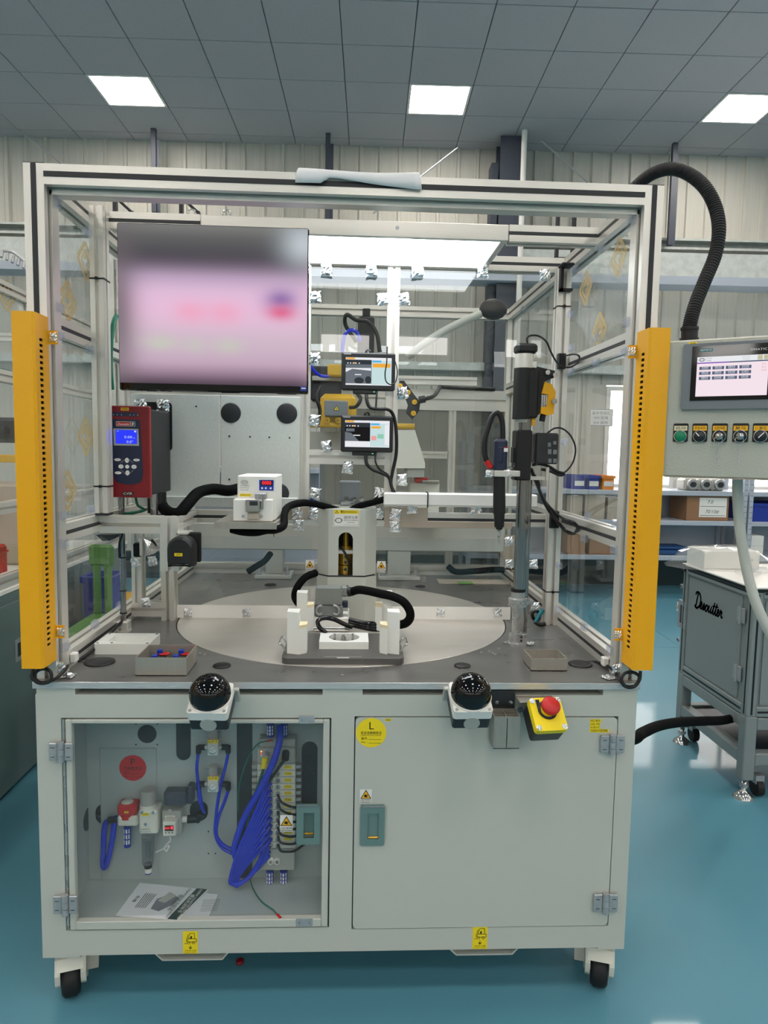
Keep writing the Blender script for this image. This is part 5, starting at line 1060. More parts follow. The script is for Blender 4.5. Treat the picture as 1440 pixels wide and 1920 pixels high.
# ---------------------------------------------------------------- screwdriver stand
q = PZ(968, 1208, TZ); sx, sy = q.x, q.y
st = thing('screwdriver_stand', 'tall chrome pole stand with black balancer head at the right of the turntable', 'stand', (sx, sy, TZ))
tz = lambda v: PY(972, v, sy).z
b = B('steel'); b.lathe([(0, TZ), (.032, TZ), (.032, TZ+.008), (.024, TZ+.01), (.024, TZ+.038), (0, TZ+.038)], (sx, sy, 0), n=24, smooth=False); b.box(sx-.012, sx+.03, sy-.022, sy-.008, TZ+.006, TZ+.04, .003); b.build('foot_clamp', st)
for z in (.018, .03): b = B('screw_dark'); b.cyl((sx+.01, sy-.022, TZ+z), (sx+.01, sy-.0235, TZ+z), .004, n=10); b.build('screw', st)
b = B('steel'); b.cyl((sx, sy, TZ+.036), (sx, sy, tz(1130)), .0165, n=20); b.build('lower_rod', st)
b = B('steel'); b.lathe([(0, tz(1136)), (.03, tz(1136)), (.03, tz(1122)), (.022, tz(1120)), (.022, tz(1108)), (0, tz(1108))], (sx, sy, 0), n=24, smooth=False); b.box(sx, sx+.05, sy-.008, sy+.02, tz(1134), tz(1124), .003); b.build('stop_collar', st)
b = B('black'); b.cyl((sx, sy, tz(1109)), (sx, sy, tz(1103)), .0235); b.build('rubber_ring', st)
b = B('rod'); b.cyl((sx+.004, sy, tz(1104)), (sx+.004, sy, tz(783)), .0205, n=24); b.build('main_rod', st)
b = B('rod'); b.cyl((sx+.038, sy+.05, TZ), (sx+.038, sy+.05, tz(900)), .008, n=14); b.build('rear_rod', st)
q = rect(968, 688, 1003, 785, sy-.04); xm = (q[0]+q[1])/2; r = (q[1]-q[0])/2
b = B('black'); b.cyl((xm, sy, q[2]), (xm, sy, q[3]), r, n=24); b.box(xm, xm+r*1.55, sy-.024, sy+.024, q[2]+.004, q[3]-.002, .004); b.build('balancer_body', st)
b = B('alu'); b.cyl((xm+.002, sy, q[3]), (xm+.002, sy, tz(664)), r*.98, n=24); b.box(xm, xm+r*1.3, sy-.02, sy+.02, q[3], tz(678), .002); b.build('silver_ring', st)
b = B('black'); b.box(xm-r*.95, xm+r*1.3, sy-.028, sy+.028, tz(664), tz(645), .008); b.build('top_cap', st)
b = B('pale_grey'); b.cyl((xm+.004, sy, tz(792)), (xm+.004, sy, q[2]), r*.78, n=20); b.build('lower_bush', st)
b = B('black'); z_ = lambda px, py: (PY(px, py, sy-.02).x, PY(px, py, sy-.02).z); b.prism([z_(1003, 686), z_(1041, 695), z_(1041, 707), z_(1020, 716), z_(1012, 775), z_(1003, 784)], 'y', sy-.018, sy+.018); b.build('side_plate', st)
for u, v in ((1025, 699), (1039, 704)): b = B('chrome'); p = PY(u, v, sy-.02); b.cyl(p, p-Vector((0, .014, 0)), .008, n=6); b.build('bolt', st)
b = B('yellow'); b.prism([z_(1021, 716), z_(1034, 721), z_(1041, 735), z_(1037, 776), z_(1027, 779), z_(1013, 775), z_(1014, 763), z_(1024, 763), z_(1027, 740), z_(1015, 738)], 'y', sy-.026, sy+.02); b.prism([z_(997, 782), z_(1006, 784), z_(1004, 798), z_(996, 798)], 'y', sy-.01, sy+.01); wn = b.build('balancer_reel', st)
b = B('steel'); 
for k in range(3): b.box(z_(1015+4*k, 750)[0], z_(1018+4*k, 750)[0], sy-.022, sy+.01, z_(1015, 763)[1], z_(1015, 740)[1])
b.build('spring_coils', wn); b = B('chrome'); p = PY(1038, 753, sy-.03); b.cyl(p, p-Vector((0, .012, 0)), .009, n=6); b.build('adjuster_bolt', wn)
b = B('black'); p, q_ = PY(1019, 776, sy-.005), PY(1016, 790, sy-.005); b.cyl(p, q_, .009, n=12); b.build('rope_guide', wn)
b = B('zinc'); 
for k in range(9): p = PY(1016-1.2*k, 800+8*k, sy-.006+.003*(k % 2)); b.cyl(p, PY(1015.2-1.2*k, 807+8*k, sy-.006-.003*(k % 2)), .0028, n=6)
b.build('lifting_chain', st)
q = rect(967, 806, 997, 901, sy-.03); b = B('black'); b.box(q[0], q[1], sy-.03, sy+.03, q[2], q[3], .004); sb = b.build('slide_block', st)
x0_, x1_, z0_, z1_ = rect(961, 838, 968, 868, sy-.01); b = B('black'); b.box(x0_, x1_+.002, sy-.02, sy+.02, z0_, z1_, .002); b.build('side_pad', sb)
b = B('screw_dark'); q2 = rect(1001, 812, 1044, 870, sy+.0); b.box(q2[0], q2[1], sy-.02, sy+.04, q2[2], q2[3], .005); cb = b.build('control_box', st)
for a in ((1027, 830, 1033, 838), (1037, 827, 1043, 834), (1027, 842, 1034, 852), (1037, 843, 1044, 852), (1028, 860, 1034, 868), (1037, 860, 1044, 868)): q3 = rect(*a, sy-.021); b = B('hmi_grey'); b.box(q3[0], q3[1], sy-.023, sy-.019, q3[2], q3[3], .001); b.build('socket', cb)
b = B('alu'); q3 = rect(985, 893, 1026, 900, sy+.01); b.box(q3[0], q3[1], sy, sy+.03, q3[2], q3[3], .001); b.box(q3[1]-.01, q3[1], sy-.01, sy+.03, q3[2], q3[3]+.03, .001); b.build('carriage_plate', st)
# hand screwdriver held in the clamp
yd = sy-.03; q = rect(926, 822, 950, 885, yd); xm = PY(938, 850, yd).x; dv_ = thing('electric_screwdriver', 'navy and black upright electric screwdriver with red cable band in silver clamp', 'tool', (xm, yd, PY(936, 1020, yd).z))
zz = lambda v: PY(937, v, yd).z; r = (q[1]-q[0])/2
b = B('navy'); b.box(xm-r, xm+r, yd-.018, yd+.018, zz(886), zz(823), .008); b.build('motor_housing', dv_)
b = B('navy'); b.box(xm-r*.5, xm+r*.2, yd-.021, yd-.016, zz(868), zz(838), .003); b.build('lever', dv_); b = B('label'); b.box(xm+r*.35, xm+r*.95, yd-.0195, yd-.018, zz(847), zz(838)); b.m('red').box(xm+r*.35, xm+r*.95, yd-.02, yd-.0195, zz(840), zz(838)); b.build('sticker', dv_)
b = B('black'); x_ = lambda v, w_: PY(v, w_, yd).x; b.cyl((xm-.001, yd, zz(886)), (x_(936, 963), yd, zz(963)), r*.92, r*.98, 20); b.build('grip', dv_)
b = B('black'); b.cyl((x_(936, 963), yd, zz(963)), (x_(936, 988), yd, zz(988)), r*.85, r*.75, 18); b.cyl((x_(936, 988), yd, zz(988)), (x_(936, 993), yd, zz(993)), r*.6, r*.45, 16); b.build('nose', dv_)
b = B('steel'); b.cyl((x_(936, 993), yd, zz(993)), (x_(935.5, 1012), yd, zz(1012)), .005, n=12); b.cyl((x_(935.5, 1012), yd, zz(1012)), (x_(935, 1020), yd, zz(1020)), .0042, .0015, n=10); b.build('bit', dv_)
q = rect(913, 882, 956, 893, yd); b = B('alu'); b.box(q[0], xm-r*1.0, yd-.016, yd+.016, q[2], q[3], .002); b.box(xm-r*1.05, xm+r*1.05, yd-.026, yd-.019, q[2], q[3], .001); b.box(xm-r*1.05, xm+r*1.05, yd+.019, yd+.026, q[2], q[3], .001); b.box(xm+r*1.0, q[1]+.03, yd-.012, yd+.016, q[2], q[3], .002); b.build('clamp_bracket', dv_)
for px in (917, 951): foil(dv_, px, 888, yd-.018, .55, px % 4)
b = B('chrome'); b.cyl((xm+r, yd+.005, zz(877)), (PY(968, 877, sy).x, yd+.02, zz(877)), .005, n=10); b.build('support_rod', dv_)
b = B('black'); b.ptube([(943, 823, yd), (942, 795, yd), (938, 780, yd), (931, 774, yd), (922, 782, yd), (914, 805, yd), (909, 825, yd), (908, 845, yd), (912, 862, yd), (922, 878, yd)], .0085, 10, 6); hs_ = b.build('air_hose', dv_)
b = B('red'); b.cyl(PY(912, 864, yd-.001), PY(920, 877, yd-.001), .0098, n=12); b.build('red_band', hs_)
cable('thin_cable', 'thin black cable arching from balancer top to the right post', .003, [(989, 644, sy), (988, 634, sy), (995, 629, sy), (1010, 630, sy), (1024, 640, sy+.05), (1033, 660, sy+.1), (1043, 678, sy+.15), (1055, 688, 2.36), (1070, 688, 2.37), (1083, 680, 2.3), (1086, 668, 2.2), (1075, 664, 2.25), (1058, 668, 2.36)])
cable('thin_cable', 'thin black cable looping right of the black control box', .0028, [(1026, 812, sy), (1040, 803, sy), (1055, 804, sy), (1070, 817, sy), (1079, 840, sy), (1075, 865, sy), (1062, 883, sy), (1050, 887, sy), (1030, 878, sy)])
cable('cable_bundle', 'black cables sagging from the balancer block to the right post', .006, [(996, 880, sy), (1006, 905, sy+.04), (1016, 930, sy+.12), (1028, 955, sy+.2), (1045, 978, 2.37), (1062, 996, 2.36), (1076, 1000, 2.3), (1083, 990, 2.2), (1075, 980, 2.15), (1060, 976, 2.2)])
cable('cable_bundle', 'second black cable sagging beside the balancer block', .0045, [(997, 884, sy), (1010, 905, sy+.03), (1013, 925, sy+.1), (1030, 950, sy+.2), (1050, 968, 2.36), (1072, 982, 2.25)])
cable('cable_bundle', 'knotted black cables under the control box', .0045, [(998, 872, sy), (1012, 870, sy), (1030, 875, sy), (1045, 884, sy), (1058, 888, sy), (1050, 891, sy), (1032, 884, sy), (1015, 880, sy)])
x0, x1, z0, z1 = rect(1000, 1135, 1023, 1172, 2.35)
b = B('gloss_black'); b.ptube([(1000, 1160, 2.4), (998, 1150, 2.4), (1006, 1145, 2.4), (1012, 1155, 2.4), (1006, 1165, 2.4), (1000, 1160, 2.4)], .006); single(b, 'plug_lead', 'small black plug lead on the table by the right post foot', 'cable')
b = B('teal_dark'); b.tube([PY(1018, 1143, 2.39), PY(1010, 1155, 2.385), PY(1003, 1167, 2.38)], lambda t: .009-.003*t, 8); b.m('black').tube([PY(1003, 1166, 2.38), PY(1012, 1171, 2.38), PY(1022, 1170, 2.385)], .008); single(b, 'plier_tool', 'teal and black handled tool leaning at the right post foot', 'tool')
# ================================================================ operator controls on the front edge
def palm(px, py, k, side, label):
    p = PY(px, py, 1.70); t = thing('palm_button', label, 'button', tuple(p), 'two-hand palm buttons', local=True, rot=(math.radians(28), 0, math.radians(side*2)))
    b = B('gloss_black'); b.ball((0, .0, .012), .052, n=32, lo=-8, hi=90); b.build('dome', t)
    b = B('white'); b.prism(rr(-.05, .05, -.052, .048, .008, 3), 'z', -.026, .0); b.lathe([(.0, .006), (.054, .006), (.054, 0)], n=28); tp = b.build('top_shell', t)
    b = B('screw_dark'); b.prism(rr(-.048, .048, -.050, .046, .007, 3), 'z', -.062, -.0262); lo = b.build('lower_shell', t)
    b = B('pale_grey'); b.cyl((0, -.049, -.043), (0, -.0535, -.043), .0205, n=24); b.build('cable_blank', lo)
    for x in (-.042, .042): b = B('zinc'); b.cyl((x, -.044, 0), (x, -.044, .0015), .0042, n=10); b.build('screw', tp)
    b = B('pale_grey'); s = -side; b.box(s*.03, s*.058, .05, .062, -.075, -.03, .002); b.build('bracket', t)
    b = B('brushed'); b.box(-.04, .04, .03, .09, -.066, -.0625, .001); b.build('mount_plate', t)
    return t
palm(395, 1307, 1, -1, 'black domed palm button on a white and black box, left one of two'); palm(882, 1305, 1, 1, 'black domed palm button on a white and black box, beside the steel bin')
# pen bin
yb0 = 1.735; q = rect(926, 1344, 975, 1404, yb0); bn = thing('steel_bin', 'small divided brushed steel bin hanging between palm button and emergency stop', 'bin', ((q[0]+q[1])/2, 1.765, q[2]))
x0, x1, z0, z1 = q; y1 = YC-.004; th = .002
b = B('brushed'); b.ring([(x0, yb0), (x1, yb0), (x1, y1), (x0, y1)], [(x0+th, yb0+th), (x1-th, yb0+th), (x1-th, y1-th), (x0+th, y1-th)], 'z', z0, z1); b.box(x0, x1, yb0, y1, z0, z0+.002); b.build('bin_body', bn)
b = B('brushed'); b.box((x0+x1)/2-.001, (x0+x1)/2+.001, yb0, y1, z0, z1-.004); b.box(x0, x1, (yb0+y1)/2-.001, (yb0+y1)/2+.001, z0, z1-.004); b.build('divider', bn)
b = B('screw_dark'); b.prism(rr(x0+.002, x1-.002, z1-.01, z1+.05, .008, 3), 'y', YC-.004, YC-.0005); bp = b.build('back_tab', bn)
for x in (x0+.018, x1-.014): b = B('chrome'); b.cyl((x, YC-.004, z1+.018), (x, YC-.008, z1+.018), .005, n=10); b.build('screw', bp)
# emergency stop
p = PY(1027, 1340, 1.70); es = thing('emergency_stop', 'yellow box with red mushroom emergency stop button', 'button', tuple(p), local=True, rot=(math.radians(44), 0, math.radians(7)))
es.scale = (.86, .86, .86)
b = B('screw_dark'); b.prism(rr(-.048, .048, -.05, .05, .008, 3), 'z', -.07, -.016); b.m('hmi_grey').c2(0, 0, .01, .002, 0); lo = b.build('lower_shell', es)
b = B('label_yellow'); b.prism(rr(-.05, .05, -.052, .052, .01, 3), 'z', -.016, .006); up = b.build('top_shell', es)
b = B('ink'); b.lathe([(.03, .006), (.03, .008), (.022, .008)], (0, .012, 0), n=28); b.p2([(-.022, -.008), (-.03, .02), (-.03, .046), (-.018, .046)], 24); b.build('collar', es)
b = B('red'); b.lathe([(.014, .006), (.014, .02), (.028, .024), (.0285, .034), (.024, .038), (0, .040)], (.004, .014, 0), n=32); b.build('mushroom', es)
for u in (-.04, .04):
    for v in (-.042, .042): b = B('foil'); b.cyl((u, v, .006), (u, v, .0085), .0085, n=12); b.build('corner_screw', es)
q = rect(966, 1304, 1000, 1345, YC-.002); b = B('brushed'); rt = es.matrix_world
bk = thing('stop_bracket', 'bent steel bracket holding the yellow emergency stop box', 'bracket', ((q[0]+q[1])/2, YC-.02, q[2]))
b.box(q[0], q[1]+.03, YC-.003, YC-.0005, q[2], q[3], .001); b.box(q[0], q[1]+.05, YC-.05, YC-.003, q[3]-.003, q[3], .001); b.build('plate', bk); b = B('chrome'); pp_ = PY(975, 1330, YC-.004); b.cyl(pp_, pp_-Vector((0, .003, 0)), .008, n=12); b.build('screw', bk)
# ================================================================ pneumatics inside the left bay (on the back plate)
yb = 1.99
def at(px, py, d=0.): return PY(px, py, yb-d)
def pb(m, a, d0, d1, c=.002):
    x0, x1, z0, z1 = rect(*a, yb-d1); return B(m).box(x0, x1, yb-d1, yb-d0, z0, z1, c)
K = (PY(450, 1500, yb).x-PY(350, 1500, yb).x)/100
fr = thing('filter_regulator', 'grey capped air filter regulator with clear bowl inside the left bay', 'regulator', tuple(at(278, 1636, .03)))
pb('cream', (260, 1521, 295, 1565), .0, .06, .005).build('body', fr)
b = B('knob_grey'); p, q = at(278, 1506, .035), at(278, 1480, .035); b.cyl(p, q, .0225, .021, 24); kn = b.build('adjust_knob', fr)
b = B('cream'); p, q = at(278, 1522, .035), at(278, 1505, .035); b.lathe([(.027, 0), (.024, .008), (.024, q.z-p.z)], p, n=24); b.build('bonnet', fr)
b = B('bowl'); p, q = at(278, 1566, .035), at(277, 1618, .035); b.cyl(p, q, .019, .0165, 24, False); b.lathe([(.0165, 0), (.012, -.004), (0, -.006)], q, n=20); bw = b.build('clear_bowl', fr)
b = B('near_grey'); b.cyl(at(277, 1575, .035), at(277, 1608, .035), .009, .007, 12); b.build('filter_element', bw)
b = B('black'); b.cyl(at(278, 1619, .035), at(278, 1626, .035), .0115); b.m('white').cyl(at(278, 1626, .035), at(278, 1635, .035), .0095); b.m('blue').cyl(at(278, 1635, .035), at(278, 1637, .035), .0095); b.build('drain_fitting', fr)
tag_sticker(fr, 272, 1527, yb-.061, 15, 6, '过滤阀')
for px, py in ((266, 1523), (287, 1523), (273, 1545)): b = B('chrome'); p = at(px, py, .06); b.cyl(p, p-Vector((0, .003, 0)), .0045, n=10); b.build('screw', fr)
b = B('ink').frame(at(273, 1557, .0605), K); b.t2('AW30-03', 4, 0, 2, 1).t2('SET 0.05~0.85MPa', 2.6, 0, -2.5, 1, 20); b.build('printed_mark', fr)
sv = thing('shutoff_valve', 'red capped shut-off valve with blue silencer beside the filter regulator', 'valve', tuple(at(238, 1588, .02)))
pb('cream', (219, 1531, 258, 1551), .005, .05, .006).build('body', sv)
b = B('red'); p, q = at(239, 1531, .03), at(239, 1508, .03); b.cyl(p, q, .0225, .020, 20); x0, x1, z0, z1 = rect(221, 1508, 256, 1528, yb-.045); b.box(x0, x1, yb-.052, yb-.01, z0, z1, .004); kb = b.build('knob', sv)
b = B('cream'); q = at(239, 1504, .03); b.lathe([(0, .003), (.017, .002), (.018, 0)], q, n=20); b.build('vented_cap', kb); tag_sticker(sv, 237, 1523, yb-.053, 8, 4, 'OFF')
def silencer(t, px, py0, py1, r=.0105, d=.03):
    p, q = at(px, py0, d), at(px, py1, d); b = B('blue'); b.cyl(p, q, r, r*.93, 16); s = b.build('silencer', t)
    b = B('white')
    for j in range(3):
        for i in (-1, 0, 1):
            z = q.z+(p.z-q.z)*(.18+.27*j); b.box(p.x+i*r*.55-r*.2, p.x+i*r*.55+r*.2, p.y-r*1.02+abs(i)*r*.22, p.y-r*.5, z, z+(p.z-q.z)*.2)
    b.build('mesh_window', s)
silencer(sv, 239, 1549, 1587)
ps = thing('pressure_switch', 'small white pressure switch with red digital readout below the black valve', 'sensor', tuple(at(318, 1568, .05)))
pb('cream', (305, 1541, 330, 1568), .035, .06, .002).build('case', ps); b = B('ink').frame(at(317, 1553, .0605), K); b.r2(-8, -5.5, 8, 5.5); b.m('led_red').t2('0.01', 7, -3, 0, 1, 8).r2(3, -2, 7, 4, 1).m('hmi_grey')
for u in (-6, 0, 6): b.d2(u, -8.5, 2, 1, 10, 1.3)
b.build('readout', ps)
vb = thing('solenoid_valve', 'black solenoid valve on grey block with elbow fitting on the bay back plate', 'valve', tuple(at(335, 1568, .01)))
pb('pale_grey', (303, 1521, 340, 1567), .0, .035, .003).build('block', vb); pb('beam_grey', (306, 1486, 350, 1512), .005, .045, .005).build('coil', vb); pb('beam_grey', (350, 1475, 361, 1509), .005, .04, .004).build('plug', vb)
b = B('label').frame(at(320, 1533, .0355), K); b.r2(-11, -5, 8, 4); b.m('ink').t2('VHS30-03', 3, -1, 1, 1, 14).t2('24VDC', 2.4, -1, -2.5, 1, 9); b.build('rating_label', vb)
b = B('pale_grey'); b.cyl(at(318, 1521, .03), at(318, 1521, .038), .006, n=12); b.build('port_cap', vb)
b = B('white'); b.cyl(at(340, 1536, .02), at(352, 1536, .02), .009); b.m('black').cyl(at(352, 1536, .02), at(370, 1535, .02), .0115); b.cyl(at(368, 1538, .02), at(380, 1524, .02), .0115); b.build('elbow_fitting', vb)
def gauge_reg(px, py, lab, tag):
    t = thing('pressure_regulator', lab, 'regulator', tuple(at(px, py+14, .03)), 'small pressure regulators')
    pb('cream', (px-11, py-8, px+9, py+15), .0, .045, .002).build('body', t)
    b = B('knob_grey'); b.cyl(at(px, py-18, .025), at(px, py-36, .025), .0135, .012, 18); b.m('cream').cyl(at(px, py-9, .025), at(px, py-17, .025), .0165, .0155, 18); b.m('orange').cyl(at(px, py-17, .025), at(px, py-18.2, .025), .0145); b.build('knob', t)
    b = B('zinc'); q = rect(px-15, py-30, px+16, py-18, yb-.004); b.box(q[0], q[1], yb-.005, yb-.002, q[2], q[3]); b.build('mount_plate', t)
    tag_sticker(t, px-.5, py-11.5, yb-.046, 20, 6.5, tag)
    b = B('chrome'); p = at(px-1, py+3, .045); b.cyl(p, p-Vector((0, .006, 0)), .0125, n=24); b.build('gauge_rim', t)
    b = B('label').frame(at(px-1, py+3, .0515), K); b.d2(0, 0, 7.4, 0, 24); b.m('ink').o2([(-4, -3), (3.5, 2)], .7, 1).c2(0, 0, 5.6, .5, 1, -30, 210, 16).t2('MPa', 2, 0, -4, 1); b.build('gauge_face', t)
    for s in (-1, 1):
        b = B('white'); b.cyl(at(px+s*11, py-1, .025), at(px+s*17, py-1, .025), .005, n=10); b.m('black').cyl(at(px+s*16, py-1, .025), at(px+s*28, py-1, .025), .0085, n=12); b.cyl(at(px+s*27, py-3, .025), at(px+s*28, py+10, .025), .009, .0075, n=12); b.build('elbow_fitting', t)
gauge_reg(400, 1402, 'small pressure regulator with gauge, upper one under the left palm button', 'LP1'); gauge_reg(400, 1471, 'small pressure regulator with gauge, lower one with orange ring', 'LP2')
def tube_(lab, r, pts, m='tube_blue', name='air_tube'):
    b = B(m); b.tube([at(*p) for p in pts], r, 8, 5); return single(b, name, lab, 'tube')
tube_('blue air tube from the upper left elbow down to the black hole', .0048, [(372, 1411, .026), (369, 1440, .03), (372, 1470, .03), (377, 1500, .028), (380, 1520, .01)])
tube_('blue air tube from the lower left elbow into the black hole', .0048, [(372, 1482, .026), (374, 1500, .03), (380, 1518, .02), (384, 1526, .008)])
tube_('blue air tube from the upper right elbow curving down to the bundle', .0048, [(428, 1411, .026), (422, 1440, .03), (412, 1480, .03), (405, 1530, .03), (404, 1565, .03), (415, 1588, .03), (435, 1600, .035), (446, 1602, .04)])
tube_('blue air tube from the lower right elbow joining the bundle', .0048, [(428, 1482, .026), (420, 1505, .03), (409, 1535, .03), (406, 1565, .032), (420, 1585, .034), (440, 1594, .04)])
tube_('thick blue tube hanging in a loop from the red valve', .0085, [(222, 1538, .03), (203, 1540, .03), (196, 1552, .03), (194, 1590, .03), (193, 1620, .03), (197, 1626, .032), (203, 1610, .035), (211, 1570, .035), (214, 1545, .03), (220, 1532, .03)])
b = B('black'); b.cyl(at(203, 1538, .03), at(222, 1536, .03), .0105, n=12); single(b, 'push_fitting', 'black push fitting at the red valve inlet', 'fitting')
cable('sensor_lead', 'thin white looping lead below the pressure switch', .0022, [(318, 1569, yb-.05), (320, 1576, yb-.05), (314, 1582, yb-.05), (308, 1590, yb-.05), (312, 1596, yb-.05), (317, 1586, yb-.05), (306, 1592, yb-.045), (292, 1598, yb-.04)], 'white', 6)
# valve manifold
mf = thing('valve_manifold', 'tall grey valve manifold with yellow tags and blue tubes in the left bay', 'manifold', tuple(at(520, 1632, .02)))
pb('plate', (486, 1378, 555, 1632), .0, .006, .001).build('back_plate', mf); pb('pale_grey', (482, 1402, 554, 1432), .006, .05, .003).build('bus_module', mf); pb('pale_grey', (486, 1386, 554, 1403), .006, .042, .002).build('module_lid', mf)
for i in range(13):
    py = 1433+12.2*i; st_ = pb('cream', (482, py, 554, py+11.4), .006, .045, .0015).build('valve_slice', mf)
    pb('pale_grey', (472, py+1.5, 482, py+9.5), .01, .04, .002).build('solenoid_cap', st_); pb('zinc', (554, py+2, 565, py+9), .012, .036, .002).build('solenoid_cap', st_)
    if i < 12: tag_sticker(st_, 540, py+5.5, yb-.0455, 15, 6.5, 'YV%d' % (i+1), 'label_yellow')
    for px in (508, 521):
        b = B('zinc'); p = at(px, py+5.7, .045); b.lathe([(.0035, -.008), (.0062, -.008), (.0068, 0)], p, 'y', 10); b.m('screw_dark').cyl(p-Vector((0, .002, 0)), p-Vector((0, .003, 0)), .0035, n=8); b.build('port', st_)
pb('pale_grey', (486, 1592, 553, 1632), .006, .04, .002).build('end_block', mf)
for px in (508, 520): b = B('white'); p = at(px, 1613, .04); b.lathe([(.005, -.01), (.009, -.01), (.0095, 0)], p, 'y', 14); b.build('supply_port', mf)
silencer(mf, 506, 1632, 1658, .0115, .025); silencer(mf, 532, 1632, 1658, .0115, .025)
for px in (507, 533): silencer(mf, px, 1357, 1380, .0115, .025)
b = B('led_amber'); b.frame(at(490, 1409, .0505), K).d2(0, 0, 1.6, 0, 10); b.m('led_red').d2(0, -5, 1.2, 0, 10).m('led_green').d2(0, -9, 1., 0, 8); b.build('status_light', mf)
b = B('zinc'); b.cyl(at(500, 1412, .05), at(498, 1420, .066), .008, n=14); b.m('label_yellow').cyl(at(497, 1420, .066), at(494, 1440, .07), .0085, n=12); b.build('bus_plug', mf)
b = B('black'); b.cyl(at(536, 1410, .05), at(535, 1424, .07), .0105, n=14); b.build('power_plug', mf)
cable('bus_cable', 'green bus cable running down from the yellow tagged plug', .0042, [(495, 1440, yb-.07), (485, 1470, yb-.06), (470, 1520, yb-.045), (462, 1570, yb-.04), (458, 1620, yb-.04)], 'cable_green')
cable('power_cable', 'black cable slanting from the manifold power plug', .0045, [(534, 1424, yb-.07), (515, 1450, yb-.066), (490, 1490, yb-.056), (470, 1540, yb-.05), (458, 1590, yb-.045)])
b = B('cable_green'); b.ptube([(512, 1388, yb-.045), (485, 1394, yb-.05), (466, 1420, yb-.05), (452, 1460, yb-.05), (447, 1490, yb-.04), (447, 1520, yb-.01)], .0022, 6); b.m('red').cyl(at(500, 1390, .047), at(509, 1388, .047), .003, n=8); single(b, 'earth_wire', 'thin green earth wire with red lug at the manifold top', 'wire')
b = B('cable_green'); q = PZ(526, 1722, zi+.003); b.tube([at(467, 1640, .04), at(474, 1665, .06), PZ(490, 1690, zi+.02), PZ(512, 1706, zi+.004), PZ(520, 1716, zi+.003)], .0022, 6); b.m('red').cyl(PZ(520, 1715, zi+.005), PZ(526, 1722, zi+.005), .004, n=8); single(b, 'earth_wire', 'loose green earth wire ending in a red lug on the bay floor', 'wire')
tube_('thick blue main air tube sweeping from the manifold top', .0098, [(526, 1360, .04), (524, 1390, .065), (512, 1430, .08), (490, 1475, .08), (460, 1530, .07), (443, 1575, .065), (440, 1600, .065), (447, 1616, .06)])
for i in range(10):
    py = 1456+13*i; tx, ty = 431+1.3*i, 1650+.9*i
    L_ = lambda t: (508+(tx-508)*t, py+(ty-py)*t)
    a1, a2 = L_(.35), L_(.72)
    tube_('blue air tube of the drooping bundle beside the manifold', .005, [(508, py, .05), (502, py+9, .066), (a1[0]-1, a1[1]-4, .082-.002*i), (a2[0]-5, a2[1]-3, .078-.002*i), (tx, ty, .072-.002*i), (tx+7, ty+6-.6*i, .066), (452+3*i, 1656-2.6*i, .058), (478+2*i, 1634-5*i, .052), (505, 1604-8*i, .05)])['group'] = 'blue tube bundle at the manifold'
for i in range(7):
    py = 1494+15.5*i
    cable('valve_lead', 'thin black lead bending right from a manifold port', .0035, [(521, py-4, yb-.055), (526, py+8, yb-.07), (538, py+16-i, yb-.07), (553, py+20-2*i, yb-.055), (572, py+19-4*i, yb-.04)])['group'] = 'black leads of the manifold'
# manuals on the bay floor
def booklet(pts, th, z, label, m='paper'):
    P = [PZ(px, py, z+th) for px, py in pts]; c = sum(P, Vector())/4; t = thing('booklet', label, 'booklet', (c.x, c.y, z))
    b = B(m); b.prism([(p.x, p.y) for p in P], 'z', z, z+th); b.build('pages', t); return t, P, c
t, P, c = booklet(((330, 1724), (390, 1722), (409, 1677), (360, 1672)), .002, zi+.0005, 'lined white booklet half hidden under the instruction manual')
r_ = (P[1]-P[0]).normalized(); b = B('paper_ink').frame((c.x+.012, c.y, c.z+.0004), .001, right=r_, up=Vector((0, 0, 1)).cross(r_)); 
for i in range(9): b.o2([(-4, -24+6*i), (44, -24+6*i)], 1.1)
b.build('printed_lines', t)
t, P, c = booklet(((217, 1716), (333, 1725), (391, 1668), (262, 1655)), .003, zi+.003, 'white instruction manual with dark green band lying on the bay floor')
e1 = (P[1]-P[0])*.5+(P[2]-P[3])*.5; e2 = (P[3]-P[0])*.5+(P[2]-P[1])*.5
def uv(u, v): return P[0]*(1-u)*(1-v)+P[1]*u*(1-v)+P[2]*u*v+P[3]*(1-u)*v+Vector((0, 0, .0005))
def uq(b, pts, l=0): b.add([uv(*p)+Vector((0, 0, .0003*l)) for p in pts], [list(range(len(pts)))])
b = B('paper_ink'); b.m('teal_dark'); MATS['band'] = mat('band', (44, 66, 62), .6); b.m('band'); uq(b, [(.83, 0), (.985, 0), (.985, 1), (.83, 1)])
b.m('hmi_grey'); uq(b, [(.45, .25), (.6, .2), (.72, .45), (.72, .65), (.55, .75), (.42, .55)], 1); b.m('pale_grey'); uq(b, [(.45, .5), (.58, .45), (.66, .7), (.52, .8)], 2)
b.m('paper_ink')
for i in range(6): uq(b, [(.2+.03*i, .25), (.21+.03*i, .25), (.21+.03*i, .7), (.2+.03*i, .7)], 1)
uu = e2.normalized()*-1; nn = uu.cross(Vector((0, 0, 1))); 
for txt, u, wd, m_, sz in (('Operating Instruction', .775, .13, 'paper_ink', .012), ('使用说明书', .715, .07, 'paper_ink', .014), ('SCREW COUNTING MACHINE', .945, .13, 'label', .011), ('螺丝机说明书', .885, .08, 'label', .013), ('合格', .12, .03, 'paper_ink', .012)):
    q = uv(u, .5); b.m(m_).frame((q.x, q.y, q.z+.0003), 1, right=uu, up=Vector((0, 0, 1)).cross(uu)); b.t2(txt, sz, 0, 0, 1, wd)
b.T = Matrix.Identity(4); b.build('cover_print', t)
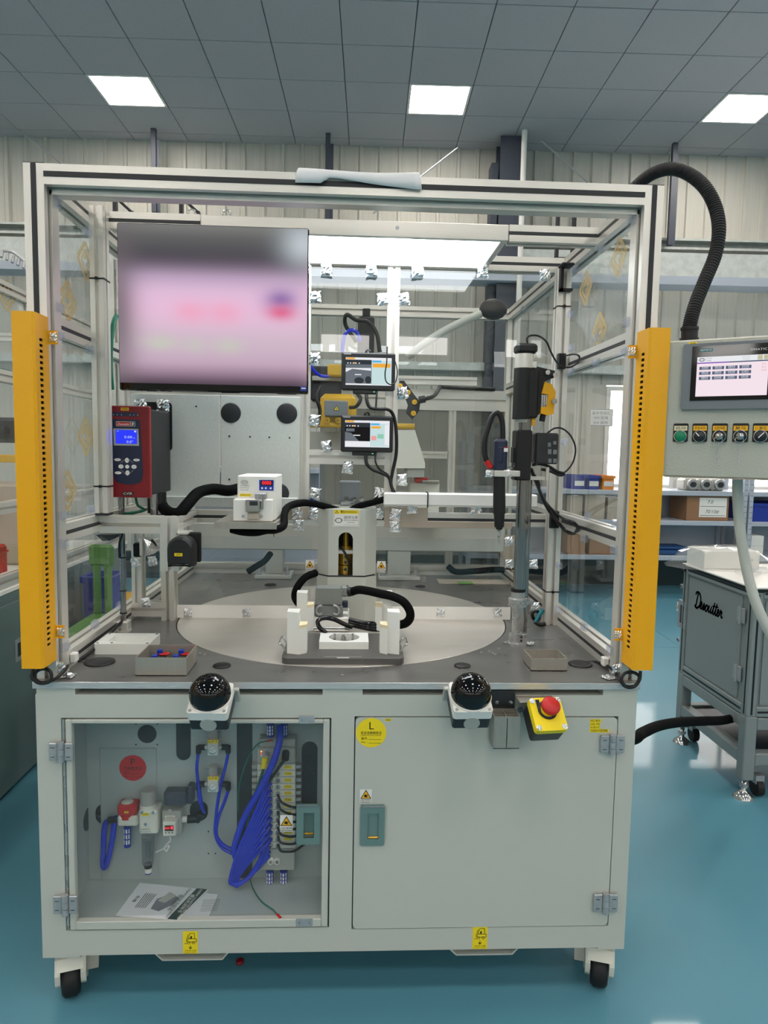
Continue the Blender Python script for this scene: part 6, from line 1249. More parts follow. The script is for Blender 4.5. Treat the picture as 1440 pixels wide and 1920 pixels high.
# ================================================================ operator panel at the right
z_top = PY(1245, 640, 1.75).z; pL = PZ(1245, 640, z_top); pR = PZ(1440, 628, z_top)
ang = math.atan2(pR.y-pL.y, pR.x-pL.x); ez = PY(1245, 893, pL.y).z
hm = thing('operator_panel', 'large grey hammered operator panel with screen and row of switches', 'control panel', (pL.x, pL.y, ez), local=True, rz=ang)
ux = Vector((math.cos(ang), math.sin(ang), 0)); nrm = Vector((math.sin(ang), -math.cos(ang), 0))
def hl(px, py):                        # local (x, z) on the panel face
    d = ray(px, py); t = (pL-EYE).dot(nrm)/d.dot(nrm); p = EYE+d*t-Vector((pL.x, pL.y, ez)); return p.dot(ux), p.z
HW = .40; HH = z_top-ez
b = B('hammered'); b.box(.0105, HW, 0, .13, 0, HH, .004); b.build('enclosure', hm)
b = B('tan'); b.box(.018, HW-.002, .0, .128, -.0015, .0005); b.build('gasket', hm)
for z in (.08, HH-.08): b = B('zinc'); b.box(.0098, .0165, .075, .125, z-.03, z+.03, .002); b.build('hinge_block', hm)
x0, z1 = hl(1283, 647); x1 = HW-.03; _, z0 = hl(1300, 768)
b = B('hmi_grey'); b.prism(rr(x0, x1, z0, z1, .004, 3), 'y', -.012, 0); bz = b.build('screen_bezel', hm)
gx0, gz1 = hl(1300, 650); _, gz0 = hl(1300, 752)
b = B('gloss_black'); b.box(gx0, x1-.012, -.0135, -.0115, gz0, gz1-.002); b.build('glass_front', bz)
sx0, sz1 = hl(1309, 671.5); sx1, sz0 = hl(1438, 741.5); k = (sx1-sx0)/130
b = B('scr_pink').frame((sx0, -.0142, sz0), k); H_ = (sz1-sz0)/k; b.r2(0, 0, 130, H_, 0)
b.m('scr_white').r2(0, H_-11, 130, H_, 1).m('scr_violet').r2(0, H_-13.4, 60, H_-11, 1).m('scr_slate').r2(60, H_-13.4, 130, H_-11, 1).m('navy').c2(9, H_-5.5, 6, .9, 2, ry=2.8).c2(9, H_-5.5, 3, .8, 2, ry=2.6).m('hmi_grey').t2('运行状态', 2.6, 22, H_-3.5, 2, 10).t2('手动模式', 2.6, 22, H_-8, 2, 10).t2('2024-01-01', 2.4, 90, H_-3.5, 2, 14).t2('10:00:00', 2.4, 90, H_-8, 2, 12).m('aged').r2(110, H_-10, 119, H_-1, 2).r2(121, H_-10, 130, H_-1, 2)
for j in range(3):
    for i in range(4):
        x, y = 5+24.5*i, H_-26-10.2*j; b.m('scr_slate').r2(x, y, x+21.5, y+6.4, 1).m('scr_white').t2(('手动操作', '参数设置', '报警信息', '系统设置')[(i+j) % 4], 4, x+10.7, y+4, 2, 13).t2(('Manual', 'Setting', 'Alarm', 'System')[(i+j) % 4], 2, x+10.7, y+1.3, 2, 12)
b.m('scr_rose').t2('停止', 4, 122, H_-19, 1, 8).t2('原点', 4, 122, H_-25, 1, 8).t2('未就绪', 4, 122, H_-31, 1, 9)
b.build('screen', bz)
bx, bz_ = hl(1325, 658); b = B('teal_dark').frame((bx, -.0138, bz_), k); b.r2(-12.5, -3.2, 12.5, 3.2); b.m('label').t2('SIEMENS', 6, 0, 0, 1, 22); b.build('maker_plate', bz)
bx, bz_ = hl(1428, 656); b = B('label').frame((bx, -.0138, bz_), k); b.t2('SIMATIC HMI', 6, 4, 0, 1, 46); b.build('maker_lettering', bz)
bx, bz_ = hl(1299, 644.5); b = B('label_yellow').frame((bx, -.0006, bz_), k); b.r2(-8, -3.4, 8, 3.4); b.m('ink').t2('显示屏', 4.2, 0, 0, 1, 11); b.build('label_tag', hm)
for i, (px, tx) in enumerate(((1276, '启动'), (1312, '手动/自动'), (1349, '启用/屏蔽'), (1388, '复位'), (1426, 'U 复位'))):
    x, z = hl(px, 818); _, zt_ = hl(px, 803); r = .0155
    nm = 'push_button' if i == 0 else ('key_switch' if i in (2, 3) else 'selector_switch')
    b = B('black'); b.prism(rr(x-.0175, x+.0175, z-.014, zt_+.012, .003, 2), 'y', -.003, 0); b.m('chrome').lathe([(r, -.003), (r, -.007), (r*.86, -.008), (r*.86, -.004)], (x, 0, z), 'y', 24); sw = b.build(nm, hm)
    b = B('sign_amber' if i else 'aged').frame((x, -.0036, zt_), .001); b.r2(-15.5, -6, 15.5, 6); b.m('ink').t2(tx, 8, 0, 0, 1, 24); b.build('legend_plate', sw)
    if i == 0: b = B('green'); b.lathe([(r*.85, -.004), (r*.85, -.009), (r*.6, -.011), (0, -.0115)], (x, 0, z), 'y', 24); b.build('cap', sw)
    elif i in (1, 4):
        b = B('screw_dark'); b.lathe([(r*.84, -.004), (r*.84, -.012), (0, -.0125)], (x, 0, z), 'y', 24); b.build('knob', sw)
        s = -1 if i == 1 else 1; b = B('label').frame((x, -.0135, z), .001); b.o2([(0, 0), (s*8, 9)] if i == 1 else [(-4, -4), (8, 9)], 2.4); b.build('pointer', sw)
    else:
        b = B('screw_dark'); b.lathe([(r*.84, -.004), (r*.84, -.01), (0, -.0105)], (x, 0, z), 'y', 24); b.m('chrome').lathe([(.009, -.0105), (.009, -.014), (0, -.0145)], (x, 0, z), 'y', 18); b.build('lock_barrel', sw)
        b = B('chrome'); s = 1 if i == 2 else -1; b.box(x-.0016+s*.003, x+.0016+s*.003, -.03, -.014, z-.004, z+.009, .0005); b.tube([(x-.008, -.022, z-.004), (x-.008, -.023, z-.016), (x+.008, -.023, z-.016), (x+.008, -.022, z-.004)], .0008, 6, 3); ky = b.build('key', sw)
        b = B('zinc')
        for q in range(11): b.ball((x, -.024, z-.02-.0045*q), .0019, n=6)
        b.build('bead_chain', sw)
# corrugated hose over the frame and pale hose below
b = B('black'); pts = [(1293, 640, 1.81), (1293, 612, 1.82), (1304, 570, 1.83), (1322, 525, 1.85), (1341, 478, 1.87), (1348, 430, 1.88), (1341, 388, 1.9), (1322, 352, 1.92), (1294, 328, 1.95), (1262, 317, 1.98), (1232, 322, 2.02), (1205, 338, 2.06), (1180, 362, 2.1)]
b.tube([PY(*p) for p in pts], lambda t: .0172+.0014*math.sin(t*2*math.pi*115), 12, 58); ch_ = thing('corrugated_hose', 'thick black corrugated hose arching over the frame down to the operator panel', 'hose', tuple(PY(1293, 632, 1.81))); b.build('hose', ch_)
b = B('black'); p = PY(1292, 640, 1.81); q = PY(1293, 614, 1.81); b.cyl(p, q, .0205, n=20); b.cyl(p, p+(q-p)*.25, .024, n=6); b.cyl(p+(q-p)*.8, q, .0225, n=20); b.build('hose_coupling', ch_)
b = B('hose_grey'); b.ptube([(1383, 890, 1.74), (1383, 930, 1.74), (1386, 980, 1.74), (1393, 1030, 1.73), (1404, 1085, 1.72), (1419, 1135, 1.71), (1440, 1180, 1.7), (1470, 1230, 1.69)], .0128, 14, 6); single(b, 'conduit_hose', 'pale grey smooth hose hanging from the operator panel', 'hose')
def script_word(b):                    # hand-drawn cursive word, brush strokes about 10 mm wide
    def st(pts, t=13):
        P = [Vector((x, y, 0)) for x, y in pts]; q = []; E = [2*P[0]-P[1]]+P+[2*P[-1]-P[-2]]
        for i in range(1, len(E)-2):
            for k in range(5):
                u = k/5; q.append(.5*((2*E[i])+(E[i+1]-E[i-1])*u+(2*E[i-1]-5*E[i]+4*E[i+1]-E[i+2])*u*u+(3*E[i]-E[i-1]-3*E[i+1]+E[i+2])*u**3))
        q.append(P[-1]); b.o2([(.74*(p.x+p.y*.22), .74*p.y) for p in q], t*.74)
        for p in q: b.d2(.74*(p.x+p.y*.22), .74*p.y, t*.37, 0, 8)
    st([(-150, 70), (-152, 20), (-156, -28), (-166, -20), (-140, -34), (-108, -10), (-104, 34), (-130, 74), (-168, 78), (-178, 62)], 16)
    st([(-104, -16), (-82, 0), (-80, 18), (-94, 20), (-98, -8), (-86, -26), (-66, -10), (-52, 18), (-46, 0), (-54, -26), (-66, -18), (-44, -22), (-26, 10), (-14, 18)])
    st([(-14, 18), (-28, 0), (-22, -26), (-6, -22), (0, 4), (-12, 18), (4, 6), (16, 18), (12, -10), (20, -26), (36, -10), (44, 18), (40, -12), (50, -26), (64, -4), (74, 50)])
    st([(74, 50), (70, 0), (78, -26), (94, -8), (104, 50), (100, 0), (108, -26), (124, -12)]); st([(54, 26), (86, 30), (122, 34)], 10)
    st([(124, -12), (138, 4), (136, 18), (124, 16), (124, -14), (136, -26), (152, -8), (160, 22), (166, 10), (176, 14), (172, -12), (180, -24), (190, -18)])
# ================================================================ grey cart at the right
CX, CY0, CY1 = 1.775, 2.91, 3.56; cxr = CX+.95
ct = PX(1405, 1100, CX); ct = PY(1405, 1102, CY0).z; cbz = PY(1405, 1345, CY0).z; clz = PY(1404, 1370, CY0).z; crz = PY(1404, 1460, CY0).z
kt = thing('tool_cart', 'grey cabinet on open legs with black script lettering on its side door', 'cart', (CX+.4, 3.2, 0))
b = B('cart_grey'); b.box(CX+.012, cxr, CY0+.012, CY1-.012, cbz, ct-.03, .003); b.build('cabinet_body', kt)
for x, y in ((CX, CY0), (CX, CY1-.045), (cxr-.05, CY0)):
    b = B('cart_grey'); b.box(x, x+.045, y, y+.045, cbz, ct-.02, .004); b.m('black').box(x+.018, x+.027, y-.001, y+.002, cbz+.01, ct-.03).box(x-.001, x+.002, y+.018, y+.027, cbz+.01, ct-.03); b.build('corner_profile', kt)
for z in (cbz, ct-.05):
    b = B('cart_grey'); b.box(CX, CX+.045, CY0+.045, CY1-.045, z, z+.045, .003); b.box(CX+.045, cxr-.05, CY0, CY0+.045, z, z+.045, .003); b.m('black').box(CX-.001, CX+.002, CY0+.05, CY1-.05, z+.018, z+.027).box(CX+.05, cxr-.05, CY0-.001, CY0+.002, z+.018, z+.027); b.build('edge_profile', kt)
b = B('slab_white'); b.box(CX-.006, cxr+.01, CY0-.006, CY1+.006, ct-.006, ct+.002, .002); b.m('black').box(CX-.004, cxr, CY0-.004, CY1+.004, ct-.02, ct-.006); b.box(CX-.009, CX+.03, CY1-.03, CY1+.009, ct-.04, ct-.001, .003); b.build('top_plate', kt)
yA, yB = CY1-.055, CY0+.095; za, zb2 = cbz+.055, ct-.06
b = B('cart_grey'); b.prism(rr(yB, yA, za, zb2, .006, 2), 'x', CX+.006, CX+.012); dd_ = b.build('side_door', kt)
p = PX(1327, 1140, CX+.0055); b = B('ink').frame((CX+.005, p.y, p.z), .001, right=(0, -1, 0)); script_word(b); b.build('lettering', dd_)
for px, py in ((1279, 1099), (1272, 1199)): p = PX(px, py, CX+.006); b = B('zinc'); b.cyl(p, p-Vector((.005, 0, 0)), .013, n=16); b.m('screw_dark').cyl(p-Vector((.005, 0, 0)), p-Vector((.006, 0, 0)), .006, n=10); b.build('door_lock', dd_)
p = PX(1280, 1152, CX+.006); b = B('zinc'); o = rr(p.y-.04, p.y+.04, p.z-.075, p.z+.075, .006, 2); i_ = rr(p.y-.022, p.y+.022, p.z-.05, p.z+.05, .004, 2); b.ring(o, i_, 'x', CX-.001, CX+.006); b.m('screw_dark').box(CX+.005, CX+.0058, p.y-.022, p.y+.022, p.z-.05, p.z+.05); b.build('recessed_handle', dd_)
p = PX(1272.5, 1138, CX+.005); b = B('label').frame((CX+.0045, p.y, p.z), .001, right=(0, -1, 0)); b.r2(-20, -26, 20, 26); warn_tri(b, 0, 4, 30); b.build('warning_sticker', dd_)
for px, py in ((1391, 1153), (1383, 1261)): p = PX(px, py, CX+.005); b = B('zinc'); b.box(CX-.002, CX+.006, p.y-.03, p.y+.03, p.z-.035, p.z+.035, .002); b.cyl((CX-.004, p.y, p.z-.04), (CX-.004, p.y, p.z+.04), .006, n=10); b.build('hinge', dd_)
b = B('cart_grey'); b.prism(rr(CX+.06, cxr-.06, za, zb2, .006, 2), 'y', CY0+.005, CY0+.012); b.build('front_door', kt)
lw = .055
for x, y in ((CX, CY0), (CX, CY1-lw), (cxr-lw, CY0), (cxr-lw, CY1-lw)): b = B('cart_grey'); b.box(x, x+lw, y, y+lw, .09, cbz, .004); b.build('leg', kt)
for z in (cbz-.06, .16-.0):
    b = B('cart_grey'); b.box(CX, CX+lw, CY0+lw, CY1-lw, z, z+lw, .003); b.box(cxr-lw, cxr, CY0+lw, CY1-lw, z, z+lw, .003); b.box(CX+lw, cxr-lw, CY0, CY0+lw, z, z+lw, .003); b.box(CX+lw, cxr-lw, CY1-lw, CY1, z, z+lw, .003); b.build('leg_rail', kt)
b = B('screw_dark'); b.box(CX+lw, cxr-lw, CY0+lw, CY1-lw, .2, .205); b.build('under_shelf', kt)
for x, y in ((CX+.027, CY0+.027), (CX+.027, CY1-.03), (cxr-.03, CY1-.03), (CX+.45, CY1-.03)):
    b = B('chrome'); b.lathe([(.045, 0), (.04, .012), (.018, .03), (.012, .035), (.012, .1), (0, .1)], (x, y, 0), n=20); b.m('zinc').cyl((x, y, .05), (x, y, .066), .02, n=6); b.build('levelling_foot', kt)
    b = B('rubber'); b.cyl((x+.06, y+.02, .04), (x+.09, y+.02, .04), .04, n=18); b.m('zinc').box(x+.055, x+.095, y+.0, y+.04, .06, .1); b.build('castor', kt)
# carton in a clear bag on the cart, loose foil bits
p0 = PZ(1312, 1068, ct+.003); cbx = thing('boxed_part', 'white carton wrapped in a loose clear bag on the grey cart', 'box', (p0.x+.18, p0.y+.12, ct+.002))
b = B('white'); b.box(p0.x+.03, p0.x+.32, p0.y+.02, p0.y+.2, ct+.003, ct+.095, .003); b.build('carton', cbx); b = B('ink'); b.frame((p0.x+.25, p0.y+.0185, ct+.05), .001).t2('KEYENCE', 16, 0, 0, 0).r2(-30, -22, 30, -20); b.T = Matrix.Identity(4); b.build('print', cbx)
rnd = random.Random(4); vs = []; nx = 12; ny = 5
for j in range(ny):
    for i in range(nx):
        a = 2*math.pi*i/nx; f = (1.15, 1.05, .9, .66, .3)[j]; vs.append((p0.x+.17+.24*f*math.cos(a)*(1+rnd.uniform(-.1, .1)), p0.y+.11+.16*f*math.sin(a)*(1+rnd.uniform(-.1, .1)), ct+.003+(0, .03, .08, .105, .112)[j]*(1+rnd.uniform(-.12, .0))))
b = B('bag'); b.add(vs, [(j*nx+i, j*nx+(i+1) % nx, (j+1)*nx+(i+1) % nx, (j+1)*nx+i) for j in range(ny-1) for i in range(nx)]+[[(ny-1)*nx+i for i in range(nx)]]); b.build('clear_bag', cbx)
for i, (px, py) in enumerate(((1312, 1058), (1402, 1078), (1425, 1074))): 
    p = PZ(px, py, ct+.004); b = B('bag' if i else 'white'); b.ball((p.x, p.y, ct+.018), .05 if i else .016, (1.3, 1, .3 if i else 1), 10); single(b, 'plastic_wrap' if i else 'white_cap', ('small white plastic cap on the grey cart top', 'crumpled clear wrap on the cart near the pale hose', 'crumpled clear wrap on the cart at the picture edge')[i], 'wrap' if i else 'cap')
b = B('sleeve'); q = PY(1180, 1388, 2.3); b.tube([Vector((XR-.004, 2.26, q.z-.01)), q]+[PY(*p) for p in [ (1205, 1374, 2.4), (1235, 1361, 2.55), (1275, 1354, 2.7), (1320, 1352, 2.85), (1360, 1350, 3.0), (1395, 1338, 3.15), (1410, 1325, 3.2)]], .02, 12); single(b, 'cable_sleeve', 'thick black fabric sleeve slung from the machine to the grey cart', 'sleeve')
# ================================================================ behind the turntable: bridge, robot
yb_ = 3.28
x0, x1, z0, z1 = rect(420, 985, 1000, 1033, yb_); br = thing('robot_bridge', 'grey painted steel bridge on two legs behind the turntable', 'stand', (0, yb_+.06, TZ))
b = B('pale_grey'); b.box(FXL+.06, FXR-.06, yb_, yb_+.11, z0, z1, .004); b.build('cross_beam', br)
for a in ((497, 530), (727, 770)):
    u0, u1, _, _ = rect(a[0], 1035, a[1], 1075, yb_); b = B('pale_grey'); b.box(u0, u1, yb_+.005, yb_+.1, TZ+.018, z0, .003); b.build('leg', br)
    b = B('pale_grey'); b.box(u0-.045, u1+.045, yb_-.04, yb_+.13, TZ+.001, TZ+.018, .002); pl_ = b.build('base_plate', br)
    for x in (u0-.025, u1+.025): b = B('zinc'); b.cyl((x, yb_-.02, TZ+.018), (x, yb_-.02, TZ+.045), .011, n=6); b.cyl((x, yb_-.02, TZ+.045), (x, yb_-.02, TZ+.06), .006, n=8); b.build('anchor_bolt', pl_)
g_ = [PY(*p, yb_+.05) for p in ((912, 1003), (965, 1003), (965, 1075))]; b = B('tan'); b.prism([(p.x, p.z) for p in g_], 'y', yb_+.03, yb_+.04); b.build('gusset', br)
yr_ = 3.05
def rq(*a, y=yr_): return rect(*a, y)
rb = thing('yellow_robot', 'yellow and black robot arm behind the small touch displays', 'robot', (PY(690, 800, yr_).x, yr_, PY(690, 985, yr_).z))
q = rq(745, 800, 797, 895); b = B('cream'); Q = lambda px, py, y=yr_: (PY(px, py, y).x, PY(px, py, y).z)
b.prism([Q(744, 806), Q(778, 806), Q(797, 868), Q(797, 878), Q(744, 878)], 'y', yr_, yr_+.22); b.m('pale_grey').prism([Q(764, 878), Q(796, 878), Q(796, 895), Q(764, 895)], 'y', yr_+.01, yr_+.2); b.build('forearm_cover', rb)
q = rq(600, 738, 668, 800, y=yr_+.06); b = B('robot_yellow'); b.box(q[0], q[1], yr_+.06, yr_+.2, q[2], q[3], .02); q = rq(614, 683, 645, 705, y=yr_+.05); b.box(q[0], q[1], yr_+.05, yr_+.2, q[2], q[3], .006); b.build('shoulder', rb)
q = rq(580, 792, 778, 803, y=yr_-.02); b = B('robot_yellow'); p = (q[2]+q[3])/2; b.cyl((q[0], yr_, p), (q[1], yr_, p), (q[3]-q[2])/2, n=16); b.build('yellow_bar', rb)
for px in (613, 634): b = B('robot_yellow'); p = PY(px, 788, yr_-.02); b.lathe([(.006, -.006), (.014, -.006), (.014, .006), (.006, .006)], p, 'y', 16); b.build('lug', rb)
q = rq(608, 751, 652, 780, y=yr_-.04); b = B('hmi_grey'); b.box(q[0], q[1], yr_-.04, yr_+.06, q[2], q[3], .004); jb = b.build('junction_box', rb)
b = B('ink').frame(PY(631, 765, yr_-.042), .0022); b.p2([(-6, -5), (6, -5), (0, 6)]); b.m('label_yellow').p2([(-4.4, -4), (4.4, -4), (0, 4)], 1); b.m('ink').o2([(0, 2), (-1, -1), (1, -1), (0, -3.4)], .8, 2); b.build('hazard_mark', jb)
b = B('dark_grey'); q = [Q(748, 716), Q(756, 716), Q(772, 738), Q(786, 756), Q(784, 772), Q(772, 787), Q(760, 775), Q(764, 760), Q(757, 742), Q(748, 735)]; b.prism(q, 'y', yr_-.05, yr_-.02); lk = b.build('link_plate', rb)
for px, py in ((765, 736), (777, 754), (775, 775), (750, 724)): b = B('sign_amber'); p = PY(px, py, yr_-.05); b.cyl(p, p-Vector((0, .008, 0)), .011, n=16); b.m('robot_yellow').cyl(p-Vector((0, .008, 0)), p-Vector((0, .012, 0)), .006, n=6); b.build('yellow_cap', lk)
q = rq(671, 592, 702, 664, y=yr_+.1); b = B('black'); b.box(q[0], q[1], yr_+.1, yr_+.2, q[2]-.1, q[3], .01); b.box(q[0]+.02, q[1]-.02, yr_+.12, yr_+.18, q[3], FZ-.06, .004); b.build('motor_column', rb)
q = rq(594, 686, 640, 702, y=yr_+.12); b = B('dark_grey'); b.box(q[0]-.03, q[1], yr_+.13, yr_+.22, q[2]-.12, q[3], .01); b.m('pale_grey').box(q[0]-.02, q[1]+.09, yr_+.1, yr_+.13, q[2]-.03, q[2]-.01, .002); b.build('wrist_unit', rb)
q = rq(585, 810, 650, 842, y=yr_+.2); b = B('pale_grey'); b.box(q[0]-.1, q[1]+.2, yr_+.17, yr_+.19, q[2], q[3]); b.build('back_sheet', rb)
for i, (m_, r, pts) in enumerate((('black', .009, [(668, 640, 3.1), (648, 610, 3.05), (650, 590, 3.0), (668, 600, 3.0), (690, 604, 3.0), (706, 625, 3.0), (712, 660, 3.0)]), ('tube_blue', .008, [(642, 662, 3.0), (645, 632, 3.0), (655, 620, 3.0), (668, 622, 3.0), (676, 640, 3.0)]), ('tube_blue', .007, [(581, 665, 2.95), (585, 690, 2.95), (600, 704, 2.98), (615, 706, 3.02)]), ('black', .008, [(595, 800, 2.98), (600, 770, 2.96), (594, 745, 2.96), (602, 725, 3.0)]), ('black', .008, [(656, 764, 2.98), (668, 762, 2.96), (676, 748, 2.96), (668, 735, 3.0)]))):
    cable('robot_hose', ('black hose loop over the robot motor column', 'blue hose loop beside the robot motor column', 'blue hose by the left centre post behind the glass', 'black hose beside the grey robot junction box, left', 'black hose beside the grey robot junction box, right')[i], r, pts, m_)
cable('robot_lead', 'black lead from the yellow-capped link to the rear rail', .009, [(786, 750, 3.0), (800, 747, 3.0), (814, 742, 3.05), (824, 728, 3.2), (827, 726, 3.36), (860, 728, 3.385), (928, 730, 3.385)])
b = B('dark_grey'); p, q = PY(786, 750, 2.99), PY(797, 748, 2.99); b.cyl(p, q, .016, n=12); single(b, 'lead_gland', 'dark cable gland at the yellow-capped link plate', 'fitting')
b = B('pale_grey'); q = rect(852, 918, 868, 0, 3.2); z = PY(790, 905, 3.2).z
x0, x1, z0, z1 = rect(770, 905, 824, 930, 3.15); t = thing('small_press', 'small pale device with red clamp behind the white cable duct', 'machine', ((x0+x1)/2, 3.2, z0-.1)); b = B('cream'); b.box(x0, x1, 3.15, 3.27, z0-.1, z1, .004); b.build('body', t); b = B('red'); b.box(x0+.02, x0+.08, 3.14, 3.22, z1, z1+.022, .004); b.build('red_clamp', t); b = B('brushed'); b.box(x0+.05, x0+.13, 3.13, 3.18, z1, z1+.012, .003); b.build('slide', t)
x0, x1, z0, z1 = rect(612, 878, 700, 935, 2.75); t = thing('pipe_manifold', 'grey steel block with chrome fittings behind the column top', 'manifold', ((x0+x1)/2, 2.8, z0)); b = B('hmi_grey'); b.box(x0+.05, x1-.05, 2.75, 2.8, z0-.03, z1-.05, .006); b.build('block', t)
b = B('chrome'); [b.cyl((x0+.08+.03*i, 2.75, z0), (x0+.08+.03*i, 2.735, z0), .01, n=10) for i in range(3)]; b.build('fitting', t)
b = B('sleeve'); b.ptube([(840, 1062, 3.3), (855, 1072, 3.3), (890, 1071, 3.3), (930, 1068, 3.3), (965, 1070, 3.3)], .015, 10); single(b, 'cable_pile', 'black sleeved cables lying behind the right bridge leg', 'cable')
b = B('tan'); x0, x1, _, _ = rect(822, 1074, 965, 1080, 3.2); b.box(x0, x1, 3.16, 3.27, TZ+.001, TZ+.004); b.m('leaf').box(x0+.09, x0+.16, 3.15, 3.2, TZ+.004, TZ+.006); single(b, 'rag', 'crumpled patterned rag on the table behind the bridge leg', 'cloth')
b = B('sleeve'); b.ptube([(507, 1038, 3.1), (496, 1052, 3.05), (480, 1062, 3.0), (465, 1072, 3.0)], .014, 10); single(b, 'fabric_sleeve', 'black fabric sleeve slanting down at the left bridge leg', 'sleeve')
b = B('dark_grey'); b.ball(PY(925, 580, 3.0), .056, (1.1, .5, .8), 16); p = PY(925, 580, 3.0); hl_ = thing('lamp_head', 'black round lamp head on pale arm high behind the right glass', 'lamp', (p.x, p.y, p.z-.05)); b.build('head', hl_)
b = B('hose_grey'); b.ptube([(902, 588, 3.0), (870, 602, 3.0), (830, 622, 3.0), (795, 645, 3.0), (765, 668, 3.05)], .0165, 10); b.build('arm', hl_)
# green chair and blue crate seen low through the left panel
cp = PX(200, 1060, -1.9); gx, gy = -1.55, 3.55
gc = thing('plastic_chair', 'green plastic chair seen low through the left side panel', 'chair', (gx, gy, 0)); zs_ = .62
zA, zB_ = PY(200, 1022, gy).z, PY(200, 1062, gy).z; xa_, xb_ = PY(165, 1040, gy).x, PY(212, 1040, gy).x
b = B('leaf'); b.box(xa_, xb_, gy, gy+.03, zB_, zA, .012); b.build('backrest', gc); b = B('leaf'); b.box(xa_, xb_, gy-.4, gy+.02, zB_-.28, zB_-.25, .01); b.build('seat', gc)
for x in (xa_+.02, xb_-.05): 
    b = B('leaf'); b.box(x, x+.035, gy, gy+.03, 0, zB_+.01, .006); b.build('leg', gc); b = B('leaf'); b.box(x, x+.035, gy-.38, gy-.35, 0, zB_-.26, .006); b.build('leg', gc)
for i, (px, py0, py1, m_, lab) in enumerate(((178, 1082, 1135, 'blue', 'blue crate low behind the left glass under the green chair'), (204, 1122, 1165, 'sign_amber', 'yellow drum low behind the left glass beside the blue crate'))):
    y = 3.66+.44*i; q = PY(px, py0, y); z1_ = q.z
    if i == 0: bin_(q.x-.07, q.x+.09, y, y+.2, 0, max(.2, z1_), m_, lab)
    else:
        b = B(m_); b.lathe([(0, max(.2, z1_)), (.1, max(.2, z1_)), (.11, max(.2, z1_)-.02), (.11, 0)], (max(q.x, -1.36), y+.1, 0), n=20); single(b, 'yellow_drum', lab, 'drum')
# ================================================================ neighbouring machine at the left
NX = -1.50; nm_ = thing('neighbour_cabinet', 'dark green grey machine cabinet at the left edge beside the machine', 'cabinet', (NX-.5, 3.1, 0))
nz = .90; b = B('near_grey'); b.box(NX-1.4, NX, 2.0, 4.6, .02, nz, .006); b.build('body', nm_)
b = B('near_grey'); p = PX(60, 1300, NX); b.box(NX, NX+.006, 2.3, 3.5, .1, nz-.05, .002); dl2 = b.build('side_panel', nm_)
p = PX(38, 1216, NX+.006); b = B('zinc'); o = rr(p.y-.05, p.y+.05, p.z-.05, p.z+.05, .006, 2); i_ = rr(p.y-.03, p.y+.03, p.z-.032, p.z+.032, .004, 2); b.ring(o, i_, 'x', NX+.004, NX+.009); b.m('screw_dark').box(NX+.0058, NX+.0066, p.y-.03, p.y+.03, p.z-.032, p.z+.032); b.build('recessed_handle', dl2)
b = B('slab_white'); b.box(NX-1.4, NX+.01, 1.99, 4.6, nz, nz+.022, .003); b.m('near_grey').box(NX-1.4, NX+.006, 1.995, 4.6, nz-.03, nz); b.build('table_plate', nm_)
nf = thing('profile_enclosure', 'aluminium guard frame of the neighbouring machine at the left edge', 'frame', (NX, 3.2, nz+.022))
for z in (2.22, 1.84, 1.27, .95): profile('rail', nf, 'y', 2.0, 4.6, NX-.03, z)
for y in (3.35, 4.55): profile('post', nf, 'z', nz+.022, 2.245, NX-.03, y)
profile('rail', nf, 'x', NX-1.4, NX-.055, 4.55, 2.22); profile('rail', nf, 'x', NX-1.4, NX-.055, 4.55, 1.27)
for z0_, z1_ in ((.98, 1.245), (1.295, 1.815), (1.865, 2.195)): b = B('acrylic'); b.box(NX-.032, NX-.028, 2.0, 4.55, z0_, z1_); b.build('panel', nf)
p = PX(12, 555, NX-.02); b = B('film'); b.box(NX-.022, NX-.02, p.y-.5, p.y+.22, 1.875, 2.19); b.build('protective_film', nf)
b = B('gold_print').frame((NX-.017, p.y, p.z), .0012, right=(0, 1, 0)); D = lambda s: [(0, 54*s), (58*s, 0), (0, -54*s), (-58*s, 0), (0, 54*s)]; b.o2(D(1), 11).o2(D(.58), 9); b.build('printed_logo', nf)
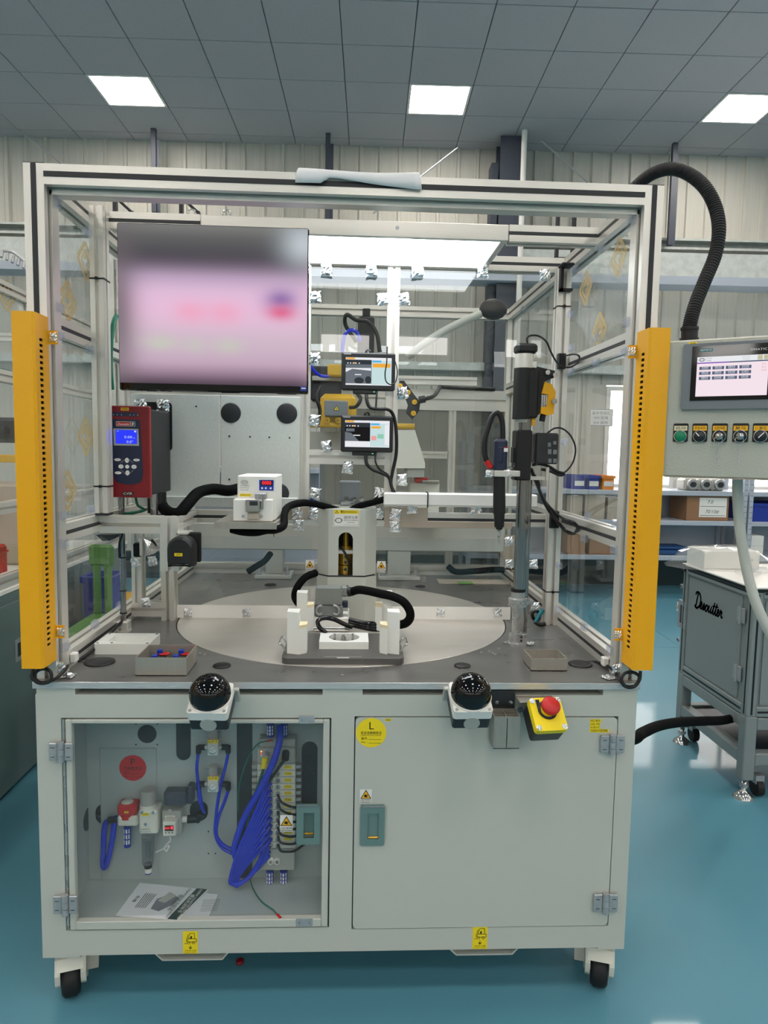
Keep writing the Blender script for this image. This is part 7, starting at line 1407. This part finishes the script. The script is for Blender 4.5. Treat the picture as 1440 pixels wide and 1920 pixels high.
def cas(m, x, y, w_, d, h, name, label, cat, lid=None):
    t = thing(name, label, cat, (x, y, nz+.022)); b = B(m); b.box(x-w_/2, x+w_/2, y-d/2, y+d/2, nz+.022, nz+.022+h, .012); b.build('body', t)
    b = B(lid or m); b.box(x-w_/2-.004, x+w_/2+.004, y-d/2-.004, y+d/2+.004, nz+.022+h*.72, nz+.022+h*.8, .004); b.m('black').box(x-w_*.12, x+w_*.12, y-d/2-.012, y-d/2-.003, nz+.022+h*.45, nz+.022+h*.75, .004); b.build('latch_band', t)
    return t
p = PX(20, 1030, -1.75); cas('red', -1.80, 3.2, .3, .3, .15, 'tool_case', 'red tool case on the neighbouring machine table', 'case')
cas('tan', -1.85, 3.75, .3, .3, .42, 'carton', 'brown carton on the neighbouring table behind the red case', 'carton', 'card')
b = B('robot_yellow'); p = PY(15, 860, 3.6); b.box(-2.6, p.x+.08, 3.6, 3.66, p.z-.02, p.z+.02, .004); single(b, 'yellow_bar', 'yellow bar across the neighbouring machine above the cartons', 'bar')
b = B('dark_grey'); p = PY(20, 810, 3.9); b.box(p.x-.12, p.x+.06, 3.9, 4.1, p.z-.06, p.z+.08, .02); b.m('black').box(p.x-.05, p.x+.0, 3.85, 3.9, p.z-.02, p.z+.03, .01); single(b, 'tool_unit', 'dark machine head inside the neighbouring frame', 'machine')
b = B('zinc'); p0_, p1_ = PY(5, 470, 4.4), PY(46, 490, 4.4); b.tube([p0_, (p0_+p1_)/2+Vector((0, 0, .02)), p1_], .009, 8); 
for i in range(5): q = p0_+(p1_-p0_)*(i/4); b.cyl(q, q+Vector((0, -.02, -.045)), .009, n=8)
single(b, 'valve_bank', 'row of chrome fittings high at the left picture edge', 'manifold')
for px, py, r in ((450, 1805, .012),):
    p = PZ(px, py, 0); b = B('maroon'); b.lathe([(r, 0), (r, .008), (r*.5, .01), (0, .01)], (p.x, p.y, 0), n=16); single(b, 'bottle_cap', 'small dark red cap lying on the floor under the machine', 'cap')
# ---------------------------------------------------------------- turn the hall to its own axes
for o in HALL_OBJS:
    o.location = RZ @ o.location; o.rotation_euler = (0, 0, o.rotation_euler.z+HALL)
